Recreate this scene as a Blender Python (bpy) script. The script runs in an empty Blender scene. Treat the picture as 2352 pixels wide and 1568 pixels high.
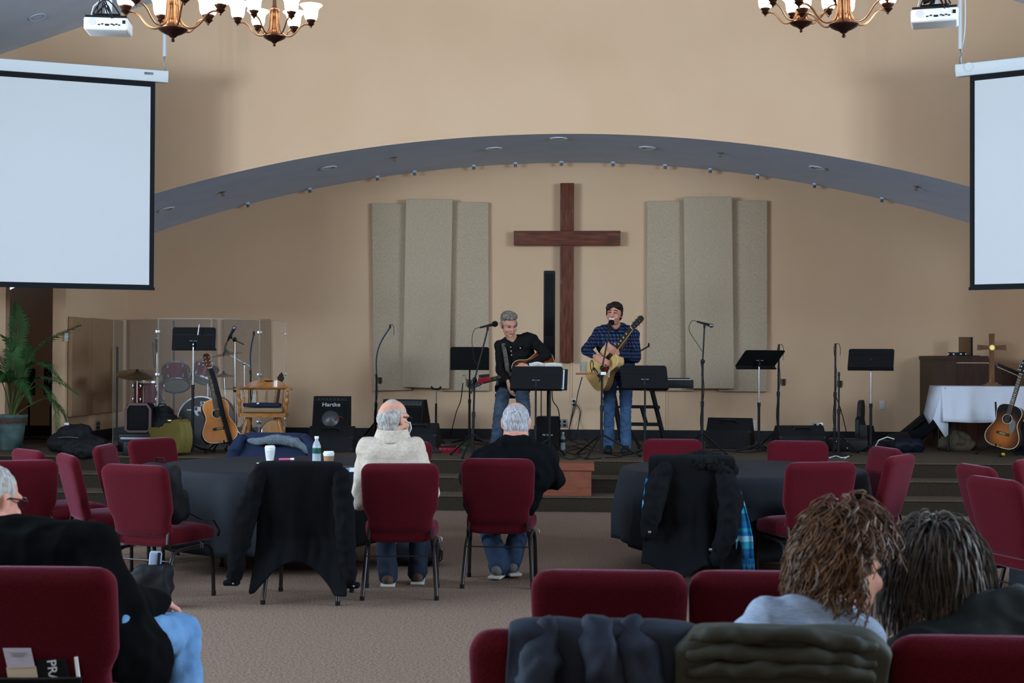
import bpy, bmesh, math, random
import numpy as np
from mathutils import Vector, Matrix, Euler, noise as mnoise
PI = math.pi
R = math.radians
scn = bpy.context.scene
col = scn.collection
random.seed(7)

# ---------------------------------------------------------------- camera
F = 3267.0
CAM = Vector((0.43, 0.0, 1.56))
YAW, PITCH, ROLL = R(3.5), math.atan(41 / F), R(0.25)
fw = Vector((-math.sin(YAW) * math.cos(PITCH), math.cos(YAW) * math.cos(PITCH), math.sin(PITCH)))
rt0 = Vector((math.cos(YAW), math.sin(YAW), 0))
up0 = rt0.cross(fw)
rt = rt0 * math.cos(ROLL) + up0 * math.sin(ROLL)
up = up0 * math.cos(ROLL) - rt0 * math.sin(ROLL)
cd = bpy.data.cameras.new('camera')
cam = bpy.data.objects.new('camera', cd)
col.objects.link(cam)
cam.matrix_world = Matrix(((rt.x, up.x, -fw.x, CAM.x), (rt.y, up.y, -fw.y, CAM.y), (rt.z, up.z, -fw.z, CAM.z), (0, 0, 0, 1)))
cd.sensor_width = 36.0
cd.lens = F * 36.0 / 2352.0
cd.clip_end = 100
cd.dof.use_dof = True
cd.dof.focus_distance = 15.5
cd.dof.aperture_fstop = 7.1
scn.camera = cam

# ---------------------------------------------------------------- colour management and world
scn.view_settings.view_transform = 'Standard'
scn.view_settings.look = 'None'
scn.view_settings.exposure = 0.73
scn.view_settings.gamma = 1.0
scn.view_settings.use_curve_mapping = False
wd = bpy.data.worlds.new('overcast_sky')
scn.world = wd
wd.use_nodes = True
wd.node_tree.nodes['Background'].inputs[0].default_value = (0.62, 0.78, 1.0, 1)
wd.node_tree.nodes['Background'].inputs[1].default_value = 1.0

# daylight entering by the side windows (one area light in each window opening)
WINDOWS = [(2.2, 4.3), (4.8, 6.9), (7.4, 9.5)]
WZ0, WZ1 = 2.4, 4.3
XW = 9.2
WIN_POWER = {-1: 450.0, 1: 370.0}
for sd in (-1, 1):
    for (y0, y1) in WINDOWS:
        L = bpy.data.lights.new('daylight', 'AREA')
        L.shape = 'RECTANGLE'
        L.size = y1 - y0 - 0.1
        L.size_y = WZ1 - WZ0 - 0.1
        L.energy = WIN_POWER[sd]
        L.color = (0.66, 0.84, 1.0)
        o = bpy.data.objects.new('window_daylight', L)
        col.objects.link(o)
        o.location = (sd * (XW + 0.05), (y0 + y1) / 2, (WZ0 + WZ1) / 2)
        o.rotation_euler = Vector((-sd, 0, 0)).to_track_quat('-Z', 'Z').to_euler()
        L.spread = R(170)

# ---------------------------------------------------------------- pixels to positions
def ray(px, py):
    return fw + rt * ((px - 1176) / F) - up * ((py - 784) / F)
def on_y(px, py, Y):
    v = ray(px, py)
    return CAM + v * ((Y - CAM.y) / v.y)
def on_z(px, py, z):
    v = ray(px, py)
    return CAM + v * ((z - CAM.z) / v.z)
def at_d(px, py, D):
    return CAM + ray(px, py) * D
def hz(px, py, base):
    """height of the point seen at pixel (px,py) standing above the spot 'base' (same Y)"""
    return on_y(px, py, base.y).z

# ---------------------------------------------------------------- materials
MATS = {}
def _n(nt, t, **kw):
    n = nt.nodes.new(t)
    for k, v in kw.items():
        setattr(n, k, v)
    return n
def lin(c):
    return tuple((x / 12.92 if x <= 0.04045 else ((x + 0.055) / 1.055) ** 2.4) for x in c)
def srgb(r, g, b):
    return lin((r / 255., g / 255., b / 255.))
def mat(name, c, rough=0.6, metal=0.0, c2=None, nscale=8.0, stretch=(1, 1, 1), bump=0.0, bscale=None, sheen=0.0,
        coat=0.0, spec=0.22, emit=None, estr=0.0, trans=0.0, alpha=1.0, ior=1.45, detail=4.0, lo=0.35, hi=0.65, sub=0.0, sht=None):
    if name in MATS:
        return MATS[name]
    m = bpy.data.materials.new(name)
    m.use_nodes = True
    nt = m.node_tree
    b = nt.nodes['Principled BSDF']
    b.inputs['Base Color'].default_value = (*c, 1)
    b.inputs['Roughness'].default_value = rough
    b.inputs['Metallic'].default_value = metal
    b.inputs['Specular IOR Level'].default_value = spec
    b.inputs['IOR'].default_value = ior
    b.inputs['Sheen Weight'].default_value = sheen
    b.inputs['Sheen Roughness'].default_value = 0.4
    if sht:
        b.inputs['Sheen Tint'].default_value = (*sht, 1)
    b.inputs['Coat Weight'].default_value = coat
    b.inputs['Transmission Weight'].default_value = trans
    b.inputs['Alpha'].default_value = alpha
    if sub:
        b.inputs['Subsurface Weight'].default_value = sub
        b.inputs['Subsurface Radius'].default_value = (0.02, 0.008, 0.005)
    if emit:
        b.inputs['Emission Color'].default_value = (*emit, 1)
        b.inputs['Emission Strength'].default_value = estr
    if c2 is not None or bump:
        tc = _n(nt, 'ShaderNodeTexCoord')
        mp = _n(nt, 'ShaderNodeMapping')
        mp.inputs['Scale'].default_value = stretch
        nt.links.new(tc.outputs['Object'], mp.inputs['Vector'])
        nz = _n(nt, 'ShaderNodeTexNoise')
        nz.inputs['Scale'].default_value = nscale
        nz.inputs['Detail'].default_value = detail
        nt.links.new(mp.outputs['Vector'], nz.inputs['Vector'])
        if c2 is not None:
            rp = _n(nt, 'ShaderNodeValToRGB')
            rp.color_ramp.elements[0].position = lo
            rp.color_ramp.elements[1].position = hi
            rp.color_ramp.elements[0].color = (*c, 1)
            rp.color_ramp.elements[1].color = (*c2, 1)
            nt.links.new(nz.outputs['Fac'], rp.inputs['Fac'])
            nt.links.new(rp.outputs['Color'], b.inputs['Base Color'])
        if bump:
            n2 = nz
            if bscale:
                n2 = _n(nt, 'ShaderNodeTexNoise')
                n2.inputs['Scale'].default_value = bscale
                n2.inputs['Detail'].default_value = 3
                nt.links.new(mp.outputs['Vector'], n2.inputs['Vector'])
            bp = _n(nt, 'ShaderNodeBump')
            bp.inputs['Strength'].default_value = bump
            bp.inputs['Distance'].default_value = 0.01
            nt.links.new(n2.outputs['Fac'], bp.inputs['Height'])
            nt.links.new(bp.outputs['Normal'], b.inputs['Normal'])
    MATS[name] = m
    return m

# ---------------------------------------------------------------- mesh builder
class MB:
    def __init__(s):
        s.v = []
        s.f = []
        s.mi = []
        s.cur = 0
    def add(s, vs, fs):
        o = len(s.v)
        s.v += [tuple(v) for v in vs]
        s.f += [tuple(i + o for i in f) for f in fs]
        s.mi += [s.cur] * len(fs)
        return s
    def box(s, c, sz, rot=None, taper=None):
        hx, hy, hzz = sz[0] / 2, sz[1] / 2, sz[2] / 2
        vs = [Vector((x * hx, y * hy, z * hzz)) for z in (-1, 1) for y in (-1, 1) for x in (-1, 1)]
        if taper:
            for i in range(4, 8):
                vs[i].x *= taper[0]
                vs[i].y *= taper[1]
        if rot is not None:
            M = rot if isinstance(rot, Matrix) else Euler(rot).to_matrix()
            vs = [M @ v for v in vs]
        c = Vector(c)
        return s.add([v + c for v in vs], [(0, 2, 3, 1), (4, 5, 7, 6), (0, 1, 5, 4), (2, 6, 7, 3), (0, 4, 6, 2), (1, 3, 7, 5)])
    def box2(s, a, b):
        a, b = Vector(a), Vector(b)
        return s.box((a + b) / 2, (abs(b.x - a.x), abs(b.y - a.y), abs(b.z - a.z)))
    def rbox(s, c, sz, r=0.02, seg=3, rot=None):
        """box with all edges rounded"""
        hx, hy, hzz = [max(q / 2 - r, 1e-4) for q in sz]
        n = seg
        vs, fs = [], []
        lat = []
        for i in range(2 * n + 2):
            t = i if i <= n else i - 1
            th = -PI / 2 + (PI / 2) * (t / n)
            zs = -1 if i <= n else 1
            row = []
            for q, (sx, sy) in enumerate(((1, 1), (-1, 1), (-1, -1), (1, -1))):
                for k in range(n + 1):
                    ph = q * PI / 2 + (PI / 2) * k / n
                    row.append(Vector((sx * hx + r * math.cos(th) * math.cos(ph), sy * hy + r * math.cos(th) * math.sin(ph), zs * hzz + r * math.sin(th))))
            lat.append(row)
        m = len(lat[0])
        for row in lat:
            vs += row
        for i in range(len(lat) - 1):
            for j in range(m):
                fs.append((i * m + j, i * m + (j + 1) % m, (i + 1) * m + (j + 1) % m, (i + 1) * m + j))
        fs.append(tuple(reversed(range(m))))
        fs.append(tuple(range((len(lat) - 1) * m, len(lat) * m)))
        if rot is not None:
            M = rot if isinstance(rot, Matrix) else Euler(rot).to_matrix()
            vs = [M @ v for v in vs]
        c = Vector(c)
        return s.add([v + c for v in vs], fs)
    def tube(s, pts, r, n=8, caps=True, flat=1.0, closed=False):
        pts = [Vector(p) for p in pts]
        k = len(pts)
        rs = r if isinstance(r, (list, tuple)) else [r] * k
        vs, fs = [], []
        prev = None
        for i, p in enumerate(pts):
            if closed:
                t = pts[(i + 1) % k] - pts[i - 1]
            else:
                t = pts[min(i + 1, k - 1)] - pts[max(i - 1, 0)]
            if t.length < 1e-9:
                t = Vector((0, 0, 1))
            t.normalize()
            if prev is None:
                a = Vector((0, 0, 1)) if abs(t.z) < 0.95 else Vector((1, 0, 0))
                u = t.cross(a).normalized()
            else:
                u = (prev - t * prev.dot(t))
                u = u.normalized() if u.length > 1e-6 else t.orthogonal().normalized()
            w = t.cross(u)
            prev = u
            for j in range(n):
                an = 2 * PI * j / n
                vs.append(p + u * (rs[i] * math.cos(an)) + w * (rs[i] * flat * math.sin(an)))
        for i in range(k - 1 if not closed else k):
            i2 = (i + 1) % k
            for j in range(n):
                fs.append((i * n + j, i * n + (j + 1) % n, i2 * n + (j + 1) % n, i2 * n + j))
        if caps and not closed:
            fs.append(tuple(reversed(range(n))))
            fs.append(tuple((k - 1) * n + j for j in range(n)))
        return s.add(vs, fs)
    def cyl(s, a, b, r, r2=None, n=12):
        return s.tube([a, b], [r, r if r2 is None else r2], n)
    def lathe(s, prof, c=(0, 0, 0), n=24, M=None, caps=True):
        """prof: list of (radius, z)"""
        vs, fs = [], []
        k = len(prof)
        for (r, z) in prof:
            for j in range(n):
                a = 2 * PI * j / n
                v = Vector((r * math.cos(a), r * math.sin(a), z))
                if M is not None:
                    v = M @ v
                vs.append(v + Vector(c))
        for i in range(k - 1):
            for j in range(n):
                fs.append((i * n + j, i * n + (j + 1) % n, (i + 1) * n + (j + 1) % n, (i + 1) * n + j))
        if caps:
            fs.append(tuple(reversed(range(n))))
            fs.append(tuple((k - 1) * n + j for j in range(n)))
        return s.add(vs, fs)
    def ell(s, c, rad, M=None, nu=16, nv=10):
        vs, fs = [], []
        for i in range(nv + 1):
            th = -PI / 2 + PI * i / nv
            for j in range(nu):
                a = 2 * PI * j / nu
                v = Vector((rad[0] * math.cos(th) * math.cos(a), rad[1] * math.cos(th) * math.sin(a), rad[2] * math.sin(th)))
                if M is not None:
                    v = M @ v
                vs.append(v + Vector(c))
        for i in range(nv):
            for j in range(nu):
                fs.append((i * nu + j, i * nu + (j + 1) % nu, (i + 1) * nu + (j + 1) % nu, (i + 1) * nu + j))
        return s.add(vs, fs)
    def prism(s, poly, h0, h1, M=None, c=(0, 0, 0)):
        """polygon (x,y) extruded along z from h0 to h1, then moved by M and c"""
        n = len(poly)
        vs = [Vector((x, y, h0)) for x, y in poly] + [Vector((x, y, h1)) for x, y in poly]
        if M is not None:
            vs = [M @ v for v in vs]
        c = Vector(c)
        fs = [tuple(reversed(range(n))), tuple(range(n, 2 * n))]
        for i in range(n):
            fs.append((i, (i + 1) % n, n + (i + 1) % n, n + i))
        return s.add([v + c for v in vs], fs)
    def grid(s, rows):
        """rows of points -> quad sheet"""
        m = len(rows[0])
        vs = [p for r_ in rows for p in r_]
        fs = []
        for i in range(len(rows) - 1):
            for j in range(m - 1):
                fs.append((i * m + j, i * m + j + 1, (i + 1) * m + j + 1, (i + 1) * m + j))
        return s.add(vs, fs)
    def xf(s, M):
        s.v = [tuple(M @ Vector(v)) for v in s.v]
        return s
    def build(s, name, m, parent=None, smooth=True, angle=40, loc=None, rot=None):
        me = bpy.data.meshes.new(name)
        me.from_pydata(s.v, [], s.f)
        me.validate()
        ms = m if isinstance(m, (list, tuple)) else [m]
        for q in ms:
            me.materials.append(q)
        if len(ms) > 1 and len(me.polygons) == len(s.mi):
            me.polygons.foreach_set('material_index', s.mi)
        bm = bmesh.new()
        bm.from_mesh(me)
        bmesh.ops.recalc_face_normals(bm, faces=bm.faces)
        bm.to_mesh(me)
        bm.free()
        if smooth:
            me.polygons.foreach_set('use_smooth', [True] * len(me.polygons))
            try:
                me.set_sharp_from_angle(angle=R(angle))
            except Exception:
                pass
        o = bpy.data.objects.new(name, me)
        col.objects.link(o)
        if parent is not None:
            o.parent = parent
        if loc is not None:
            o.location = loc
        if rot is not None:
            o.rotation_euler = rot
        return o

def tag(o, label, cat, group=None):
    o['label'] = label
    o['category'] = cat
    if group:
        o['group'] = group
    return o
def thing(name, label, cat, loc=(0, 0, 0), rz=0.0, group=None):
    o = bpy.data.objects.new(name, None)
    o.empty_display_size = 0.1
    col.objects.link(o)
    o.location = loc
    o.rotation_euler = (0, 0, rz)
    return tag(o, label, cat, group)
def struct(o, label=None):
    o['kind'] = 'structure'
    if label:
        o['label'] = label
    return o
def copy_tree(o, parent=None):
    c = o.copy()
    col.objects.link(c)
    c.parent = parent
    for ch in list(KIDS.get(o.name, o.children)):
        copy_tree(ch, c)
    return c
KIDS = {}
def text_mb(txt, size, m, name, parent, loc, rot, extrude=0.001, bold=False, xs=1.0, shear=0.0):
    cu = bpy.data.curves.new('lettering', 'FONT')
    cu.body = txt
    cu.size = size
    cu.extrude = extrude
    cu.align_x = 'CENTER'
    cu.align_y = 'CENTER'
    cu.offset = 0.012 * size if bold else 0
    cu.shear = shear
    t = bpy.data.objects.new('lettering', cu)
    col.objects.link(t)
    dg = bpy.context.evaluated_depsgraph_get()
    me = bpy.data.meshes.new_from_object(t.evaluated_get(dg))
    bpy.data.objects.remove(t)
    bpy.data.curves.remove(cu)
    me.materials.clear()
    me.materials.append(m)
    o = bpy.data.objects.new(name, me)
    col.objects.link(o)
    o.parent = parent
    o.location = loc
    o.rotation_euler = rot
    o.scale = (xs, 1, 1)
    return o

# ---------------------------------------------------------------- soft shapes: union of round primitives, voxel-remeshed to one skin
def capsule(mb, a, b, ra, rb, n=14):
    a, b = Vector(a), Vector(b)
    d = b - a
    L = max(d.length, 1e-5)
    q = d.to_track_quat('Z', 'Y').to_matrix()
    prof = []
    for i in range(5):
        t = -PI / 2 + (PI / 2) * i / 4
        prof.append((max(ra * math.cos(t), 1e-4), ra * math.sin(t)))
    for i in range(5):
        t = (PI / 2) * i / 4
        prof.append((max(rb * math.cos(t), 1e-4), L + rb * math.sin(t)))
    mb.lathe(prof, a, n, q)
def chain(mb, pts, rs, n=14):
    for i in range(len(pts) - 1):
        capsule(mb, pts[i], pts[i + 1], rs[i], rs[i + 1], n)
def remesh(mb, name, m, parent=None, voxel=0.012, smooth=6, disp=None, fac=0.5, inflate=0.0, loc=None, rot=None, post=None):
    o = mb.build(name + '_src', m, None, smooth=False)
    md = o.modifiers.new('r', 'REMESH')
    md.mode = 'VOXEL'
    md.voxel_size = voxel
    if smooth:
        sm = o.modifiers.new('s', 'SMOOTH')
        sm.factor = fac
        sm.iterations = smooth
    dg = bpy.context.evaluated_depsgraph_get()
    me = bpy.data.meshes.new_from_object(o.evaluated_get(dg))
    src = o.data
    bpy.data.objects.remove(o)
    bpy.data.meshes.remove(src)
    n = len(me.vertices)
    if disp or inflate:
        co = np.empty(n * 3, np.float32)
        me.vertices.foreach_get('co', co)
        co = co.reshape(-1, 3)
        no = np.empty(n * 3, np.float32)
        me.vertices.foreach_get('normal', no)
        no = no.reshape(-1, 3)
        dd = np.full(n, inflate, np.float32)
        if disp:
            dd += np.array([disp(Vector(c)) for c in co], np.float32)
        co = co + no * dd[:, None]
        me.vertices.foreach_set('co', co.reshape(-1))
    if post:
        for v in me.vertices:
            v.co = post(v.co.copy(), v.normal)
    me.materials.clear()
    for q in (m if isinstance(m, (list, tuple)) else [m]):
        me.materials.append(q)
    me.polygons.foreach_set('use_smooth', [True] * len(me.polygons))
    me.name = name
    me.update()
    o = bpy.data.objects.new(name, me)
    col.objects.link(o)
    o.parent = parent
    if loc is not None:
        o.location = loc
    if rot is not None:
        o.rotation_euler = rot
    return o
def wr(scale, amp, seed=0.0, st=(1, 1, 1)):
    def f(c):
        return amp * mnoise.noise(Vector((c.x * st[0], c.y * st[1], c.z * st[2])) * scale + Vector((seed, seed * 1.7, -seed)))
    return f
def crease(scale, amp, seed=0.0, st=(1, 1, 1)):
    def f(c):
        q = Vector((c.x * st[0], c.y * st[1], c.z * st[2])) * scale + Vector((seed, seed * 1.7, -seed))
        a = mnoise.noise(q)
        return amp * (0.5 - abs(a) * 2.2) + amp * 0.5 * mnoise.noise(q * 2.3)
    return f

# ---------------------------------------------------------------- palette
WALLC = srgb(206, 172, 130)
m_wall = mat('painted_tan_wall', srgb(208, 174, 142), 0.85, c2=srgb(211, 178, 147), nscale=1.0, bump=0.05, bscale=220)
m_ceil = mat('blue_grey_ceiling', srgb(196, 208, 224), 0.9, c2=srgb(190, 202, 220), nscale=3, bump=0.1, bscale=150)
m_soffit = mat('grey_soffit_paint', srgb(200, 214, 238), 0.9, c2=srgb(194, 208, 234), nscale=2.5)
m_black = mat('black_plastic', srgb(24, 24, 26), 0.45)
m_blackm = mat('matt_black', srgb(17, 17, 19), 0.85)
m_blackp = mat('powder_black_steel', srgb(26, 27, 30), 0.5, 0.3)
m_chrome = mat('chrome', srgb(176, 180, 186), 0.22, 1.0)
m_steel = mat('dull_steel', srgb(120, 125, 132), 0.4, 0.9)
m_white = mat('white_plastic', srgb(222, 224, 226), 0.5)
m_red = mat('red_chair_fabric', srgb(76, 12, 21), 0.9, c2=srgb(64, 9, 17), nscale=140, sheen=0.3, sht=(0.7, 0.33, 0.5), spec=0.08, bump=0.2, detail=2)
m_rubber = mat('black_rubber', srgb(18, 18, 18), 0.9)
m_gold = mat('gold_hardware', srgb(190, 160, 90), 0.3, 1.0)
# ================================================================ the setting
YF, YB, XS, XO, XA = 16.9, 19.4, 6.12, 6.78, 8.6
ARC_R, ARC_Z = 17.8, 4.245
RIDGE, SLOPE = 7.48, 0.324
YR = -2.6
ZS = 0.47
def arch(x):
    return ARC_Z - ARC_R + math.sqrt(ARC_R ** 2 - x * x)
def ceil_z(x):
    return RIDGE - SLOPE * abs(x)
m_carpet = mat('brown_loop_carpet', srgb(134, 110, 94), 0.95, c2=srgb(78, 62, 52), nscale=70, bump=0.5, detail=6, lo=0.3, hi=0.7)
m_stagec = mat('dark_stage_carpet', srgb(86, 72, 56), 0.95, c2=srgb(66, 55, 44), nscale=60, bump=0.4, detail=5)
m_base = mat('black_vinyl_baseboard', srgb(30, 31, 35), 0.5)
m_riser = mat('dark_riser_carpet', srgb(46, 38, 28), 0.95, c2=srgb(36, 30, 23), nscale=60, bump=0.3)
m_trimw = mat('white_window_paint', srgb(220, 220, 216), 0.5)
m_pane = mat('window_glass', srgb(230, 240, 245), 0.05, alpha=0.08)

fl = MB().box2((-XW, YR, -0.1), (XW, YB, 0.0)).build('floor', m_carpet)
struct(fl, 'brown-grey loop carpet floor of the hall')
# stage: a deck and two carpeted steps, each with a tread and a riser
stage = bpy.data.objects.new('stage', None)
col.objects.link(stage)
struct(stage, 'carpeted stage with two steps along its front')
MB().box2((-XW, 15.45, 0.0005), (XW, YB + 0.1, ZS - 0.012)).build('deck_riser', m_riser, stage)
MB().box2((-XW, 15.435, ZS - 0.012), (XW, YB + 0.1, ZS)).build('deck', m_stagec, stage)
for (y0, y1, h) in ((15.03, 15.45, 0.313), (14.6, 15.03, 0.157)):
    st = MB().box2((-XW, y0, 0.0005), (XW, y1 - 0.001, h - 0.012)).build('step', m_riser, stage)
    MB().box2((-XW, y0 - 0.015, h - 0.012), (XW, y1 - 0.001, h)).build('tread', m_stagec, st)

# wall above and beside the arch
mb = MB()
xs = [-XW, -XO] + [-XO + 2 * XO * i / 64 for i in range(65)][1:-1] + [XO, XW]
for i in range(len(xs) - 1):
    a, b = xs[i], xs[i + 1]
    inside = a >= -XO - 1e-6 and b <= XO + 1e-6
    za, zb = (arch(a), arch(b)) if inside else (0.0, 0.0)
    ta, tb = ceil_z(a) + 0.1, ceil_z(b) + 0.1
    for y in (YF, YF + 0.12):
        mb.add([(a, y, za), (b, y, zb), (b, y, tb), (a, y, ta)], [(0, 1, 2, 3)])
struct(mb.build('wall_front', m_wall, smooth=False), 'tan wall with the wide arched opening above the stage')
mb = MB()
rows = []
for i in range(65):
    x = -XO + 2 * XO * i / 64
    rows.append([(x, YF - 0.002, arch(x)), (x, YB + 0.05, arch(x))])
mb.grid(rows)
mb.grid([[(p[0], p[1], p[2] + 0.05) for p in r_] for r_ in rows])
struct(mb.build('ceiling_arch', m_soffit, smooth=True), 'blue-grey curved ceiling over the stage')
mb = MB()
for i in range(80):
    a, b = -XA + 2 * XA * i / 80, -XA + 2 * XA * (i + 1) / 80
    mb.add([(a, YB, 0.4), (b, YB, 0.4), (b, YB, arch(b) + 0.05), (a, YB, arch(a) + 0.05)], [(0, 1, 2, 3)])
    mb.add([(a, YB + 0.1, 0.4), (b, YB + 0.1, 0.4), (b, YB + 0.1, arch(b) + 0.05), (a, YB + 0.1, arch(a) + 0.05)], [(0, 1, 2, 3)])
struct(mb.build('wall_back', m_wall, smooth=False), 'tan back wall of the stage')
YP = 17.12
for sd, nm in ((-1, 'left'), (1, 'right')):
    w = MB().box2((sd * XS, YP, 0.4), (sd * (XS + 0.16), YB + 0.1, arch(XS) + 0.1)).build('wall_stage_' + nm, m_wall, smooth=False)
    struct(w, 'tan partition wall beside the stage on the ' + nm)
    struct(MB().box2((sd * XS, YP, ZS), (sd * (XS - 0.012), YB, ZS + 0.14)).build('baseboard_stage_' + nm, m_base), 'black baseboard along the stage partition')
    struct(MB().box2((sd * XA, YF + 0.12, 0.4), (sd * (XA + 0.12), YB + 0.1, 3.2)).build('wall_alcove_' + nm, m_wall, smooth=False), 'tan end wall of the alcove beside the stage')
    struct(MB().box2((sd * (XO - 0.02), YF + 0.12, arch(XO)), (sd * XA, YB, arch(XO) + 0.08)).build('ceiling_alcove_' + nm, m_soffit, smooth=False), 'low flat ceiling of the stage alcove')
    struct(MB().box2((sd * (XS + 0.17), YB - 0.014, ZS), (sd * XA, YB, ZS + 0.14)).build('baseboard_alcove_' + nm, m_base), 'black baseboard at the back of the alcove')
struct(MB().box2((-XS + 0.012, YB - 0.014, ZS), (XS - 0.012, YB, ZS + 0.14)).build('baseboard_back', m_base), 'black baseboard along the stage back wall')
struct(MB().box2((-XW, YF - 0.014, ZS), (-XO, YF, ZS + 0.14)).build('baseboard_front', m_base), 'black baseboard left of the stage opening')
# side walls with window openings
for sd, nm in ((-1, 'left'), (1, 'right')):
    mb = MB()
    x0, x1 = sd * XW, sd * (XW + 0.2)
    zt = ceil_z(XW) + 0.1
    mb.box2((x0, YR, 0), (x1, YB, WZ0))
    mb.box2((x0, YR, WZ1), (x1, YB, zt))
    ys = [YR] + [q for w in WINDOWS for q in w] + [YB]
    for i in range(0, len(ys), 2):
        mb.box2((x0, ys[i], WZ0), (x1, ys[i + 1], WZ1))
    struct(mb.build('wall_' + nm, m_wall, smooth=False), 'tan side wall with windows on the ' + nm)
    for k, (y0, y1) in enumerate(WINDOWS):
        wn = bpy.data.objects.new('window_%d' % (k + 1 + (3 if sd > 0 else 0)), None)
        col.objects.link(wn)
        struct(wn, 'tall white framed window in the %s wall' % nm)
        fx = sd * (XW + 0.02)
        for (a, b) in (((y0, WZ0), (y1, WZ0 + 0.07)), ((y0, WZ1 - 0.07), (y1, WZ1)), ((y0, WZ0 + 0.07), (y0 + 0.07, WZ1 - 0.07)), ((y1 - 0.07, WZ0 + 0.07), (y1, WZ1 - 0.07)), (((y0 + y1) / 2 - 0.03, WZ0 + 0.07), ((y0 + y1) / 2 + 0.03, WZ1 - 0.07))):
            MB().box2((fx - 0.03, a[0], a[1]), (fx + 0.02, b[0], b[1])).build('frame_bar', m_trimw, wn)
        for (a, b) in ((y0 + 0.07, (y0 + y1) / 2 - 0.03), ((y0 + y1) / 2 + 0.03, y1 - 0.07)):
            MB().box2((fx - 0.004, a, WZ0 + 0.07), (fx + 0.004, b, WZ1 - 0.07)).build('pane', m_pane, wn)
mb = MB().box2((-XW, YR - 0.2, 0), (XW, YR, RIDGE + 0.1))
struct(mb.build('wall_rear', m_wall, smooth=False), 'tan rear wall of the hall')
mb = MB()
for sd in (-1, 1):
    for dz in (0.0, 0.12):
        mb.add([(0, YR, RIDGE + dz), (sd * (XW + 0.2), YR, ceil_z(XW + 0.2) + dz), (sd * (XW + 0.2), YF + 0.15, ceil_z(XW + 0.2) + dz), (0, YF + 0.15, RIDGE + dz)], [(0, 1, 2, 3)])
struct(mb.build('ceiling', m_ceil, smooth=False), 'blue-grey sloped hall ceiling')

# thin wall raceways below the cross and behind the keyboard
for k, (x, y0, y1) in enumerate(((1312, 836, 988), (1532, 872, 990))):
    a, b = on_y(x, y0, YB), on_y(x, y1, YB)
    struct(MB().box2((a.x - 0.012, YB - 0.012, b.z), (a.x + 0.012, YB - 0.0005, a.z)).build('trim_%d' % (k + 1), m_wall), 'thin painted wall channel')

# recessed downlights and sprinkler heads in the stage ceiling
def on_soffit(px, py):
    lo, hi = YF, YB
    for _ in range(40):
        md = (lo + hi) / 2
        p = on_y(px, py, md)
        if p.z > arch(p.x):
            hi = md
        else:
            lo = md
    return on_y(px, py, (lo + hi) / 2)
m_can = mat('downlight_white_ring', srgb(215, 222, 230), 0.4)
m_lens = mat('downlight_lens', srgb(190, 200, 205), 0.2)
m_brass = mat('sprinkler_brass', srgb(120, 100, 80), 0.4, 0.8)
def down_rot(x):
    t = math.atan2(-x, math.sqrt(ARC_R ** 2 - x * x))
    return (0, -t, 0)
NM = ['far left', 'second from left', 'third from left', 'at the crown of the arch', 'right of the crown', 'far right']
for k, (px, py) in enumerate(((382, 480), (755, 384), (1134, 340), (1283, 317), (1487, 338), (1877, 384))):
    p = on_soffit(px, py)
    t = thing('recessed_downlight', 'round recessed downlight in the arched stage ceiling, ' + NM[k], 'downlight', (p.x, p.y, arch(p.x) - 0.001), 0, 'downlights in the stage ceiling')
    t.rotation_euler = down_rot(p.x)
    MB().lathe([(0.075, 0.0), (0.105, -0.002), (0.108, -0.012), (0.098, -0.016), (0.075, -0.01)], caps=False).build('trim_ring', m_can, t)
    MB().lathe([(0.0005, -0.004), (0.074, -0.004), (0.074, 0.0), (0.0005, 0.0)]).build('lens', m_lens, t)
SP = ['far left', 'left', 'right', 'far right']
for k, (px, py) in enumerate(((510, 441), (905, 361), (1655, 351), (2106, 428))):
    p = on_soffit(px, py)
    t = thing('sprinkler_head', 'small brass sprinkler head in the arched stage ceiling, ' + SP[k], 'sprinkler', (p.x, p.y, arch(p.x) - 0.001), 0, 'sprinklers in the stage ceiling')
    t.rotation_euler = down_rot(p.x)
    MB().lathe([(0.04, 0), (0.04, -0.006), (0.012, -0.008), (0.012, -0.03), (0.0005, -0.03)]).build('body', m_brass, t)
    MB().lathe([(0.026, -0.044), (0.026, -0.048), (0.0005, -0.05)]).build('deflector', m_brass, t)
ORD = ['first', 'second', 'third', 'fourth', 'fifth', 'sixth', 'seventh', 'eighth', 'ninth', 'tenth', 'eleventh', 'twelfth', 'thirteenth']
for k, px in enumerate((575, 716, 870, 955, 1090, 1185, 1290, 1408, 1527, 1630, 1738, 1868, 2022)):
    x = on_y(px, 400, YB).x
    t = thing('wall_washer', 'tiny ceiling spotlight close to the back wall, %s from the left' % ORD[k], 'spotlight', (x, YB - 0.16, arch(x) - 0.001), 0, 'small spotlights along the back wall')
    t.rotation_euler = down_rot(x)
    MB().lathe([(0.03, 0), (0.03, -0.02), (0.02, -0.025), (0.0005, -0.025)], n=12).build('canopy', m_soffit, t)
    MB().lathe([(0.012, -0.022), (0.02, -0.03), (0.022, -0.06), (0.0005, -0.06)], n=12).build('head', m_steel, t)

# ceiling speaker ring seen top left
p = None
v = ray(86, 38)
q = CAM + v * ((RIDGE - CAM.z + SLOPE * CAM.x) / (v.z - SLOPE * v.x))
t = thing('ceiling_downlight', 'flush round light in the sloped ceiling at top left', 'downlight', (q.x, q.y, ceil_z(q.x) - 0.002))
t.rotation_euler = (0, -math.atan(SLOPE), 0)
MB().lathe([(0.07, 0), (0.1, -0.002), (0.1, -0.012), (0.07, -0.008)], caps=False).build('trim_ring', m_ceil, t)
MB().lathe([(0.0005, -0.004), (0.07, -0.004), (0.07, 0), (0.0005, 0)]).build('lens', m_soffit, t)

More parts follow.
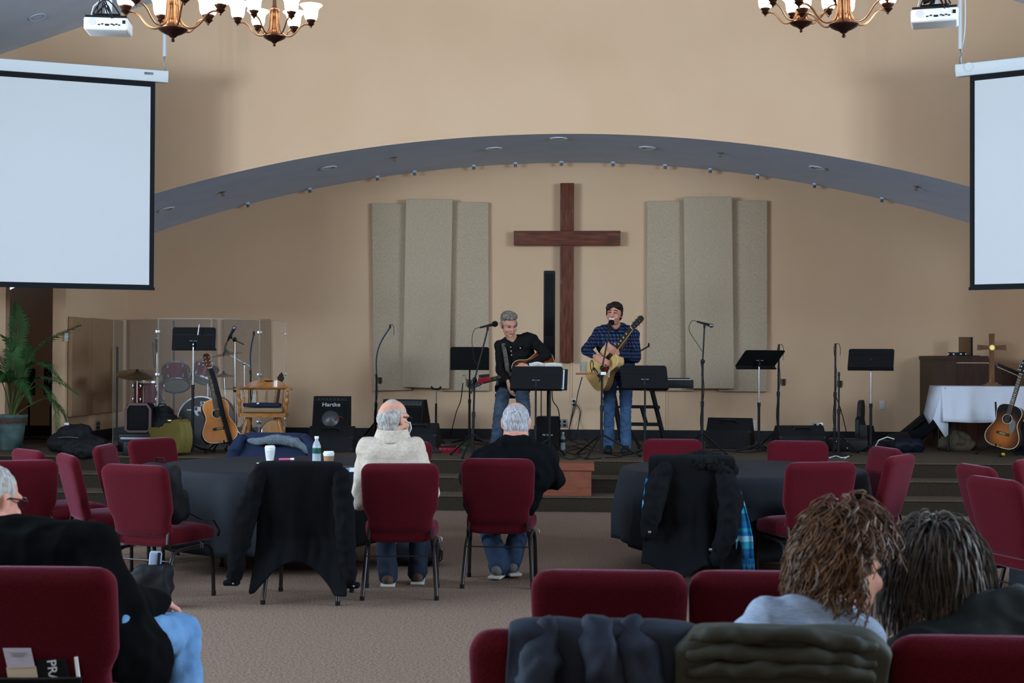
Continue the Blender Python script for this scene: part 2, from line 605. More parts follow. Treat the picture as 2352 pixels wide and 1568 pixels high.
# ---------------------------------------------------------------- cross on the wall
m_wood = mat('reddish_stained_wood', srgb(112, 62, 42), 0.5, c2=srgb(78, 40, 28), nscale=6, stretch=(6, 6, 0.7), bump=0.1, coat=0.15)
m_woodh = mat('reddish_stained_wood_crosswise', srgb(112, 60, 42), 0.5, c2=srgb(80, 42, 30), nscale=6, stretch=(0.7, 6, 6), bump=0.1, coat=0.15)
t = thing('wall_cross', 'large dark wooden cross hung on the back wall', 'cross', (0, YB, 0))
yc = YB - 0.14
cx = on_y(1302, 600, yc).x
zt, zb = on_y(1303, 420, yc).z, on_y(1302, 832, yc).z
za, zb2 = on_y(1302, 530, yc).z, on_y(1302, 563, yc).z
xl, xr = on_y(1180, 546, yc).x, on_y(1425, 546, yc).x
hw = 0.093
MB().rbox((cx, -0.085, (zt + za) / 2), (2 * hw, 0.11, zt - za), 0.006).build('upright', m_wood, t)
MB().rbox((cx, -0.085, (zb + zb2) / 2), (2 * hw, 0.11, zb2 - zb), 0.006).build('upright', m_wood, t)
MB().rbox(((xl + xr) / 2, -0.085, (za + zb2) / 2), (xr - xl, 0.12, za - zb2), 0.006).build('crossbar', m_woodh, t)
for (a, b) in (((xl, za - 0.008), (cx - hw, za)), ((xl, zb2), (cx - hw, zb2 + 0.008)), ((cx + hw, za - 0.008), (xr, za)), ((cx + hw, zb2), (xr, zb2 + 0.008))):
    MB().box2((a[0], -0.15, a[1]), (b[0], -0.144, b[1])).build('edge_strip', m_woodh, t)
MB().box2((cx - 0.05, -0.03, zb + 0.1), (cx + 0.05, 0, zt - 0.1)).build('mounting_block', m_wood, t)

# ---------------------------------------------------------------- burlap acoustic panels
def panel_mat(name, a, b, st):
    m = mat(name, a, 0.95, c2=b, nscale=26, stretch=st, bump=0.35, detail=6, lo=0.3, hi=0.7)
    return m
m_burl = panel_mat('beige_burlap', srgb(192, 172, 148), srgb(166, 148, 126), (5, 5, 1.2))
m_burl2 = panel_mat('beige_burlap_cross', srgb(190, 170, 146), srgb(170, 152, 130), (1.2, 5, 5))
def panel(name, label, pts, y1, y0, m, group, lean=0.0):
    """pts: four corner pixels top-left, top-right, bottom-right, bottom-left on the front face; y0 front, y1 back"""
    f = [on_y(px, py, y0) for px, py in pts]
    vs = [tuple(p) for p in f] + [(p.x, y1, p.z) for p in f]
    o = MB().add(vs, [(0, 1, 2, 3), (7, 6, 5, 4), (0, 4, 5, 1), (1, 5, 6, 2), (2, 6, 7, 3), (3, 7, 4, 0)]).build(name, m, smooth=False)
    bv = o.modifiers.new('b', 'BEVEL')
    bv.width = 0.012
    bv.segments = 2
    return tag(o, label, 'acoustic panel', group)
G = 'beige acoustic panels beside the cross'
yb, yf, yf0 = YB - 0.003, YB - 0.07, YB - 0.17
panel('sound_absorber', 'beige burlap wall panel, rear left one of the three left of the cross', ((853, 466), (950, 468), (945, 896), (857, 898)), yb, yf, m_burl, G)
panel('sound_absorber', 'beige burlap wall panel, rear right one of the three left of the cross', ((1020, 463), (1122, 464), (1124, 898), (1010, 898)), yb, yf, m_burl, G)
panel('sound_absorber', 'taller beige burlap panel in front, left of the cross', ((932, 456), (1040, 457), (1032, 893), (924, 889)), yf - 0.004, yf0, m_burl2, G)
panel('sound_absorber', 'beige burlap wall panel, rear left one of the three right of the cross', ((1486, 461), (1590, 461), (1595, 898), (1484, 897)), yb, yf, m_burl, G)
panel('sound_absorber', 'beige burlap wall panel, rear right one of the three right of the cross', ((1660, 460), (1763, 460), (1763, 900), (1650, 899)), yb, yf, m_burl, G)
panel('sound_absorber', 'taller beige burlap panel in front, right of the cross', ((1570, 452), (1682, 451), (1687, 893), (1575, 892)), yf - 0.004, yf0, m_burl2, G)
m_pan = panel_mat('brown_panel_fabric', srgb(160, 128, 98), srgb(146, 116, 88), (4, 4, 1))
G2 = 'brown acoustic panels around the drums'
panel('drum_area_panel', 'brown fabric wall panel behind the drums, left of the drum music stand', ((296, 733), (396, 733), (396, 960), (296, 960)), YB - 0.003, YB - 0.06, m_pan, G2)
panel('drum_area_panel', 'brown fabric wall panel behind the black drum music stand', ((400, 733), (497, 733), (497, 955), (400, 955)), YB - 0.003, YB - 0.06, m_pan, G2)
panel('drum_area_panel', 'brown fabric wall panel behind the ride cymbal and captain chair', ((513, 733), (621, 733), (621, 893), (513, 893)), YB - 0.003, YB - 0.06, m_pan, G2)
def side_panel(name, label, x0, x1, yt, ybm):
    # on the left stage side wall: find Y from the pixel column where the wall plane x=-XS is hit
    def hit(px, py):
        v = ray(px, py)
        return CAM + v * ((-XS + 0.06 - CAM.x) / v.x)
    a, b = hit(x0, yt), hit(x1, yt)
    za, zb = hit(x0, yt).z, hit(x0, ybm).z
    o = MB().box2((-XS + 0.002, a.y, zb), (-XS + 0.06, b.y, za)).build(name, m_pan, smooth=False)
    bv = o.modifiers.new('b', 'BEVEL')
    bv.width = 0.01
    return tag(o, label, 'acoustic panel', G2)
side_panel('drum_area_panel', 'brown fabric panel on the stage side wall, nearest the palm', 166, 213, 727, 958)
side_panel('drum_area_panel', 'brown fabric panel on the stage side wall, next to the corner', 215, 284, 730, 952)

# ---------------------------------------------------------------- wall plates
m_plate = mat('white_wall_plate', srgb(205, 205, 200), 0.4)
m_plateg = mat('steel_wall_plate', srgb(150, 148, 140), 0.35, 0.7)
def outlet(label, px, py, Y=None, gang=1, m=m_plate, plugs=False):
    p = on_y(px, py, (YB if Y is None else Y))
    t = thing('wall_outlet', label, 'wall outlet', (p.x, p.y - 0.0005, p.z), 0, 'wall plates on the stage')
    w = 0.075 * gang
    MB().rbox((0, -0.004, 0), (w, 0.008, 0.118), 0.003).build('plate', m, t)
    for g in range(gang):
        x = (g - (gang - 1) / 2) * 0.07
        for dz in (-0.025, 0.025):
            MB().rbox((x, -0.009, dz), (0.034, 0.004, 0.03), 0.0015).build('socket', m_plate if m is m_plate else m_blackm, t)
            if plugs:
                MB().lathe([(0.0005, 0), (0.02, 0), (0.02, 0.02), (0.012, 0.04), (0.0005, 0.04)], (x, -0.0115, dz), 12, Matrix.Rotation(PI / 2, 3, 'X')).build('plug', m_black, t)
    return t
outlet('white wall outlet with two black plugs right of the first guitarist', 1318, 925, plugs=True)
outlet('steel double wall outlet low beside the small black subwoofer', 1291, 972, gang=2, m=m_plateg)
outlet('white wall outlet behind the black floor monitor', 1730, 975)
outlet('steel double wall outlet above the second floor monitor', 1878, 980, gang=2, m=m_plateg)
outlet('white wall outlet left of the white-clothed table', 2026, 930)
outlet('white wall outlet behind the wooden captain chair', 583, 915)
p = on_y(152, 773, YF)
v = ray(152, 773)
p = CAM + v * ((-XS - CAM.x) / v.x)
t = thing('light_switch', 'white light switch on the stage side wall beside the palm', 'light switch', (p.x + 0.0005, p.y, p.z))
MB().rbox((0.004, 0, 0), (0.008, 0.12, 0.118), 0.003).build('plate', m_plate, t)
for k in (-1, 1):
    MB().rbox((0.012, 0.024 * k, 0), (0.012, 0.01, 0.024), 0.002).build('toggle', m_white, t)
v = ray(224, 977)
p = CAM + v * ((-XS - CAM.x) / v.x)
t = thing('wall_outlet', 'dark double wall outlet low on the stage side wall', 'wall outlet', (p.x + 0.0005, p.y, p.z), 0, 'wall plates on the stage')
MB().rbox((0.004, 0, 0), (0.008, 0.15, 0.118), 0.003).build('plate', m_plateg, t)
for k in (-1, 1):
    for dz in (-0.025, 0.025):
        MB().rbox((0.009, 0.035 * k, dz), (0.004, 0.034, 0.03), 0.0015).build('socket', m_blackm, t)
# ================================================================ hanging screens, projectors, chandeliers
m_screen = mat('white_screen_cloth', srgb(206, 209, 212), 0.85)
m_scrblk = mat('black_screen_border', srgb(22, 24, 28), 0.8)
m_alu = mat('white_painted_housing', srgb(214, 220, 224), 0.4)
m_pole = mat('white_pole', srgb(205, 212, 218), 0.4)
def proj_screen(label, end_px, end_top, edge_px, far_px, far_top, Yend, sgn):
    A = on_y(end_px, end_top, Yend)
    B = on_z(far_px, far_top, A.z)
    u = (B - A)
    u.z = 0
    u.normalize()
    ang = math.atan2(u.y, u.x)
    t = thing('projection_screen', label, 'projection screen', (A.x, A.y, 0), ang)
    k = -sgn  # local y of the viewing side (towards camera)
    L, zt = 3.15, A.z
    # local x runs along the screen from the visible end; find which local y faces the camera
    face = 1 if Vector((-math.sin(ang), math.cos(ang))).dot(Vector((CAM.x - A.x, CAM.y - A.y))) > 0 else -1
    prof = [(-0.055, 0), (0.02, 0), (0.055, -0.012), (0.058, -0.08), (0.03, -0.135), (-0.055, -0.135)]
    if face < 0:
        prof = [(-a, b) for a, b in prof]
    M = Matrix(((0, 0, 1), (1, 0, 0), (0, 1, 0)))
    MB().prism(prof, 0, L, M, (0, 0, zt)).build('housing', m_alu, t)
    for x in (0, L):
        MB().prism([(a * 1.04, b * 1.03 + 0.002) for a, b in prof], x - 0.006, x + 0.012, M, (0, 0, zt)).build('end_cap', m_alu, t)
    e = abs((on_y(edge_px, 300, Yend) - on_y(end_px, 300, Yend)).x)
    zc = zt - 0.13
    zbot = on_y(edge_px, 667, Yend).z
    b = 0.052
    y0 = 0.0
    MB().box2((e, -0.001, zbot + 0.03), (L - e, 0.001, zc)).build('screen_cloth', [m_scrblk], t)
    MB().box2((e + b, face * 0.0012, zbot + 0.06), (L - e - b, face * 0.0028, zc - 0.066)).build('viewing_surface', m_screen, t)
    MB().box2((e - 0.01, -0.012, zbot), (L - e + 0.01, 0.012, zbot + 0.032)).build('bottom_bar', m_scrblk, t)
    if sgn < 0:
        MB().rbox((0.21, face * 0.0565, zt - 0.055), (0.1, 0.004, 0.028), 0.001).build('maker_plate', m_steel, t)
    else:
        MB().lathe([(0.0005, 0), (0.045, 0), (0.045, 0.012), (0.0005, 0.012)], (0.14, face * 0.056, zt - 0.05), 20, Matrix.Rotation(-face * PI / 2, 3, 'X')).build('end_cover', m_alu, t)
    for x in (0.03, L - 0.03):
        w = Matrix.Rotation(ang, 3, 'Z') @ Vector((x, 0, 0)) + A
        zc_ = ceil_z(w.x)
        po = MB().cyl((x, 0, zt + 0.16), (x, 0, zc_), 0.022).build('hanging_pole', m_pole, t)
        MB().tube([(x, 0, zt + 0.17), (x + 0.012, 0, zt + 0.1), (x - 0.008, 0, zt + 0.06), (x, 0, zt - 0.005)], 0.006, 6).build('hook', m_steel, po)
    if sgn > 0:
        pts = []
        for i in range(14):
            f = i / 13
            pts.append((0.03 + 0.05 * math.sin(f * 3.0) - 0.085 * max(0, f - 0.75) * 4 * (1 - f) * 4, -face * 0.02, zt + 1.2 * (1 - f) - 0.02))
        MB().tube(pts, 0.007, 6).build('power_cable', m_white, t)
    return t
proj_screen('big white pull-down projection screen with black border, left of the arch', 384, 163, 358, 0, 134, 15.9, -1)
proj_screen('big white pull-down projection screen with black border, right of the arch', 2199, 148, 2228, 2352, 131, 15.55, 1)

def projector(label, px, py, D, rz, sgn):
    p = at_d(px, py, D)
    t = thing('projector', label, 'projector', p, rz, 'ceiling projectors')
    W, Dp, H = 0.33, 0.25, 0.1
    MB().rbox((0, 0, 0), (W, Dp, H), 0.02, 4).build('body', m_white, t)
    MB().rbox((0, 0.0, 0.052), (W - 0.02, Dp - 0.01, 0.022), 0.006).build('top_shell', m_black, t)
    MB().rbox((0, 0, 0.075), (0.2, 0.16, 0.02), 0.004).build('mount_plate', m_blackm, t)
    MB().lathe([(0.0005, 0), (0.028, 0), (0.028, 0.003), (0.0005, 0.003)], (-0.1, -Dp / 2 + 0.001, 0.01), 20, Matrix.Rotation(PI / 2, 3, 'X')).build('speaker_grille', mat('pale_grille', srgb(200, 203, 208), 0.7), t)
    for i, x in enumerate((-0.05, -0.025, 0.01, 0.045, 0.06, 0.08, 0.1)):
        MB().rbox((x, -Dp / 2 - 0.001, -0.012 + 0.006 * (i % 2)), (0.016 if i != 2 else 0.03, 0.006, 0.009 if i != 2 else 0.014), 0.001).build('port', m_black, t)
    MB().rbox((0.135, -Dp / 2 - 0.001, 0.012), (0.022, 0.006, 0.026), 0.001).build('power_inlet', m_black, t)
    for i in range(6):
        MB().box((sgn * (W / 2 + 0.0005), 0.02, 0.03 - i * 0.011), (0.003, 0.17, 0.005)).build('vent_slot', m_black, t)
    MB().lathe([(0.0005, 0), (0.04, 0), (0.036, 0.03), (0.0005, 0.03)], (-0.08, Dp / 2 - 0.002, 0), 20, Matrix.Rotation(-PI / 2, 3, 'X')).build('lens', m_black, t)
    zc = ceil_z(p.x) - p.z
    MB().box((0, 0.01, (0.085 + zc) / 2 + 0.002), (0.045, 0.045, zc - 0.085)).build('ceiling_pole', m_pole, t)
    rnd = random.Random(3 if sgn < 0 else 5)
    for k in range(5):
        pts = []
        x0, x1 = rnd.uniform(-0.1, 0.0), rnd.uniform(0.0, 0.12)
        for i in range(9):
            f = i / 8
            pts.append((x0 + (x1 - x0) * f, -0.1 - 0.045 * math.sin(PI * f), 0.075 + 0.09 * math.sin(PI * f) * (0.5 + 0.2 * k) - (0.09 if k < 2 else 0) * max(0, f - 0.6) * 2.5))
        MB().tube(pts, 0.005, 6).build('cable', m_black, t)
    pts = [(-0.12, -0.06, 0.06), (-0.1, -0.06, 0.14), (-0.05, -0.03, 0.2), (-0.03, 0.0, 0.3), (-0.03, 0.0, 0.6)]
    MB().tube(pts, 0.006, 6).build('white_cable', m_white, t)
    if sgn > 0:
        MB().rbox((-0.02, -0.06, 0.13), (0.13, 0.05, 0.03), 0.005, rot=(0, -0.35, 0)).build('receiver_box', m_black, t)
    return t
projector('white projector on a ceiling pole above the left screen', 249, 62, 10.9, R(10), -1)
projector('white projector on a ceiling pole above the right screen', 2147, 42, 10.3, R(-14), 1)

m_bronze = mat('antique_bronze', srgb(158, 116, 84), 0.34, 0.9, c2=srgb(126, 88, 62), nscale=14)
m_bronzed = mat('dark_bronze', srgb(72, 46, 36), 0.35, 0.85)
m_shade = mat('lit_frosted_glass', srgb(255, 244, 226), 0.4, emit=(1.0, 0.8, 0.56), estr=5.0)
def smooth2(P, n=4):
    out = []
    k = len(P) - 1
    for i in range(k):
        p0, p1, p2, p3 = P[max(i - 1, 0)], P[i], P[i + 1], P[min(i + 2, k)]
        for q in range(n):
            u = q / n
            out.append(tuple(0.5 * (2 * b + (c - a) * u + (2 * a - 5 * b + 4 * c - d) * u * u + (3 * b - a - 3 * c + d) * u ** 3) for a, b, c, d in zip(p0, p1, p2, p3)))
    return out + [P[-1]]
def make_chandelier():
    t = thing('chandelier', 'x', 'chandelier', (0, 0, 0))
    MB().lathe([(0.0005, 0.0), (0.011, 0.004), (0.014, 0.013), (0.009, 0.022), (0.012, 0.03), (0.02, 0.034), (0.03, 0.045), (0.06, 0.058), (0.085, 0.072), (0.1, 0.084), (0.102, 0.09), (0.09, 0.094), (0.0005, 0.094)], n=28).build('finial_bowl', m_bronzed, t)
    MB().lathe([(0.0005, 0.093), (0.088, 0.094), (0.07, 0.105), (0.05, 0.125), (0.042, 0.15), (0.043, 0.157), (0.037, 0.162), (0.031, 0.25), (0.033, 0.256), (0.028, 0.262), (0.024, 0.3), (0.036, 0.33), (0.044, 0.34), (0.044, 0.352), (0.03, 0.36), (0.018, 0.375), (0.014, 0.55), (0.03, 0.57), (0.012, 0.6), (0.0005, 0.6)], n=28).build('column', m_bronze, t)
    for k in range(6):
        a = k * PI / 3
        ca, sa = math.cos(a), math.sin(a)
        path = [(0.03, 0.345), (0.04, 0.3), (0.044, 0.23), (0.052, 0.165), (0.075, 0.12), (0.115, 0.098), (0.16, 0.105), (0.2, 0.14), (0.235, 0.185), (0.275, 0.212), (0.31, 0.213), (0.328, 0.2), (0.335, 0.19)]
        path = smooth2(path)
        arm = MB().tube([(r_ * ca, r_ * sa, z) for r_, z in path], 0.0075, 8).build('arm', m_bronze, t)
        c = (0.335 * ca, 0.335 * sa, 0)
        MB().lathe([(0.0005, 0.183), (0.008, 0.187), (0.008, 0.196), (0.013, 0.2), (0.024, 0.212), (0.034, 0.22), (0.026, 0.228), (0.034, 0.24), (0.043, 0.252), (0.043, 0.258), (0.0005, 0.258)], c, 18).build('socket_cup', m_bronzed, arm)
        MB().lathe([(0.02, 0.256), (0.044, 0.258), (0.054, 0.268), (0.061, 0.29), (0.063, 0.32), (0.066, 0.345), (0.078, 0.37), (0.098, 0.388), (0.106, 0.394), (0.104, 0.398), (0.09, 0.386), (0.07, 0.366), (0.06, 0.34), (0.056, 0.3), (0.046, 0.265)], c, 20, caps=False).build('glass_shade', m_shade, arm)
    return t
CH = make_chandelier()
first = True
for (px, py, s, rot, lab) in ((397, 97, 330, 0, 'bronze chandelier nearest the left projector, cut by the top edge'), (630, 107, 248, 10, 'bronze chandelier right of the other one at top left, farther away'), (1938, 87, 335, 18, 'bronze chandelier nearest the right projector, cut by the top edge'), (1840, 75, 255, 35, 'bronze chandelier half behind another one at top right, farther away')):
    p = at_d(px, py, F / s)
    t = CH if first else copy_tree(CH)
    first = False
    t.location = p
    t.rotation_euler = (0, 0, R(rot))
    t['label'] = lab
    t['group'] = 'bronze chandeliers with frosted shades'
    zc = ceil_z(p.x) - p.z
    MB().cyl((0, 0, 0.59), (0, 0, zc), 0.008).build('hanging_rod', m_bronzed, t)
    MB().lathe([(0.07, 0), (0.07, -0.02), (0.02, -0.04), (0.0005, -0.04)], (0, 0, zc)).build('ceiling_canopy', m_bronzed, t)

# ================================================================ chairs
m_leg = mat('brown_black_steel_tube', srgb(44, 40, 40), 0.35, 0.6)
def loft(mb, rows, n=24, p=0.55, ends=True):
    """rows: (center, half-width vec, half-thick vec) -> closed tube with super-elliptic section"""
    vs, fs = [], []
    for (c, a, b) in rows:
        for j in range(n):
            t = 2 * PI * j / n
            ct, st = math.cos(t), math.sin(t)
            vs.append(c + a * (math.copysign(abs(ct) ** p, ct)) + b * (math.copysign(abs(st) ** p, st)))
    k = len(rows)
    for i in range(k - 1):
        for j in range(n):
            fs.append((i * n + j, i * n + (j + 1) % n, (i + 1) * n + (j + 1) % n, (i + 1) * n + j))
    fs.append(tuple(reversed(range(n))))
    fs.append(tuple((k - 1) * n + j for j in range(n)))
    return mb.add(vs, fs)
def back_y(z):
    f = (z - 0.42) / 0.46
    return -0.205 - 0.115 * f
def make_chair():
    t = thing('stacking_chair', 'x', 'chair')
    # backrest
    rows = []
    Z0, Z1, rc = 0.425, 0.885, 0.065
    zz = [Z0, Z0 + 0.008, Z0 + 0.025, Z0 + 0.06, Z0 + 0.1, Z0 + 0.13, Z0 + 0.155, Z0 + 0.18, Z0 + 0.24, Z0 + 0.32, Z1 - 0.07, Z1 - 0.05, Z1 - 0.034, Z1 - 0.02, Z1 - 0.01, Z1 - 0.004, Z1]
    for z in zz:
        f = (z - Z0)
        if f < 0.1:
            w = 0.212
        elif f < 0.18:
            q = (f - 0.1) / 0.08
            w = 0.212 + 0.033 * (3 * q * q - 2 * q ** 3)
        else:
            w = 0.245 + 0.008 * min(1, (f - 0.18) / 0.2)
        dtop = Z1 - z
        if dtop < rc:
            w = w - rc + math.sqrt(max(0, rc ** 2 - (rc - dtop) ** 2)) if dtop > 1e-6 else w - rc
        th = 0.041
        if dtop < 0.034:
            th = max(0.008, math.sqrt(max(0, 0.036 ** 2 - (0.036 - dtop) ** 2)))
        if f < 0.025:
            th = 0.016 + 0.02 * (f / 0.025)
        c = Vector((0, back_y(z), z))
        rows.append((c, Vector((w, 0, 0)), Vector((0, th, th * 0.25))))
    loft(MB_ := MB(), rows, 28, 0.5)
    MB_.build('backrest', m_red, t, angle=60)
    # seat cushion
    rows = []
    for y, w, h in ((-0.225, 0.17, 0.03), (-0.222, 0.2, 0.05), (-0.21, 0.216, 0.06), (-0.12, 0.228, 0.064), (0.0, 0.24, 0.066), (0.12, 0.247, 0.064), (0.2, 0.245, 0.058), (0.238, 0.228, 0.042), (0.25, 0.19, 0.022)):
        z = 0.408 + (0.012 if y < 0.15 else -0.0) + 0.012 * (y + 0.2)
        rows.append((Vector((0, y, z)), Vector((w, 0, 0)), Vector((0, 0, h))))
    loft(mb := MB(), rows, 28, 0.5)
    mb.build('seat', m_red, t, angle=60)
    for s in (-1, 1):
        x = s * 0.215
        lg = MB().tube([(s * 0.24, 0.205, 0.012), (s * 0.234, 0.2, 0.24), (s * 0.23, 0.19, 0.3), (s * 0.224, 0.165, 0.335), (s * 0.22, 0.12, 0.348)], [0.0135, 0.0135, 0.0135, 0.0135, 0.0135], 10).build('leg', m_leg, t)
        MB().cyl((s * 0.24, 0.205, 0), (s * 0.24, 0.205, 0.028), 0.016, n=10).build('foot_cap', m_rubber, lg)
        MB().tube([(s * 0.22, 0.125, 0.348), (s * 0.216, -0.14, 0.336), (s * 0.215, -0.17, 0.33)], 0.0135, 10).build('seat_rail', m_leg, t)
        lg = MB().tube([(s * 0.215, -0.165, 0.331), (s * 0.217, -0.2, 0.315), (s * 0.222, -0.225, 0.27), (s * 0.24, -0.305, 0.012)], 0.0135, 10).build('leg', m_leg, t)
        MB().cyl((s * 0.24, -0.305, 0), (s * 0.24, -0.305, 0.028), 0.016, n=10).build('foot_cap', m_rubber, lg)
        MB().tube([(s * 0.205, -0.12, 0.338), (s * 0.208, -0.215, 0.345), (s * 0.206, -0.246, 0.385), (s * 0.195, back_y(0.5), 0.5)], [0.011] * 4, 8, flat=0.7).build('back_bracket', m_leg, t)
    MB().cyl((-0.222, -0.232, 0.275), (0.222, -0.232, 0.275), 0.005, n=8).build('stretcher', m_leg, t)
    MB().tube([(0.245, 0.04, 0.372), (0.27, 0.04, 0.36), (0.27, 0.04, 0.335), (0.255, 0.04, 0.335), (0.255, 0.04, 0.36)], 0.003, 6).build('gang_hook', m_steel, t)
    return t
CHAIR = make_chair()
CHAIR_TOP = -0.325
chairs = {}
def place_chair(key, px, py, deg, label, group, ztop=0.885):
    P = on_z(px, py, ztop)
    a = R(deg)
    off = Matrix.Rotation(a, 3, 'Z') @ Vector((0, CHAIR_TOP, 0))
    t = CHAIR if not chairs else copy_tree(CHAIR)
    t.location = (P.x - off.x, P.y - off.y, 0)
    t.rotation_euler = (0, 0, a)
    t['label'] = label
    t['group'] = group
    chairs[key] = t
    return t
GL, GR, GF, GE, GW = 'red chairs around the left round table', 'red chairs around the right round table', 'red chairs in the front rows', 'red chairs around the table at the right edge', 'red chairs at the left edge'
place_chair('pra', 85, 1302, 2, 'dark red chair at bottom left with papers and a booklet in its back pocket', GF)
place_chair('pack', 306, 1067, -20, 'red upholstered chair with a black backpack on its seat', GL)
place_chair('sideL', 150, 1043, -57, 'red chair seen from the side left of the backpack chair, empty', GL)
place_chair('L4', 236, 1021, -86, 'red chair half hidden behind the backpack chair, facing the table', GL)
place_chair('L5', 346, 1006, -120, 'red chair at the far left side of the left round table', GL)
place_chair('blue', 632, 1000, 176, 'red chair at the far side of the left table under a blue jacket', GL)
place_chair('coat', 690, 1068, 0, 'red chair covered by a black coat in front of the left table', GL)
place_chair('grey', 919, 1064, 6, 'dark red chair of the man in the pale grey sweater', GL)
place_chair('navy', 1143, 1053, 0, 'dark red chair of the man in the black sweatshirt', GL)
place_chair('L10', 938, 1012, 150, 'red chair almost hidden behind the man in the grey sweater', GL)
place_chair('e1', 60, 1032, -45, 'small pinkish red chair at the left edge, behind another red chair', GW)
place_chair('e2', 42, 1057, 24, 'red chair at the left edge beside the seated man', GW)
place_chair('R1', 1545, 1008, 178, 'red chair at the far side of the right table, left of two', GR)
place_chair('R2', 1832, 1012, 172, 'red chair at the far side of the right table, right of two', GR)
place_chair('R3', 1888, 1061, 17, 'large red chair at the near side of the right round table, empty', GR)
place_chair('R4', 2038, 1027, 104, 'red chair at the right of the right table, showing its front', GR)
place_chair('R5', 2072, 1045, 58, 'red chair seen half from behind at the right of the right table', GR)
place_chair('coatR', 1590, 1056, -4, 'red chair buried under a dark winter coat and turquoise scarf', GR)
place_chair('x1', 2237, 1068, -78, 'red chair at the right edge, behind the nearer one', GE)
place_chair('x2', 2279, 1097, -70, 'red chair at the right edge, nearest the camera of three', GE)
place_chair('x3', 2362, 1053, -130, 'red chair at the right edge, across the table', GE)
place_chair('f1', 1400, 1310, 1, 'dark red chair in the second row, left of the aisle gap', GF)
place_chair('f2', 1765, 1312, 0, 'dark red chair in the second row in front of the curly haired woman', GF)
place_chair('n1', 1308, 1448, 0, 'dark red chair at the bottom carrying the navy jacket', GF)
place_chair('n2', 1790, 1462, 0, 'dark red chair of the curly haired woman, hidden under an olive jacket', GF)
place_chair('n3', 2284, 1462, 0, 'dark red chair at bottom right behind the grey haired woman', GF)

# ================================================================ round tables with dark cloths
m_cloth = mat('charcoal_tablecloth', srgb(27, 30, 36), 0.75, c2=srgb(22, 25, 31), nscale=120, bump=0.1, spec=0.2)
m_ttop = mat('laminate_table_top', srgb(150, 140, 125), 0.5)
def round_table(label, cl_label, px, py, D, seed, legs=True):
    c = at_d(px, py, D)
    t = thing('round_table', label, 'table', (c.x, c.y, 0), 0.4, 'round folding tables')
    r, z = 0.915, 0.735
    MB().lathe([(0.0005, z - 0.02), (r - 0.003, z - 0.02), (r - 0.002, z), (0.0005, z)], n=48).build('tabletop', m_ttop, t)
    for sx in (-1, 1):
        for sy in (-1, 1):
            lg = MB().tube([(sx * 0.5, sy * 0.3, 0.014), (sx * 0.48, sy * 0.3, 0.68), (sx * 0.46, sy * 0.28, 0.712)], 0.014, 10).build('leg', m_leg, t)
            MB().cyl((sx * 0.5, sy * 0.3, 0), (sx * 0.5, sy * 0.3, 0.025), 0.018).build('foot_cap', m_rubber, lg)
        MB().cyl((sx * 0.49, -0.3, 0.25), (sx * 0.49, 0.3, 0.25), 0.01).build('brace', m_leg, t)
    mb = MB()
    rows = []
    n = 180
    rnd = random.Random(seed)
    ph = [rnd.uniform(0, 6.28) for _ in range(6)]
    limit = [9.0] * (n + 1)
    for ch in chairs.values():
        Mi = Matrix.Rotation(-ch.rotation_euler.z, 3, 'Z')
        for j in range(n + 1):
            a = 2 * PI * j / n
            for q in range(60):
                rr_ = 0.45 + q * 0.01
                lp = Mi @ (Vector((c.x + rr_ * math.cos(a), c.y + rr_ * math.sin(a), 0)) - Vector((ch.location.x, ch.location.y, 0)))
                if abs(lp.x) < 0.28 and -0.36 < lp.y < 0.28:
                    limit[j] = min(limit[j], rr_)
                    break
    for _ in range(3):
        limit = [min(9, (min(limit[j - 1], 1.0) + 2 * min(limit[j], 1.0) + min(limit[(j + 1) % (n + 1)], 1.0)) / 4) for j in range(n + 1)]
    limit[n] = limit[0]
    prof = [(0.0, 0.0), (0.5, 0.0), (0.85, 0.0), (0.9, -0.0005), (0.918, -0.005), (0.926, -0.016)] + [(0.926, -0.016 - 0.55 * i / 14) for i in range(1, 15)]
    for (rr, dz) in prof:
        row = []
        f = max(0, -dz - 0.02) / 0.55
        for j in range(n + 1):
            a = 2 * PI * j / n
            fold = (math.sin(13 * a + ph[0] + 0.6 * math.sin(3 * a + ph[1])) * 0.5 + 0.35 * math.sin(21 * a + ph[2]) + 0.35 * math.sin(7 * a + ph[3]))
            R_ = rr + (f ** 0.8) * (0.06 + 0.055 * fold)
            zz = z + 0.004 + dz * (1 + 0.06 * f * math.sin(2 * a + ph[4]))
            if f > 0:
                R_ = min(R_, R_ - min(1.0, max(0.0, (f - 0.3) / 0.25)) * max(0.0, R_ - max(0.72, limit[j])))
            row.append(Vector((R_ * math.cos(a), R_ * math.sin(a), zz)))
        rows.append(row)
    mb.grid(rows)
    o = mb.build('tablecloth', m_cloth, angle=80)
    sl = o.modifiers.new('s', 'SOLIDIFY')
    sl.thickness = 0.002
    sl.offset = 1
    o.location = (c.x, c.y, 0)
    tag(o, cl_label, 'tablecloth', 'dark tablecloths')
    return c
TL = round_table('round folding table under the dark cloth left of centre', 'dark charcoal tablecloth on the round table left of centre', 647, 1070, 11.1, 2)
TR = round_table('round folding table under the dark cloth right of centre', 'dark charcoal tablecloth on the round table under the winter coat, right', 1706, 1070, 10.85, 5)
TE = round_table('round folding table cut off by the right edge', 'dark tablecloth on the table cut by the right edge', 2672, 1130, 8.95, 8)
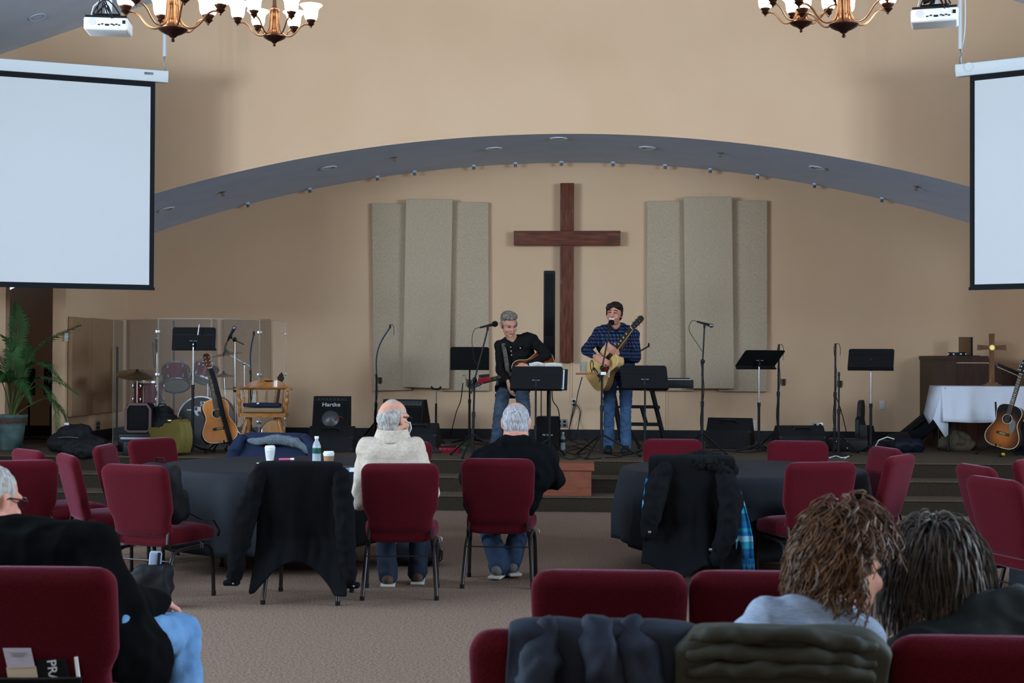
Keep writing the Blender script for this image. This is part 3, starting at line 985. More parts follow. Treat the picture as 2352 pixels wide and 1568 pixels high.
# ================================================================ stage equipment
def stage_at(px, py):
    return on_z(px, py, ZS)
def stage_d(px, D):
    """spot on the stage in pixel column px at depth D"""
    lo, hi = 700.0, 1500.0
    for _ in range(50):
        md = (lo + hi) / 2
        if at_d(px, md, D).z > ZS:
            lo = md
        else:
            hi = md
    p = at_d(px, (lo + hi) / 2, D)
    return Vector((p.x, p.y, ZS))
m_foam = mat('black_foam', srgb(12, 12, 13), 0.95)
m_tolex = mat('black_tolex', srgb(20, 20, 22), 0.7, bump=0.3, nscale=160)
m_grille = mat('speaker_grille_cloth', srgb(14, 14, 15), 0.9, c2=srgb(26, 26, 27), nscale=300, detail=1)
m_bluecab = mat('blue_cable', srgb(24, 58, 86), 0.5)
m_silver = mat('silver_print', srgb(190, 192, 196), 0.5)

def tripod(t, r=0.3, h=0.28, rot=0.3, m=None, name='leg', th=0.011):
    for k in range(3):
        a = rot + k * 2 * PI / 3
        lg = MB().tube([(0, 0, h), (r * 0.93 * math.cos(a), r * 0.93 * math.sin(a), 0.03), (r * math.cos(a), r * math.sin(a), 0.012)], th, 8).build(name, m or m_blackp, t)
        MB().ell((r * math.cos(a), r * math.sin(a), 0.014), (0.02, 0.02, 0.014), nu=8, nv=6).build('foot_cap', m_rubber, lg)

def music_stand(label, base, desk_c, yaw, tilt, w=0.51, h=0.34, chrome=(0.0, 0.35), facing=1, lean=0.0, dark=False):
    """facing=1: reading side away from the camera (we see the back); facing=-1: reading side to the camera"""
    t = thing('music_stand', label, 'music stand', base, yaw, 'black music stands')
    zc = desk_c
    flat = MB()
    for k in range(3):
        a = 0.5 + k * 2 * PI / 3
        flat.tube([(0, 0, 0.1), (0.1 * math.cos(a), 0.1 * math.sin(a), 0.05), (0.27 * math.cos(a), 0.27 * math.sin(a), 0.012)], [0.018, 0.016, 0.011], 8)
    flat.build('base', m_blackp, t)
    zsplit = zc - 0.55
    MB().cyl((0, 0, 0.02), (0, 0, zsplit), 0.016).build('lower_tube', m_blackp, t)
    MB().cyl((0, 0, zsplit - 0.02), (0, 0, zc - 0.06), 0.011).build('upper_tube', m_blackp if dark else m_chrome, t)
    MB().cyl((0, 0, zsplit - 0.03), (0, 0, zsplit + 0.02), 0.02).build('collar', m_blackp, t)
    rt_ = Matrix.Rotation(-tilt * facing, 3, 'X')
    dk = MB()
    # desk: rounded-top plate in local xz, slightly off the tube
    pts = []
    rr = 0.03
    for i in range(6):
        q = PI / 2 * i / 5
        pts.append((w / 2 - rr + rr * math.cos(q), h / 2 - rr + rr * math.sin(q)))
    pts = pts + [(-x, y) for x, y in reversed(pts)]
    poly = [(w / 2, -h / 2)] + pts + [(-w / 2, -h / 2)]
    M = rt_ @ Matrix(((1, 0, 0), (0, 0, 1), (0, 1, 0)))
    off = Vector((0, 0.035 * facing, zc))
    dk.prism(poly, -0.002, 0.002, M, off)
    d = dk.build('desk', m_blackm, t, smooth=False)
    MB().box(off + rt_ @ Vector((0, 0.025 * facing, -h / 2)), (w, 0.055, 0.004), rt_).build('lip', m_blackm, d)
    MB().box(off + rt_ @ Vector((0, 0.052 * facing, -h / 2 + 0.012)), (w, 0.003, 0.024), rt_).build('lip', m_blackm, d)
    MB().box(off + rt_ @ Vector((0, -0.004 * facing, h * 0.16)), (w * 0.98, 0.004, 0.008), rt_).build('rib', m_blackp, d)
    MB().cyl((0, 0, zc - 0.1), (0, 0.02 * facing, zc - 0.01), 0.016).build('tilt_neck', m_blackp, t)
    MB().cyl((-0.045, 0.012 * facing, zc - 0.03), (0.045, 0.012 * facing, zc - 0.03), 0.008).build('clamp_bolt', m_steel, t)
    return t
def deskz(px, py, base):
    return on_y(px, py, base.y).z - ZS
b = stage_d(442, 16.3)
ms = music_stand('black music stand with a pencil clipped on, in front of the drums', b, deskz(442, 777, b), R(3), R(8), 0.50, 0.26)
MB().cyl((0.055, -0.012, deskz(442, 777, b) + 0.04), (0.07, -0.01, deskz(442, 777, b) + 0.16), 0.006).build('pencil', m_white, ms)
b = stage_d(1078, 18.3)
music_stand('black music stand with a grey sheen between the panels and the first guitarist', b, deskz(1078, 822, b), R(4), R(12), 0.5, 0.29, facing=-1, dark=True)
b = stage_d(1230, 15.75)
music_stand('black music stand in front of the guitarist in black', b, deskz(1235, 867, b), R(-8), R(24), 0.58, 0.27, dark=True)
b = stage_d(1481, 16.0)
music_stand('black music stand right of the guitarist in the plaid shirt', b, deskz(1482, 865, b), R(12), R(26), 0.54, 0.28, dark=True)
b = stage_d(1743, 16.95)
music_stand('black music stand in front of the right acoustic panels', b, deskz(1745, 822, b), R(22), R(55), 0.53, 0.32, facing=-1)
b = stage_d(2000, 16.6)
music_stand('black music stand at the right end of the stage, before the bare wall', b, deskz(2001, 822, b), R(-14), R(48), 0.52, 0.32)

def smooth3(P, n=6):
    P = [Vector(p) for p in P]
    out = []
    k = len(P) - 1
    for i in range(k):
        p0, p1, p2, p3 = P[max(i - 1, 0)], P[i], P[i + 1], P[min(i + 2, k)]
        for q in range(n):
            u = q / n
            out.append(0.5 * ((2 * p1) + (p2 - p0) * u + (2 * p0 - 5 * p1 + 4 * p2 - p3) * u * u + (3 * p1 - p0 - 3 * p2 + p3) * u ** 3))
    return out + [P[-1]]
def cup_coil(t, c, r=0.035, h=0.085):
    pts = []
    for i in range(57):
        f = i / 56
        rr = r * (1 if f > 0.25 else (0.6 + 1.6 * f))
        pts.append((c[0] + rr * math.cos(f * 2 * PI * 6.5), c[1] + rr * math.sin(f * 2 * PI * 6.5), c[2] - h / 2 + h * f))
    o = MB().tube(pts, 0.0035, 5).build('wire_cup_holder', m_black, t)
    MB().tube([(c[0] - r, c[1], c[2] + h / 2), (c[0] - r, c[1], c[2] + h / 2 + 0.05), (c[0] - r - 0.04, c[1], c[2] + h / 2 + 0.04)], 0.003, 5).build('hook', m_black, o)
def mic(t, p, d, foam=False, name='microphone'):
    d = Vector(d).normalized()
    q = d.to_track_quat('Z', 'Y').to_matrix()
    o = MB().lathe([(0.0005, -0.09), (0.01, -0.09), (0.012, -0.02), (0.018, 0.05), (0.019, 0.06), (0.0005, 0.06)], p, 14, q).build(name, m_black, t)
    if foam:
        MB().ell(Vector(p) + d * 0.085, (0.034, 0.034, 0.036), q).build('foam_windscreen', m_foam, o)
    else:
        MB().ell(Vector(p) + d * 0.08, (0.026, 0.026, 0.028), q).build('mesh_head', m_steel, o)
def mic_stand(label, base, px, ptop, boom=None, m=None, base_kind='tripod', mic_d=None, foam=False, coil=None, cable=None, r=0.3, rot=0.3, clip=True, bend=None, th=0.011, name='microphone_stand', hang=False):
    """ptop: world point of the end of the straight pole; boom: world point of the boom tip"""
    t = thing(name, label, 'microphone stand', base, 0, 'microphone stands on the stage')
    L = lambda w: Vector(w) - Vector(base)
    top = L(ptop)
    mm = m or m_blackp
    if base_kind == 'tripod':
        tripod(t, r, 0.26, rot, mm)
        MB().cyl((0, 0, 0.2), (0, 0, 0.3), 0.02).build('hub', m_black, t)
    else:
        MB().lathe([(0.0005, 0), (0.15, 0), (0.15, 0.012), (0.13, 0.022), (0.03, 0.034), (0.02, 0.05), (0.0005, 0.05)], n=28).build('round_base', m_blackp, t)
    zm = top.z * 0.55
    MB().cyl((0, 0, 0.04), (top.x * 0.55, top.y * 0.55, zm), th + 0.003).build('lower_tube', m_blackp if mm is not m_chrome else mm, t)
    MB().cyl((top.x * 0.54, top.y * 0.54, zm - 0.01), top, th - 0.001).build('upper_tube', mm, t)
    MB().cyl((top.x * 0.55, top.y * 0.55, zm - 0.03), (top.x * 0.55, top.y * 0.55, zm + 0.03), 0.02).build('clutch', m_black, t)
    tip = top
    if boom is not None:
        bt = L(boom)
        if bend:
            pts = [top + (bt - top) * (i / 10) + Vector(bend) * math.sin(PI * i / 10) for i in range(11)]
        else:
            dn = (top - bt).normalized()
            pts = [top + dn * 0.16, top, bt]
        MB().tube(pts, 0.009, 8).build('boom', mm if not bend else m_bluecab, t)
        if not bend:
            MB().ell(top, (0.026, 0.02, 0.03), nu=10, nv=8).build('boom_clamp', m_black, t)
        tip = bt
    if clip:
        MB().rbox(tip + Vector((0, 0, 0.015)), (0.024, 0.024, 0.05), 0.005).build('clip', m_black, t)
    if mic_d is not None:
        mic(t, tip + Vector((0, 0, 0.045)), mic_d, foam)
        md = Vector(mic_d).normalized()
        tl = tip + Vector((0, 0, 0.045)) - md * 0.09
        low = top.lerp(tip, 0.3)
        MB().tube(smooth3([tl, tl - md * 0.05 + Vector((-0.01, 0, -0.01)), tl - md * 0.07 + Vector((-0.02, 0, -0.12)), low + Vector((-0.05, 0, 0.06)), low + Vector((-0.012, 0, 0))]), 0.0035, 5).build('mic_cable', m_black, t)
    if hang:
        o_ = MB().tube(smooth3([tip + Vector((0, -0.012, 0.03)), tip + Vector((0.035, -0.012, 0.035)), tip + Vector((0.055, -0.012, -0.03)), tip + Vector((0.05, -0.012, -0.1))]), 0.0035, 5).build('loose_cable', m_black, t)
        MB().cyl(tip + Vector((0.05, -0.012, -0.1)), tip + Vector((0.05, -0.012, -0.155)), 0.008, n=8).build('connector', m_steel, o_)
    if coil is not None:
        cup_coil(t, L(coil))
    if cable:
        for k in range(cable.get('n', 1)):
            pts = []
            for i in range(25):
                f = i / 24
                c0 = Vector((0, 0, 0.05)).lerp(top, f)
                a = f * 9 + k * 2
                pts.append(c0 + Vector((0.02 * math.cos(a), 0.02 * math.sin(a), 0)))
            MB().tube(pts, 0.004, 5).build('cable', cable.get('m', m_black), t)
    return t
b = stage_d(362, 17.1)
mic_stand('slim chrome microphone stand behind the floor tom', b, 362, on_y(360, 800, b.y), m=m_chrome, mic_d=(0.0, 0.1, 1), clip=False, r=0.25)
b = stage_d(540, 16.78)
mic_stand('chrome microphone stand right of the strung acoustic guitar', b, 540, on_y(539, 780, b.y), boom=on_y(531, 776, b.y - 0.05), m=m_chrome, mic_d=(0.5, 0, 1), th=0.013, r=0.2)
b = stage_d(575, 16.9)
mic_stand('black microphone stand with a bent neck behind the captain chair', b, 575, on_y(576, 850, b.y), boom=on_y(583, 768, b.y), bend=(-0.02, 0, 0), cable={'m': m_black})
b = stage_at(862, 1014)
mic_stand('black microphone stand with blue cable left of the left wall panels', b, 864, on_y(865, 860, b.y), boom=on_y(896, 752, b.y), bend=(-0.07, 0, 0.02), coil=on_y(872, 874, b.y - 0.03), cable={'m': m_bluecab}, th=0.013, hang=True)
b = stage_d(1085, 15.85)
t5 = mic_stand('black boom microphone stand in front of the guitarist in black', b, 1085, on_y(1090, 872, b.y), boom=on_y(1120, 757, b.y + 0.1), mic_d=(1, 0.2, 0.25), foam=True, rot=2.4, r=0.36, th=0.012)
o5 = on_y(1112, 872, b.y - 0.04) - Vector(b)
tr = MB().rbox(o5, (0.13, 0.1, 0.06), 0.006, rot=(0, -0.2, 0.1)).build('red_pedal_tray', mat('red_enamel', srgb(110, 16, 30), 0.35), t5)
MB().rbox(o5 + Vector((0.0, 0, 0.045)), (0.12, 0.09, 0.03), 0.004, rot=(0, -0.1, 0.1)).build('tuner', m_black, tr)
cup_coil(t5, on_y(1077, 880, b.y - 0.02) - Vector(b))
b = stage_d(1381, 15.95)
t6 = mic_stand('black boom microphone stand with a wooden shelf, before the plaid shirt', b, 1381, on_y(1383, 845, b.y), boom=on_y(1400, 758, b.y + 0.08), mic_d=(0.25, 0.8, 0.5), foam=True, rot=0.15, r=0.44, th=0.013)
sh = on_y(1344, 858, b.y - 0.02) - Vector(b)
m_shelf = mat('orange_brown_shelf_wood', srgb(150, 92, 56), 0.5, c2=srgb(126, 74, 44), nscale=10, stretch=(1, 5, 5))
s_ = MB().rbox(sh, (0.21, 0.12, 0.02), 0.005).build('shelf', m_shelf, t6)
MB().cyl(sh + Vector((0.1, 0, 0.005)), (0.0, -0.02, sh.z + 0.005), 0.006).build('shelf_arm', m_chrome, t6)
MB().rbox((0.02, -0.022, sh.z + 0.004), (0.06, 0.03, 0.034), 0.004).build('clamp', m_white, t6)
MB().cyl((0.085, -0.022, sh.z - 0.04), (0.085, -0.022, sh.z + 0.045), 0.005).build('clamp_screw', m_chrome, t6)
MB().tube([(0.085, -0.022, sh.z), (0.04, -0.022, sh.z)], 0.005).build('clamp_screw', m_chrome, t6)
m_glass = mat('clear_glass', srgb(120, 135, 132), 0.05, alpha=0.22, spec=0.6)
g = thing('glass_tumbler', 'clear glass tumbler on the wooden stand shelf', 'glass', Vector(b) + sh + Vector((-0.02, 0, 0.0105)))
MB().lathe([(0.0005, 0), (0.038, 0), (0.046, 0.125), (0.043, 0.125), (0.036, 0.012), (0.0005, 0.012)], n=24).build('tumbler', m_glass, g)
MB().lathe([(0.0005, 0.012), (0.036, 0.013), (0.04, 0.09), (0.0005, 0.09)], n=24).build('water', mat('water_in_glass', srgb(200, 225, 220), 0.05, alpha=0.15), g)
hc = Vector(b) + sh + Vector((0.075, 0, 0.0))
t = thing('carabiner', 'dark metal carabiner beside the glass on the stand shelf', 'carabiner', hc + Vector((0.0, -0.01, 0.011)))
pts = [(0.016 * math.cos(a), 0, 0.085 + (0.055 if math.sin(a) > 0 else 0.055) * math.sin(a) + 0) for a in [2 * PI * i / 20 for i in range(20)]]
MB().tube([(x, y, z) for x, y, z in pts], 0.006, 6, closed=True).build('ring', m_blackp, t)
MB().cyl((0, 0, 0), (0, 0, 0.03), 0.006).build('stem', m_blackp, t)
b = stage_d(1612, 16.3)
mic_stand('black microphone stand with a silver-headed microphone before the right panels', b, 1612, on_y(1614, 830, b.y), boom=on_y(1618, 752, b.y), mic_d=(1, 0, -0.28), th=0.013, cable={'m': m_black})
b = stage_d(1786, 17.2)
mic_stand('black microphone stand with wire cup holder beside the angled music stand', b, 1787, on_y(1789, 798, b.y), coil=on_y(1799, 878, b.y - 0.02), cable={'m': m_bluecab}, th=0.013, hang=True)
b = stage_d(1917, 16.75)
mic_stand('tall black microphone stand in the right pair, with wire cup holder', b, 1917, on_y(1919, 796, b.y), coil=on_y(1929, 882, b.y + 0.02), cable={'m': m_black}, th=0.012, hang=True)
b = stage_at(1926, 1046)
mic_stand('shorter round-based microphone stand in the right pair', b, 1926, on_y(1927, 862, b.y), base_kind='round', th=0.011)
for (px, py, D) in ((1804, 830, 17.2), (1925, 812, 16.7)):
    pass

# ---------------------------------------------------------------- guitars
def sunburst(name, cols, rad, off):
    if name in MATS:
        return MATS[name]
    m = mat(name, cols[0], 0.6, spec=0.12)
    nt = m.node_tree
    bs = nt.nodes['Principled BSDF']
    tc = _n(nt, 'ShaderNodeTexCoord')
    mp = _n(nt, 'ShaderNodeMapping')
    mp.inputs['Location'].default_value = (0, 0, -off / rad[2])
    mp.inputs['Scale'].default_value = (1 / rad[0], 1.0, 1 / rad[2])
    gr = _n(nt, 'ShaderNodeTexGradient', gradient_type='SPHERICAL')
    rp = _n(nt, 'ShaderNodeValToRGB')
    el = rp.color_ramp.elements
    el[0].position = 0.0
    el[0].color = (*cols[2], 1)
    el[1].position = 0.75
    el[1].color = (*cols[0], 1)
    e = el.new(0.35)
    e.color = (*cols[1], 1)
    nt.links.new(tc.outputs['Object'], mp.inputs['Vector'])
    nt.links.new(mp.outputs['Vector'], gr.inputs['Vector'])
    nt.links.new(gr.outputs['Fac'], rp.inputs['Fac'])
    nt.links.new(rp.outputs['Color'], bs.inputs['Base Color'])
    return m
BODY = [(0.0, 0.0), (0.09, 0.003), (0.15, 0.022), (0.188, 0.06), (0.2, 0.11), (0.19, 0.165), (0.165, 0.215), (0.14, 0.262), (0.13, 0.3), (0.134, 0.34), (0.145, 0.385), (0.146, 0.425), (0.13, 0.465), (0.09, 0.493), (0.03, 0.503), (0.0, 0.503)]
BODY = smooth2(BODY, 3)
def outline(k=1.0):
    return [(x * k, z) for x, z in BODY] + [(-x * k, z) for x, z in reversed(BODY[1:-1])]
m_maho = mat('mahogany_sides', srgb(86, 44, 26), 0.3, c2=srgb(64, 30, 18), nscale=8, stretch=(8, 8, 1), coat=0.12)
m_rose = mat('rosewood_fretboard', srgb(42, 28, 22), 0.5)
m_cream = mat('cream_binding', srgb(216, 200, 164), 0.4)
m_string = mat('steel_string', srgb(170, 165, 150), 0.3, 0.9)
def make_guitar(name, label, top, side, binding, guard, rosette=True, head=None, inlay=False, k=1.0, cat='guitar', depth=0.11):
    t = thing(name, label, cat)
    M = Matrix(((1, 0, 0), (0, 0, 1), (0, 1, 0)))   # polygon (x,z) extruded along y
    out = outline(k)
    MB().prism(out, 0.003, depth, M).build('body', side, t, angle=35)
    MB().prism([(x * 0.985, 0.2515 + (z - 0.2515) * 0.99) for x, z in out], -0.001, 0.004, M).build('soundboard', top, t, angle=35)
    MB().tube([(x, 0.002, z) for x, z in out], 0.004, 6, closed=True).build('binding', binding, t)
    MB().lathe([(0.0005, 0), (0.05, 0), (0.05, 0.002), (0.0005, 0.002)], (0, -0.001, 0.335), 24, Matrix.Rotation(PI / 2, 3, 'X')).build('soundhole', m_blackm, t)
    if rosette:
        MB().tube([(0.056 * math.cos(a), -0.002, 0.335 + 0.056 * math.sin(a)) for a in [2 * PI * i / 28 for i in range(28)]], 0.003, 5, closed=True).build('rosette', m_cream, t)
    br = MB().rbox((0, -0.006, 0.16), (0.15, 0.012, 0.03), 0.004).build('bridge', m_rose, t)
    MB().box((0, -0.014, 0.163), (0.075, 0.006, 0.003)).build('saddle', m_cream, br)
    for i in range(6):
        MB().ell((-0.027 + i * 0.011, -0.013, 0.152), (0.003, 0.003, 0.003), nu=6, nv=4).build('bridge_pin', m_cream, br)
    if guard is not None:
        gp = [(0.03, 0.3), (0.055, 0.32), (0.068, 0.35), (0.1, 0.33), (0.115, 0.28), (0.11, 0.22), (0.09, 0.17), (0.07, 0.2), (0.045, 0.24)]
        MB().prism([(x, z) for x, z in gp], -0.0035, -0.0015, M).build('pickguard', guard, t)
    nk = MB().prism([(-0.022, 0.49), (0.022, 0.49), (0.02, 0.87), (-0.02, 0.87)], 0.002, 0.026, M).build('neck', side, t)
    fb = MB().prism([(-0.026, 0.39), (0.026, 0.39), (0.0215, 0.87), (-0.0215, 0.87)], -0.009, 0.002, M).build('fretboard', m_rose, t)
    z = 0.87
    for i in range(1, 15):
        z = 0.87 - 0.65 * (1 - 2 ** (-i / 12.0))
        MB().box((0, -0.0095, z), (0.043, 0.0015, 0.0016)).build('fret', m_string, fb)
        if i in (3, 5, 7, 9, 12):
            MB().box((0, -0.0096, z + 0.012), ((0.026 if inlay else 0.008), 0.001, (0.014 if inlay else 0.008))).build('inlay', m_cream, fb)
    MB().box((0, -0.008, 0.873), (0.043, 0.01, 0.005)).build('nut', m_cream, fb)
    hM = Matrix.Rotation(R(12), 4, 'X')
    hd = MB().prism([(-0.022, 0.875), (0.022, 0.875), (0.034, 0.91), (0.036, 1.03), (0.015, 1.05), (0.0, 1.044), (-0.015, 1.05), (-0.036, 1.03), (-0.034, 0.91)], 0.0, 0.016, M)
    hd.v = [(x, y + (zz - 0.875) * 0.18, zz) for x, y, zz in hd.v]
    h = hd.build('headstock', head or side, t)
    for s in (-1, 1):
        for i in range(3):
            zz = 0.915 + i * 0.042
            y = 0.012 + (zz - 0.875) * 0.18
            MB().cyl((s * 0.022, y - 0.02, zz), (s * 0.022, y, zz), 0.005, n=8).build('post', m_chrome, h)
            MB().ell((s * 0.052, y, zz), (0.013, 0.006, 0.008), nu=8, nv=6).build('tuner', m_gold if inlay else m_chrome, h)
    for i in range(6):
        x = -0.0275 + i * 0.011
        MB().cyl((x, -0.017, 0.163), (x * 0.62, -0.013, 0.873), 0.0009, n=4).build('string', m_string, t)
    return t
def guitar_stand(label, base, rz, yellow=False):
    t = thing('guitar_stand', label, 'guitar stand', base, rz, 'guitar stands')
    tripod(t, 0.26, 0.16, 0.2, m_blackp, 'leg', 0.01)
    MB().cyl((0, 0, 0.1), (0, 0.06, 0.62), 0.011).build('mast', m_blackp, t)
    for s in (-1, 1):
        MB().tube([(0, 0.0, 0.14), (s * 0.11, -0.03, 0.13), (s * 0.11, -0.17, 0.11), (s * 0.11, -0.185, 0.15)], 0.009, 8).build('cradle_arm', m_black, t)
    if yellow:
        MB().rbox((-0.04, -0.2, 0.03), (0.05, 0.03, 0.03), 0.005).build('yellow_tag', mat('yellow_tag_plastic', srgb(190, 160, 40), 0.5), t)
    return t
m_spruce = mat('amber_spruce_top', srgb(188, 118, 52), 0.25, c2=srgb(176, 106, 44), nscale=20, stretch=(6, 6, 0.4), coat=0.12)
m_natural = mat('pale_spruce_top', srgb(214, 176, 112), 0.25, c2=srgb(204, 164, 100), nscale=20, stretch=(6, 6, 0.4), coat=0.12)
m_burst1 = sunburst('tobacco_sunburst_top', (srgb(170, 92, 24), srgb(110, 50, 14), srgb(24, 14, 10)), (0.24, 0.3, 0.32), 0.2)
m_burst2 = sunburst('dark_sunburst_top', (srgb(156, 86, 26), srgb(88, 44, 16), srgb(18, 13, 11)), (0.23, 0.3, 0.28), 0.15)
m_maple = mat('pale_maple_sides', srgb(206, 174, 120), 0.3, c2=srgb(190, 156, 104), nscale=8, stretch=(8, 8, 1), coat=0.12)
m_strap = mat('black_strap_web', srgb(20, 20, 22), 0.8)
# amber guitar on its stand by the drums
gb = stage_d(508, 16.45)
guitar_stand('black guitar stand under the amber acoustic guitar', gb, R(-8))
G1 = make_guitar('acoustic_guitar', 'amber-topped acoustic guitar with a black strap, on a stand before the drums', m_spruce, m_maho, m_cream, None)
G1.location = gb + Matrix.Rotation(R(10), 3, 'Z') @ Vector((0.02, -0.15, 0.0)) + Vector((0, 0, 0.125))
G1.rotation_euler = (R(-10), R(-8), R(28))
MB().tube([(0.01, -0.02, 0.86), (0.035, -0.03, 0.7), (0.05, -0.03, 0.5), (0.06, -0.028, 0.3), (0.085, -0.02, 0.1), (0.1, -0.012, -0.04), (0.1, 0.0, -0.08)], 0.004, 8, flat=7.0).build('strap', m_strap, G1)
# dark sunburst guitar at the right edge
gb2 = stage_at(2292, 1046)
guitar_stand('guitar stand with a yellow tag under the dark sunburst guitar', gb2, R(10), True)
G2_ = make_guitar('acoustic_guitar', 'dark sunburst acoustic guitar with cream binding, on a stand before the white table', m_burst2, m_maho, m_cream, mat('dark_pickguard', srgb(30, 20, 16), 0.3), head=m_black)
G2_.location = gb2 + Vector((-0.03, -0.15, 0.11))
G2_.rotation_euler = (R(-8), R(14), R(-38))

# ---------------------------------------------------------------- drums
m_redshell = mat('wine_red_drum_shell', srgb(84, 11, 25), 0.2, coat=0.4, c2=srgb(70, 8, 20), nscale=5)
m_dhead = mat('clear_drum_head', srgb(150, 142, 132), 0.4)
m_cym = mat('bronze_cymbal', srgb(120, 92, 52), 0.3, 0.9, c2=srgb(90, 68, 38), nscale=10)
def drum(parent, c, r, h, M, shell, name='shell', lugs=6):
    s = MB().lathe([(r, -h / 2 + 0.01), (r, h / 2 - 0.01)], c, 32, M).build(name, shell, parent)
    for sg in (-1, 1):
        hp = MB().lathe([(r - 0.004, sg * h / 2 - 0.012), (r + 0.009, sg * h / 2 - 0.012), (r + 0.009, sg * h / 2 + 0.012), (r - 0.004, sg * h / 2 + 0.012)], c, 32, M, caps=False).build('hoop', m_chrome, s)
        MB().lathe([(0.0005, sg * h / 2), (r - 0.003, sg * h / 2), (r - 0.003, sg * h / 2 + sg * 0.003), (0.0005, sg * h / 2 + sg * 0.003)], c, 32, M).build('head', m_dhead, s)
    for k in range(lugs):
        a = 2 * PI * k / lugs + 0.3
        for sg in (-1, 1):
            v = Vector(((r + 0.012) * math.cos(a), (r + 0.012) * math.sin(a), sg * h * 0.3))
            MB().rbox(Vector(c) + (M @ v if M is not None else v), (0.02, 0.02, 0.05), 0.006, rot=M).build('lug', m_chrome, s)
    return s
bd = stage_d(462, 17.5)
kit = thing('bass_drum', 'wine red bass drum with black front head and two mounted toms', 'drum kit', bd, R(-6))
MX = Matrix.Rotation(PI / 2, 3, 'X')
rb = 0.3
shl = MB().lathe([(rb, -0.2), (rb, 0.2)], (0, 0.2, rb + 0.012), 40, MX).build('shell', m_redshell, kit)
for y in (0.0, 0.4):
    MB().lathe([(rb - 0.004, -0.02), (rb + 0.012, -0.02), (rb + 0.012, 0.02), (rb - 0.004, 0.02)], (0, y, rb + 0.012), 40, MX, caps=False).build('hoop', m_chrome if y == 0 else m_redshell, shl)
hd_ = MB().lathe([(0.0005, 0.0), (rb - 0.004, 0.0), (rb - 0.004, 0.004), (0.0005, 0.004)], (0, -0.004, rb + 0.012), 40, MX).build('front_head', m_blackm, kit)
text_mb('STA', 0.075, m_silver, 'lettering', hd_, (0.05, -0.0095, rb + 0.225), (PI / 2, 0, 0), bold=True)
emb = [(-0.042, 0.05), (0.042, 0.05), (0.042, -0.01), (0.03, -0.04), (0.0, -0.065), (-0.03, -0.04), (-0.042, -0.01)]
Mf = Matrix(((1, 0, 0), (0, 0, 1), (0, 1, 0)))
MB().prism(emb, -0.003, 0, Mf, (-0.045, -0.009, rb + 0.14)).build('shield_emblem', m_silver, hd_, smooth=False)
for (x, z) in ((-0.037, 0.006), (0.003, -0.044)):
    MB().prism([(x, z), (x + 0.034, z), (x + 0.034, z + 0.038), (x, z + 0.038)], -0.001, 0, Mf, (-0.045, -0.0125, rb + 0.14)).build('emblem_quarter', m_blackm, hd_, smooth=False)
for x in (-0.11, 0.12):
    MB().box((x - 0.025, -0.0095, rb + 0.15), (0.1, 0.002, 0.014)).build('emblem_bar', m_silver, hd_)
for s in (-1, 1):
    MB().tube([(s * rb * 0.9, 0.1, 0.35), (s * (rb + 0.16), 0.0, 0.012)], 0.009, 8).build('spur', m_chrome, kit)
MB().cyl((0, 0.2, 2 * rb), (0, 0.2, 2 * rb + 0.25), 0.016).build('tom_post', m_chrome, kit)
def kit_local(px, py, dy=0.0):
    w = on_y(px, py, bd.y + dy) - bd
    return Matrix.Rotation(R(6), 3, 'Z') @ w
for (px, py, r_, h_, tx, ty) in ((404, 866, 0.165, 0.24, R(-34), R(-14)), (470, 856, 0.145, 0.2, R(-26), R(10))):
    c = kit_local(px, py, 0.15)
    M = Matrix.Rotation(-tx, 3, 'X') @ Matrix.Rotation(ty, 3, 'Y')
    M = Matrix.Rotation(R(-30 if px < 440 else -24), 3, 'X') @ Matrix.Rotation(ty, 3, 'Y')
    tm = drum(kit, c, r_, h_, M, m_redshell, 'rack_tom')
    MB().tube([c, (c.x * 0.4, 0.2, c.z - 0.02), (0, 0.2, 2 * rb + 0.22)], 0.011, 8).build('tom_arm', m_chrome, tm)
ft = stage_d(340, 17.4)
flt = thing('floor_tom', 'wine red floor tom on legs at the left of the drums', 'drum', ft)
zc = on_y(340, 902, ft.y).z - ZS
drum(flt, (0, 0, zc), 0.17, 0.27, None, m_redshell)
for k in range(3):
    a = k * 2 * PI / 3 + 0.5
    MB().tube([(0.185 * math.cos(a), 0.185 * math.sin(a), zc + 0.08), (0.185 * math.cos(a), 0.185 * math.sin(a), 0.05), (0.21 * math.cos(a), 0.21 * math.sin(a), 0.01)], 0.006, 8).build('leg', m_chrome, flt)
def cymbal_stand(label, base, top, r, tilt, boom=None):
    t = thing('cymbal_stand', label, 'cymbal', base, 0, 'cymbals on stands')
    L = Vector(top) - Vector(base)
    tripod(t, 0.28, 0.3, 0.8, m_chrome, 'leg', 0.008)
    if boom is None:
        MB().cyl((0, 0, 0.2), L, 0.01).build('tube', m_chrome, t)
    else:
        bq = Vector(boom) - Vector(base)
        MB().cyl((0, 0, 0.2), bq, 0.011).build('tube', m_chrome, t)
        MB().cyl(bq + (bq - L) * 0.45, L, 0.006).build('boom', m_chrome, t)
        MB().ell(bq, (0.025, 0.02, 0.025), nu=10, nv=8).build('boom_clamp', m_chrome, t)
    M = Euler(tilt).to_matrix()
    MB().lathe([(0.004, 0.03), (0.02, 0.032), (0.045, 0.02), (0.06, 0.012), (r * 0.6, 0.004), (r, -0.012), (r, -0.0145), (r * 0.6, 0.001), (0.05, 0.01), (0.02, 0.025), (0.004, 0.026)], L, 40, M, caps=False).build('cymbal', m_cym, t)
    MB().ell(L + M @ Vector((0, 0, 0.045)), (0.018, 0.018, 0.014), nu=10, nv=6).build('wing_nut', m_black, t)
    return t
b = stage_d(314, 17.15)
cymbal_stand('large dark cymbal above the floor tom at the left', b, on_y(315, 858, b.y), 0.25, (R(14), R(5), 0))
b = stage_d(561, 17.4)
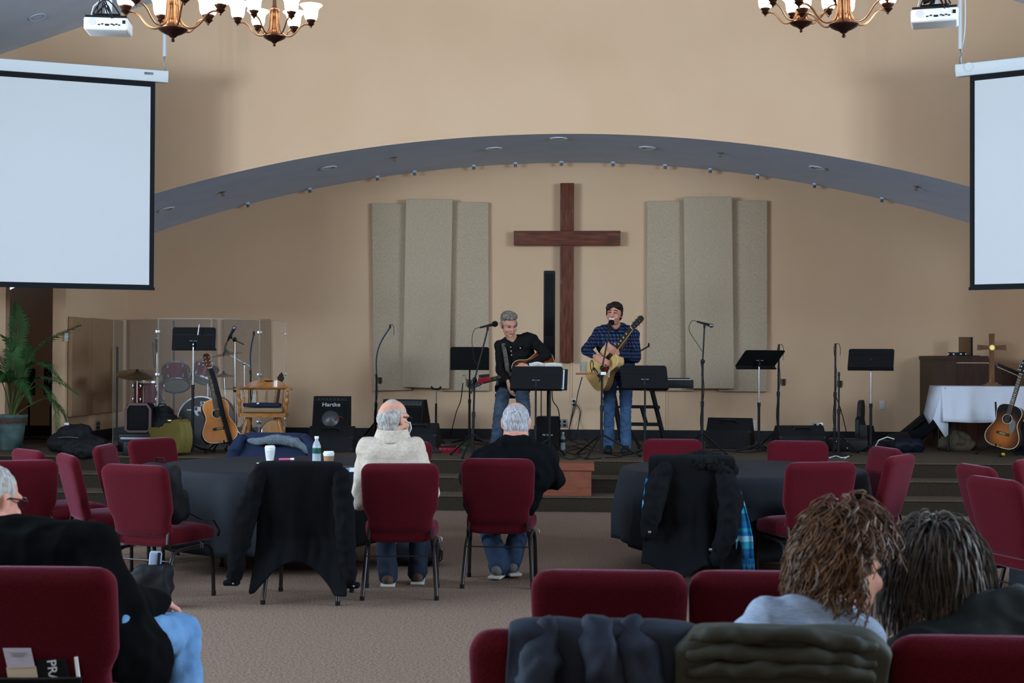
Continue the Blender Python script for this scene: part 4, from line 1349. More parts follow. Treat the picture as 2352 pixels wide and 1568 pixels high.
cymbal_stand('bronze cymbal on a boom stand at the right of the drums', b, on_y(521, 812, b.y - 0.1), 0.19, (R(5), R(-9), 0), boom=on_y(561, 834, b.y))
b = stage_d(520, 18.2)
cymbal_stand('small cymbal far behind the amber guitar neck', b, on_y(514, 862, b.y), 0.15, (R(2), R(-1), 0))

# clear acrylic drum shield: five hinged panels
m_acryl = mat('clear_acrylic', srgb(235, 240, 240), 0.1, alpha=0.035, spec=0.15)
m_acedge = mat('acrylic_edge', srgb(190, 180, 165), 0.3, alpha=0.45)
cols_ = [(258, 17.75), (361, 16.98), (484, 16.88), (595, 17.3), (655, 18.2)]
spots = [stage_d(px, D) for px, D in cols_]
ds = thing('drum_shield', 'clear acrylic drum shield of hinged panels around the drum kit', 'drum shield', spots[1])
hs = on_y(361, 732, spots[1].y).z - ZS
for i in range(4):
    a, b = spots[i] - spots[1], spots[i + 1] - spots[1]
    d = (b - a)
    L = d.length
    ang = math.atan2(d.y, d.x)
    Mz = Matrix.Rotation(ang, 3, 'Z')
    pn = MB().box((a + b) / 2 + Vector((0, 0, hs / 2 + 0.003)), (L - 0.012, 0.006, hs), Mz).build('panel', m_acryl, ds, smooth=False)
    for e in (a, b):
        q = e + (((a + b) / 2) - e).normalized() * 0.007
        MB().box(q + Vector((0, 0, hs / 2 + 0.003)), (0.005, 0.0065, hs), Mz).build('edge', m_acedge, pn)
    MB().box((a + b) / 2 + Vector((0, 0, hs + 0.003)), (L - 0.012, 0.0068, 0.006), Mz).build('edge', m_acedge, pn)
for i in (1, 2, 3, 4):
    a = spots[i] - spots[1]
    for f in (0.9, 0.57, 0.2):
        if i == 2:
            continue
        h_ = MB().rbox(a + Vector((0, -0.008, hs * f)), (0.055 if i < 4 else 0.022, 0.012, 0.04), 0.003).build('hinge', m_chrome, ds)
        MB().cyl(a + Vector((0, -0.016, hs * f - 0.022)), a + Vector((0, -0.016, hs * f + 0.022)), 0.005, n=8).build('hinge_pin', m_steel, h_)

# tall thin black pole left of the kit
b = stage_at(268, 1010)
t = thing('stand_pole', 'thin plain black pole standing left of the drums', 'pole', b)
MB().cyl((0, 0, 0.01), (0, 0, on_y(269, 796, b.y).z - ZS), 0.014).build('pole', m_blackp, t)
MB().lathe([(0.0005, 0), (0.12, 0), (0.12, 0.01), (0.02, 0.025), (0.0005, 0.025)]).build('base', m_blackp, t)

# ---------------------------------------------------------------- banjo behind the captain chair
bj = stage_d(624, 17.7)
t = thing('banjo', 'banjo with pale head leaning behind the wooden captain chair', 'banjo', bj + Vector((0, 0, 0.03)))
t.rotation_euler = (R(-8), R(6), 0)
MB().lathe([(0.0005, -0.03), (0.14, -0.03), (0.14, 0.03), (0.0005, 0.03)], (0, 0, 0.15), 32, MX).build('rim', m_maho, t)
MB().lathe([(0.0005, 0), (0.137, 0), (0.137, 0.004), (0.0005, 0.004)], (0, -0.031, 0.15), 32, MX).build('skin_head', mat('banjo_skin', srgb(170, 120, 70), 0.5), t)
MB().tube([(0.142 * math.cos(a), -0.031, 0.15 + 0.142 * math.sin(a)) for a in [2 * PI * i / 32 for i in range(32)]], 0.006, 6, closed=True).build('tension_hoop', m_chrome, t)
MB().box((0, -0.01, 0.53), (0.032, 0.025, 0.48)).build('neck', m_rose, t)
MB().prism([(-0.018, 0.77), (0.018, 0.77), (0.045, 0.82), (0.03, 0.86), (0.015, 0.88), (0, 0.9), (-0.015, 0.88), (-0.03, 0.86), (-0.045, 0.82)], -0.012, 0.004, Mf).build('headstock', m_rose, t)
for s in (-1, 1):
    for i in range(2):
        MB().ell((s * (0.05 - 0.012 * i), -0.004, 0.81 + 0.04 * i), (0.01, 0.006, 0.007), nu=8, nv=6).build('tuner', m_cream, t)

# ---------------------------------------------------------------- captain chair
m_oak = mat('honey_oak', srgb(150, 98, 48), 0.35, c2=srgb(124, 76, 34), nscale=7, stretch=(3, 3, 8), coat=0.3)
cc = stage_d(606, 15.95)
t = thing('captain_chair', 'honey wooden captain chair with turned spindles beside the amp', 'chair', cc, R(8))
zs_ = on_y(606, 947, cc.y).z - ZS
seat_poly = [(0.0, -0.25), (0.15, -0.25), (0.25, -0.21), (0.275, -0.1), (0.27, 0.08), (0.22, 0.2), (0.1, 0.235)]
sp = seat_poly + [(-x, y) for x, y in reversed(seat_poly[1:])]
# the sitter's side is +Y towards the wall? seen from the front: back away from the camera
MB().prism([(x, y) for x, y in sp], zs_ - 0.045, zs_).build('seat', m_oak, t)
def turned(a, b, r, name, par):
    a, b = Vector(a), Vector(b)
    prof = [0.75, 0.8, 1.15, 0.8, 1.0, 1.3, 1.35, 1.1, 0.8, 1.15, 0.75, 0.7]
    k = len(prof)
    return MB().tube([a.lerp(b, i / (k - 1)) for i in range(k)], [r * q for q in prof], 10).build(name, m_oak, par)
for sx in (-1, 1):
    turned((sx * 0.17, -0.16, zs_ - 0.04), (sx * 0.27, -0.26, 0), 0.021, 'leg', t)
    turned((sx * 0.16, 0.15, zs_ - 0.04), (sx * 0.24, 0.26, 0), 0.021, 'leg', t)
    turned((sx * 0.235, -0.23, 0.17), (sx * 0.215, 0.23, 0.17), 0.012, 'stretcher', t)
    turned((sx * 0.25, -0.14, zs_), (sx * 0.27, -0.16, zs_ + 0.245), 0.019, 'arm_post', t)
turned((-0.22, 0.0, 0.17), (0.22, 0.0, 0.17), 0.012, 'stretcher', t)
za_ = zs_ + 0.255
for i in range(7):
    a = PI * (0.1 + 0.8 * i / 6)
    x, y = 0.26 * math.cos(a), 0.05 + 0.2 * math.sin(a)
    turned((x * 0.92, y * 0.92, zs_), (x, y + 0.02, za_), 0.011, 'spindle', t)
arm = MB()
pts = [(-0.285, -0.22), (-0.29, -0.1), (-0.28, 0.05), (-0.23, 0.19), (-0.12, 0.27), (0, 0.29), (0.12, 0.27), (0.23, 0.19), (0.28, 0.05), (0.29, -0.1), (0.285, -0.22)]
arm.tube([(x, y, za_ + 0.012) for x, y in pts], [0.03, 0.034, 0.03, 0.03, 0.032, 0.034, 0.032, 0.03, 0.03, 0.034, 0.03], 10, flat=0.45)
ar = arm.build('arm_rail', m_oak, t)
cr = MB()
rows = []
for i in range(17):
    f = -1 + 2 * i / 16
    x = 0.24 * f
    y = 0.29 - 0.1 * f * f
    zt_ = za_ + 0.03 + 0.085 * (1 - abs(f) ** 3) + (0.012 * math.cos(f * 9) if abs(f) < 0.6 else 0)
    rows.append([Vector((x, y, za_ + 0.01)), Vector((x, y + 0.012, zt_)), Vector((x, y + 0.035, zt_)), Vector((x, y + 0.03, za_ + 0.01))])
cr.grid([r_ + [r_[0]] for r_ in rows])
cr.build('crest_rail', m_oak, t)
MB().rbox((0.02, 0.29, za_ + 0.095), (0.09, 0.03, 0.012), 0.004).build('hand_slot', m_blackm, t)
m_cush = mat('tan_cushion_cloth', srgb(120, 98, 74), 0.9, bump=0.1, nscale=100)
m_navy = mat('navy_cloth', srgb(26, 32, 48), 0.9, bump=0.1, nscale=80)
o = MB().rbox((0, 0, 0.028), (0.44, 0.4, 0.055), 0.026, 4).build('seat_cushion', m_cush, loc=cc + Vector((0, 0, zs_ + 0.001)), rot=(0, 0, R(8)))
tag(o, 'flat tan cushion on the wooden captain chair', 'cushion')
mb = MB()
for k in range(4):
    capsule(mb, (-0.18 + 0.02 * k, -0.12 + 0.08 * k, 0.03), (0.19 - 0.01 * k, -0.1 + 0.07 * k, 0.026), 0.026, 0.024)
o = remesh(mb, 'folded_sweater', m_navy, None, 0.012, 4, wr(14, 0.006), loc=cc + Vector((0, -0.02, zs_ + 0.056)))
tag(o, 'folded navy cloth on the tan cushion of the captain chair', 'cloth')
MB().lathe([(0.0005, 0), (0.016, 0), (0.012, 0.012), (0.0005, 0.014)], (-0.03, -0.15, 0.045), 8).build('white_logo', m_white, o)
# ================================================================ amps, monitors, keyboards, cases
def wedge(label, base, rz, w=0.55, d=0.42, h=0.36, handle=True, flip=False):
    """floor monitor: sloped grille faces -Y"""
    t = thing('floor_monitor', label, 'floor monitor', base, rz, 'black floor monitors')
    prof = [(d / 2, 0.0), (d / 2, h * 0.62), (d * 0.18, h), (-d * 0.02, h * 0.98), (-d / 2, h * 0.3), (-d / 2 + 0.02, 0.0)]
    M = Matrix(((0, 0, 1), (1, 0, 0), (0, 1, 0)))
    MB().prism(prof, -w / 2, w / 2, M).build('cabinet', m_tolex, t, smooth=False)
    a, b = Vector((0, -d * 0.02, h * 0.98)), Vector((0, -d / 2, h * 0.3))
    mid = (a + b) / 2
    ang = math.atan2(b.z - a.z, b.y - a.y)
    MB().rbox(mid + Vector((0, -0.008, 0.006)), (w - 0.05, (a - b).length - 0.03, 0.01), 0.003, rot=Matrix.Rotation(ang, 3, 'X')).build('grille', m_grille, t)
    for s in (-1, 1):
        for zz in (0.03, h * 0.55):
            MB().rbox((s * (w / 2 - 0.012), d / 2 - 0.02, zz), (0.04, 0.045, 0.045), 0.008).build('corner_guard', m_black, t)
    MB().tube([(-0.1, d * 0.34, h * 0.84), (-0.08, d * 0.36, h * 0.93), (0.08, d * 0.36, h * 0.93), (0.1, d * 0.34, h * 0.84)], 0.011, 8).build('handle', m_black, t)
    return t
def wedge_back(label, base, rz, w=0.5, d=0.4, h=0.36):
    t = wedge(label, base, rz + PI, w, d, h)
    return t
# combo amp with white lettering
ab = stage_d(762, 18.2)
t = thing('guitar_amplifier', 'black combo amplifier with white brand lettering, left of the left panels', 'amplifier', ab, R(4))
M = Matrix(((0, 0, 1), (1, 0, 0), (0, 1, 0)))
hA = on_y(762, 910, ab.y).z - ZS
prof = [(0.16, 0), (0.16, hA), (-0.02, hA), (-0.2, 0.2), (-0.2, 0)]
wA = 0.46
MB().prism(prof, -wA / 2, wA / 2, M).build('cabinet', m_tolex, t, smooth=False)
a, b_ = Vector((0, -0.02, hA)), Vector((0, -0.2, 0.2))
sl = (b_ - a)
ang = math.atan2(sl.z, sl.y)
Rm = Matrix.Rotation(ang, 3, 'X')
nrm = Vector((0, sl.z, -sl.y)).normalized()
if nrm.y > 0:
    nrm = -nrm
def on_sl(f, x=0.0, o=0.006):
    return a + sl * f + nrm * o + Vector((x, 0, 0))
MB().rbox(on_sl(0.58), (wA - 0.06, sl.length * 0.72, 0.01), 0.003, rot=Rm).build('grille', m_grille, t)
MB().rbox(on_sl(0.1), (wA - 0.04, sl.length * 0.13, 0.012), 0.003, rot=Rm).build('control_panel', m_black, t)
for i in range(7):
    MB().ell(on_sl(0.1, -0.16 + i * 0.05, 0.016), (0.008, 0.008, 0.008), nu=8, nv=6).build('knob', m_steel, t)
text_mb('Hartke', 0.075, m_silver, 'brand_lettering', t, on_sl(0.27, 0, 0.014), (PI + ang if False else math.atan2(-sl.z, -sl.y), 0, 0), bold=True, xs=1.1)
MB().lathe([(0.1, 0.0), (0.11, 0.0), (0.08, -0.02), (0.03, -0.045), (0.0005, -0.05)], on_sl(0.7, 0, 0.015), 28, Rm, caps=False).build('speaker_cone', mat('cone_grey', srgb(92, 92, 94), 0.4, 0.5), t)
MB().tube([(0.06, -0.19, 0.3), (0.09, -0.24, 0.33), (0.14, -0.22, 0.36), (0.17, -0.2, 0.33)], 0.005, 6).build('red_cable', mat('red_cable', srgb(150, 30, 36), 0.5), t)
wedge_back('black floor monitor in front of the lettered amplifier', stage_d(765, 16.75), R(2), 0.52, 0.44, 0.3)
# second amp with knob strip behind the seated man
ab2 = stage_d(930, 18.4)
t = thing('guitar_amplifier', 'black tilted amplifier with a knob strip, behind the grey sweater man', 'amplifier', ab2, R(-12))
hB = on_y(930, 917, ab2.y).z - ZS
prof = [(0.14, 0.02), (0.19, 0.28), (0.05, hB), (-0.05, hB), (-0.2, 0.1), (-0.16, 0)]
MB().prism(prof, -0.28, 0.28, M).build('cabinet', m_tolex, t, smooth=False)
a, b_ = Vector((0, -0.05, hB)), Vector((0, -0.2, 0.1))
sl = b_ - a
nrm = Vector((0, sl.z, -sl.y)).normalized()
if nrm.y > 0:
    nrm = -nrm
Rm = Matrix.Rotation(math.atan2(sl.z, sl.y), 3, 'X')
MB().rbox(on_sl(0.58), (0.5, sl.length * 0.72, 0.01), 0.003, rot=Rm).build('grille', m_grille, t)
MB().rbox(on_sl(0.1), (0.52, sl.length * 0.14, 0.012), 0.003, rot=Rm).build('control_panel', mat('charcoal_panel', srgb(52, 52, 54), 0.5), t)
for i in range(9):
    MB().ell(on_sl(0.1, -0.2 + i * 0.05, 0.018), (0.009, 0.009, 0.009), nu=8, nv=6).build('knob', m_steel, t)
wedge_back('black floor monitor right of the grey sweater man', stage_d(968, 17.0), R(-4), 0.42, 0.4, 0.33)
wedge_back('large black floor monitor right of the plaid shirt guitarist', stage_at(1680, 1030) + Vector((0, 0.1, 0)), R(-14), 0.54, 0.42, 0.38)
wedge_back('black floor monitor between the two right music stands', stage_d(1836, 16.9) + Vector((0, 0.1, 0)), R(8), 0.56, 0.42, 0.32)

# upright U-topped stand behind the monitors
b = stage_d(1001, 17.6)
t = thing('neck_yoke_stand', 'slim black stand with a curved yoke on top, below the left panels', 'guitar stand', b)
zt_ = on_y(1001, 893, b.y).z - ZS
tripod(t, 0.2, 0.14, 1.0)
MB().cyl((0, 0, 0.1), (0, 0, zt_ * 0.75), 0.014).build('lower_tube', m_blackp, t)
MB().cyl((0, 0, zt_ * 0.74), (0, 0, zt_), 0.009).build('upper_tube', m_steel, t)
MB().tube([(-0.06, 0, zt_ + 0.03), (-0.045, 0, zt_ + 0.005), (0, 0, zt_ - 0.004), (0.045, 0, zt_ + 0.005), (0.06, 0, zt_ + 0.03)], 0.012, 8).build('yoke', m_rubber, t)

# column loudspeaker
cb = stage_d(1259, 17.2)
t = thing('column_speaker', 'tall slim black column loudspeaker on a pole beside the wall cross', 'loudspeaker', cb)
hS = on_y(1259, 956, cb.y).z - ZS
MB().rbox((0, 0, hS / 2), (0.27, 0.3, hS), 0.008).build('subwoofer', m_tolex, t)
MB().rbox((0, -0.151, hS * 0.6), (0.25, 0.006, hS * 0.76), 0.003).build('grille', m_grille, t)
text_mb('PX 1000A', 0.03, m_silver, 'model_lettering', t, (0.0, -0.156, hS * 0.46), (PI / 2, 0, 0), bold=True)
MB().rbox((0.08, -0.153, 0.06), (0.04, 0.006, 0.07), 0.002).build('port', m_black, t)
z0, z1 = on_y(1262, 832, cb.y).z - ZS, on_y(1262, 622, cb.y).z - ZS
MB().cyl((0.0, 0.02, hS - 0.01), (0.0, 0.02, z0 + 0.02), 0.02).build('pole', m_blackp, t)
x_ = on_y(1262, 700, cb.y).x - cb.x
MB().rbox((x_, 0.0, (z0 + z1) / 2), (0.138, 0.13, z1 - z0), 0.016, 4).build('column', mat('column_shell', srgb(22, 25, 30), 0.5), t)
MB().rbox((x_, -0.062, (z0 + z1) / 2 + 0.14), (0.11, 0.01, (z1 - z0) * 0.68), 0.004).build('column_grille', m_grille, t)
for i in range(5):
    for j in range(4):
        MB().rbox((x_ - 0.042 + j * 0.028, -0.066, z0 + 0.06 + i * 0.035), (0.017, 0.006, 0.022), 0.003).build('vent_dimple', m_black, t)
# laptop behind the music stand on its own tray stand
lb = stage_d(1262, 15.95)
t = thing('tablet_stand', 'tablet in a dark case on a stand right of the guitarist in black', 'tablet', lb)
zl = on_y(1290, 872, lb.y).z - ZS
xl_ = on_y(1279, 872, lb.y).x - lb.x
MB().cyl((0, 0, 0.1), (0, 0, zl - 0.1), 0.014).build('tube', m_blackp, t)
tripod(t, 0.26, 0.2, 0.9)
Rt = Euler((R(-18), 0, R(-6))).to_matrix()
MB().rbox((xl_, 0.03, zl), (0.24, 0.012, 0.25), 0.006, rot=Rt).build('case', m_black, t)
MB().rbox(Vector((xl_, 0.03, zl)) + Rt @ Vector((-0.01, -0.008, 0.0)), (0.19, 0.004, 0.23), 0.002, rot=Rt).build('bezel', m_white, t)
MB().box(Vector((xl_, 0.03, zl)) + Rt @ Vector((-0.014, -0.0108, 0.0)), (0.165, 0.001, 0.205), Rt).build('screen', mat('tablet_screen', srgb(40, 60, 84), 0.2, c2=srgb(70, 88, 110), nscale=14, stretch=(1, 1, 5), emit=srgb(60, 84, 112), estr=0.12), t)
MB().tube([(xl_, 0.03, zl - 0.1), (0, 0, zl - 0.12)], 0.01).build('bracket', m_blackp, t)
# open book on the guitarist's stand
bb = stage_d(1230, 15.75)
zt_ = deskz(1240, 842, bb)
mb = MB()
for s, w in ((-1, 0.17), (1, 0.2)):
    rows = []
    for i in range(7):
        f = i / 6
        x = s * w * f
        zz = 0.02 * math.sin(PI * min(1, f * 1.1)) * (1.2 if s < 0 else 0.6)
        rows.append([Vector((x, -0.06, zz)), Vector((x, 0.1, zz + 0.01))])
    mb.grid(rows)
o = mb.build('songbook', mat('book_paper', srgb(206, 204, 198), 0.8), loc=(on_y(1250, 838, bb.y).x, bb.y + 0.1, ZS + zt_ + 0.0), rot=(R(-38), 0, R(-6)))
o.modifiers.new('s', 'SOLIDIFY').thickness = 0.008
tag(o, 'open white songbook on top of the stand before the guitarist in black', 'book')

# stool behind the guitarist in black
b = stage_d(1172, 17.25)
t = thing('bar_stool', 'tall black stool behind the guitarist in black', 'stool', b, R(10))
MB().lathe([(0.0005, 0.62), (0.17, 0.62), (0.19, 0.635), (0.19, 0.67), (0.16, 0.68), (0.0005, 0.68)]).build('seat', m_tolex, t)
for k in range(4):
    a = k * PI / 2 + PI / 4
    MB().tube([(0.12 * math.cos(a), 0.12 * math.sin(a), 0.63), (0.24 * math.cos(a), 0.24 * math.sin(a), 0.0)], 0.013, 8).build('leg', m_steel, t)
MB().tube([(0.2 * math.cos(a), 0.2 * math.sin(a), 0.25) for a in [2 * PI * i / 24 for i in range(24)]], 0.009, 6, closed=True).build('foot_ring', m_steel, t)

# keyboard on its stand
kb = stage_d(1500, 17.4)
t = thing('keyboard_stand', 'black folding keyboard stand right of the plaid shirt guitarist', 'keyboard stand', kb, R(-4))
zk = on_y(1545, 886, kb.y).z - ZS
x0, x1 = on_y(1455, 900, kb.y).x - kb.x, on_y(1500, 900, kb.y).x - kb.x
for y in (-0.18, 0.18):
    MB().tube([(x1 - 0.02, y, zk - 0.03), (x1 + 0.16, y, 0.02)], 0.022, 4).build('leg', m_blackp, t)
    MB().tube([(x1 - 0.5, y, zk - 0.03), (x1 - 0.36, y, 0.02)], 0.022, 4).build('leg', m_blackp, t)
    MB().cyl((x1 - 0.42, y, on_y(1480, 934, kb.y).z - ZS), (x1 + 0.06, y, on_y(1480, 934, kb.y).z - ZS), 0.014).build('crossbar', m_blackp, t)
    MB().cyl((x1 - 0.42, y, on_y(1480, 974, kb.y).z - ZS), (x1 + 0.1, y, on_y(1480, 974, kb.y).z - ZS), 0.014).build('crossbar', m_blackp, t)
    MB().tube([(x1 - 0.14, y, on_y(1480, 934, kb.y).z - ZS), (x1 - 0.08, y, on_y(1480, 974, kb.y).z - ZS)], 0.016, 4).build('brace', m_blackp, t)
for z in (934, 958):
    MB().cyl((x1 + 0.07, -0.23, on_y(1480, z, kb.y).z - ZS), (x1 + 0.07, -0.19, on_y(1480, z, kb.y).z - ZS), 0.024).build('knob', m_black, t)
MB().rbox((x1 - 0.2, 0, zk - 0.04), (0.75, 0.4, 0.03), 0.006).build('top_bars', m_blackp, t)
K0, K1 = on_y(1440, 880, kb.y - 0.15).x, on_y(1593, 880, kb.y - 0.15).x
t = thing('digital_piano', 'black digital piano on the folding stand behind a music stand', 'keyboard', ((K0 + K1) / 2, kb.y, ZS + zk - 0.024))
wk = K1 - K0
MB().rbox((0, 0, 0.05), (wk, 0.3, 0.1), 0.01).build('case', m_black, t)
MB().rbox((0, 0.09, 0.105), (wk - 0.06, 0.1, 0.03), 0.006).build('panel', m_blackp, t)
for i in range(18):
    MB().box((-wk / 2 + 0.05 + i * (wk - 0.1) / 17, -0.06, 0.102), ((wk - 0.1) / 17 - 0.004, 0.13, 0.01)).build('key', m_white, t)
MB().rbox((-wk / 2 + 0.18, -0.151, 0.05), (0.03, 0.004, 0.04), 0.002).build('sticker', m_white, t)

b = stage_d(1445, 17.6)
mic_stand('black boom stand reaching out behind the plaid shirt guitarist', b, 1445, on_y(1445, 820, b.y), boom=on_y(1490, 795, b.y), r=0.25, rot=1.0)

# wooden box step in front of the stage
z0, z1 = 0.157, on_y(1310, 1062, 14.75).z
xa, xb = on_y(1246, 1110, 14.66).x, on_y(1358, 1110, 14.66).x
m_box = mat('reddish_plywood', srgb(118, 66, 47), 0.6, c2=srgb(104, 56, 40), nscale=5, stretch=(1, 4, 6))
t = thing('wooden_box_step', 'reddish wooden box step set on the carpeted steps at the stage centre', 'box', ((xa + xb) / 2, 14.66, z0 + 0.001))
wB = xb - xa
MB().box2((-wB / 2, 0, 0), (wB / 2, 0.3, z1 - z0 - 0.075)).build('body', m_box, t)
MB().box2((-wB / 2 - 0.025, -0.025, z1 - z0 - 0.075), (wB / 2 + 0.03, 0.32, z1 - z0)).build('top_slab', m_box, t)

# ---------------------------------------------------------------- left side: palm, speakers, cases, bags
m_pot = mat('green_grey_glazed_pot', srgb(86, 104, 104), 0.35, c2=srgb(66, 84, 84), nscale=9)
m_potd = mat('brown_band', srgb(84, 70, 58), 0.5, c2=srgb(56, 46, 40), nscale=40)
m_leaf = mat('palm_leaf', srgb(54, 92, 48), 0.55, c2=srgb(38, 72, 38), nscale=6)
m_stem = mat('palm_stem', srgb(70, 82, 44), 0.6)
pb = stage_at(24, 1032)
pt = thing('potted_palm', 'tall green palm in a glazed blue-green pot at the left edge', 'potted plant', pb)
hp = on_y(24, 952, pb.y).z - ZS
MB().lathe([(0.0005, 0), (0.125, 0), (0.13, 0.01), (0.165, hp * 0.68), (0.168, hp * 0.72), (0.176, hp * 0.74), (0.18, hp * 0.9), (0.192, hp * 0.93), (0.195, hp), (0.18, hp), (0.172, hp * 0.88), (0.0005, hp * 0.88)], n=36).build('pot', m_pot, pt)
MB().lathe([(0.178, hp * 0.755), (0.1835, hp * 0.77), (0.186, hp * 0.885), (0.181, hp * 0.9)], n=36, caps=False).build('decor_band', m_potd, pt)
MB().lathe([(0.0005, hp * 0.885), (0.173, hp * 0.885), (0.1, hp * 0.91), (0.0005, hp * 0.92)], n=24).build('soil', mat('potting_soil', srgb(40, 32, 26), 0.95), pt)
def frond(pts, llen, rnd, blade=True, n=34):
    """pts: control points (local) of the rachis"""
    pts = [Vector(p) for p in pts]
    def ev(f):
        k = len(pts) - 1
        x = f * k
        i = min(int(x), k - 1)
        u = x - i
        p0, p1, p2, p3 = pts[max(i - 1, 0)], pts[i], pts[i + 1], pts[min(i + 2, k)]
        return 0.5 * ((2 * p1) + (p2 - p0) * u + (2 * p0 - 5 * p1 + 4 * p2 - p3) * u * u + (3 * p1 - p0 - 3 * p2 + p3) * u ** 3)
    mb = MB()
    mb.cur = 1
    mb.tube([ev(i / 16) for i in range(17)], [0.008 * (1 - 0.75 * i / 16) for i in range(17)], 6)
    mb.cur = 0
    f0 = 0.42
    for i in range(n):
        f = f0 + (1 - f0) * i / (n - 1)
        p = ev(f)
        t = (ev(min(1, f + 0.02)) - ev(f - 0.02)).normalized()
        side = t.cross(Vector((0, 0, 1)))
        if side.length < 0.2:
            side = t.cross(Vector((0, 1, 0)))
        side.normalize()
        upv = side.cross(t).normalized()
        q = (f - f0) / (1 - f0)
        L = 1.4 * llen * (0.55 + 0.9 * q if q < 0.4 else 0.95 - 0.75 * (q - 0.4) / 0.6) * rnd.uniform(0.9, 1.1)
        for s in (-1, 1):
            d = (side * s * (0.85 - 0.35 * q) + t * (0.55 + 0.5 * q) + upv * rnd.uniform(0.05, 0.25)).normalized()
            w = t * 0.011
            a = p + d * L * 0.5 + Vector((0, 0, -0.0))
            e = p + d * L + Vector((0, 0, -0.25 * L))
            ridge = upv * 0.004
            mb.add([p - w * 0.5, p + w * 0.5, a + w, a - w, e], [(0, 1, 2, 3), (3, 2, 4)])
    return mb
rnd = random.Random(11)
def pl(px, py, dy=0.0):
    return on_y(px, py, pb.y + dy) - pb
base0 = Vector((0, 0, hp * 0.9))
FR = [([base0, pl(34, 880), pl(38, 800), pl(40, 740), pl(36, 697)], 0.17), ([base0 + Vector((0.03, 0, 0)), pl(58, 862), pl(75, 812), pl(120, 778), pl(180, 748, -0.1)], 0.17),
      ([base0, pl(28, 890), pl(30, 830, -0.1), pl(22, 790, -0.1), pl(2, 770, -0.1)], 0.16), ([base0 + Vector((0.03, 0, 0)), pl(48, 880), pl(70, 838), pl(105, 838, -0.1), pl(140, 872, -0.15)], 0.15),
      ([base0, pl(60, 900), pl(90, 868), pl(130, 875, -0.1), pl(178, 905, -0.1)], 0.16), ([base0, pl(50, 910), pl(95, 885), pl(125, 930, -0.05), pl(132, 1000, -0.05)], 0.12),
      ([base0, pl(20, 900), pl(12, 850, 0.1), pl(-10, 815, 0.1), pl(-50, 800, 0.15)], 0.17), ([base0, pl(14, 905), pl(0, 870, -0.1), pl(-30, 850, -0.2), pl(-70, 870, -0.25)], 0.16),
      ([base0, pl(40, 900), pl(52, 860, 0.15), pl(60, 820, 0.25), pl(62, 790, 0.3)], 0.14), ([base0, pl(30, 905, -0.1), pl(40, 872, -0.2), pl(52, 880, -0.3), pl(70, 925, -0.35)], 0.14),
      ([base0, pl(70, 930), pl(110, 915), pl(140, 940), pl(152, 965)], 0.1), ([base0, pl(22, 910), pl(18, 870, -0.15), pl(8, 860, -0.25), pl(-12, 900, -0.3)], 0.15)]
for k, (pts, ll) in enumerate(FR):
    frond(pts, ll, rnd).build('frond', [m_leaf, m_stem], pt)

def speaker_on_stand(label, px, D, ytop, ybot, w, rz):
    b = stage_d(px, D)
    t = thing('speaker_on_stand', label, 'loudspeaker', b, rz, 'small loudspeakers on poles')
    z0, z1 = on_y(px, ybot, b.y).z - ZS, on_y(px, ytop, b.y).z - ZS
    MB().lathe([(0.0005, 0), (0.14, 0), (0.14, 0.012), (0.02, 0.03), (0.0005, 0.03)]).build('base', m_blackp, t)
    MB().cyl((0, 0, 0.02), (0, 0, z0 + 0.02), 0.014).build('pole', m_blackp, t)
    MB().rbox((0, 0, (z0 + z1) / 2), (w, w * 0.9, z1 - z0), 0.008).build('cabinet', m_black, t)
    MB().lathe([(0.0005, 0), (w * 0.36, 0), (w * 0.36, 0.005), (0.0005, 0.005)], (0, -w * 0.45, z0 + (z1 - z0) * 0.35), 20, MX).build('woofer', m_grille, t)
    MB().lathe([(0.0005, 0), (w * 0.12, 0), (w * 0.12, 0.006), (0.0005, 0.006)], (0, -w * 0.45, z0 + (z1 - z0) * 0.78), 16, MX).build('tweeter', m_steel, t)
speaker_on_stand('small black loudspeaker on a pole right behind the palm', 66, 19.0, 846, 908, 0.13, 0)
speaker_on_stand('small black loudspeaker on a pole, at the right tips of the palm', 116, 18.9, 842, 906, 0.14, R(-20))

# olive guitar case standing on its edge
m_olive = mat('olive_tweed_case', srgb(104, 92, 44), 0.7, c2=srgb(92, 82, 40), nscale=120, bump=0.15)
gc = stage_d(408, 15.98)
t = thing('guitar_case', 'olive hard guitar case standing on its side before the drums', 'guitar case', gc)
ang = R(-52)
t.rotation_euler = (0, 0, ang + PI)
# outline in local (x along length, z up), long edge on the floor
half = [(0.24, 0.0), (0.225, 0.09), (0.17, 0.17), (0.08, 0.2), (-0.02, 0.175), (-0.1, 0.145), (-0.18, 0.15), (-0.26, 0.14), (-0.33, 0.085), (-0.78, 0.075), (-0.81, 0.0)]
hw_ = 0.205
pol = [(-x, z + hw_) for x, z in half] + [(-x, -z + hw_) for x, z in reversed(half[1:-1])]
MB().prism(pol, -0.08, 0.0, Mf).build('base_shell', m_olive, t, angle=30)
MB().prism([(x * 0.998, hw_ + (z - hw_) * 0.995) for x, z in pol], 0.002, 0.06, Mf).build('lid', m_olive, t, angle=30)
MB().tube([(-0.05 + 0.12 * f - 0.06, 0.0, 2 * hw_ - 0.03 + 0.045 * math.sin(PI * f)) for f in [i / 8 for i in range(9)]], 0.012, 8).build('handle', mat('brown_leather_handle', srgb(72, 40, 26), 0.5), t)
for x in (0.12, 0.27, 0.5):
    zz = 2 * hw_ - 0.035 if x < 0.3 else hw_ + 0.08
    MB().rbox((x, -0.0, zz), (0.05, 0.05, 0.02), 0.004).build('latch', m_gold, t)
    MB().rbox((-0.16 if x == 0.5 else x, 0.061, zz - 0.06), (0.012, 0.004, 0.012), 0.002).build('rivet', m_gold, t)

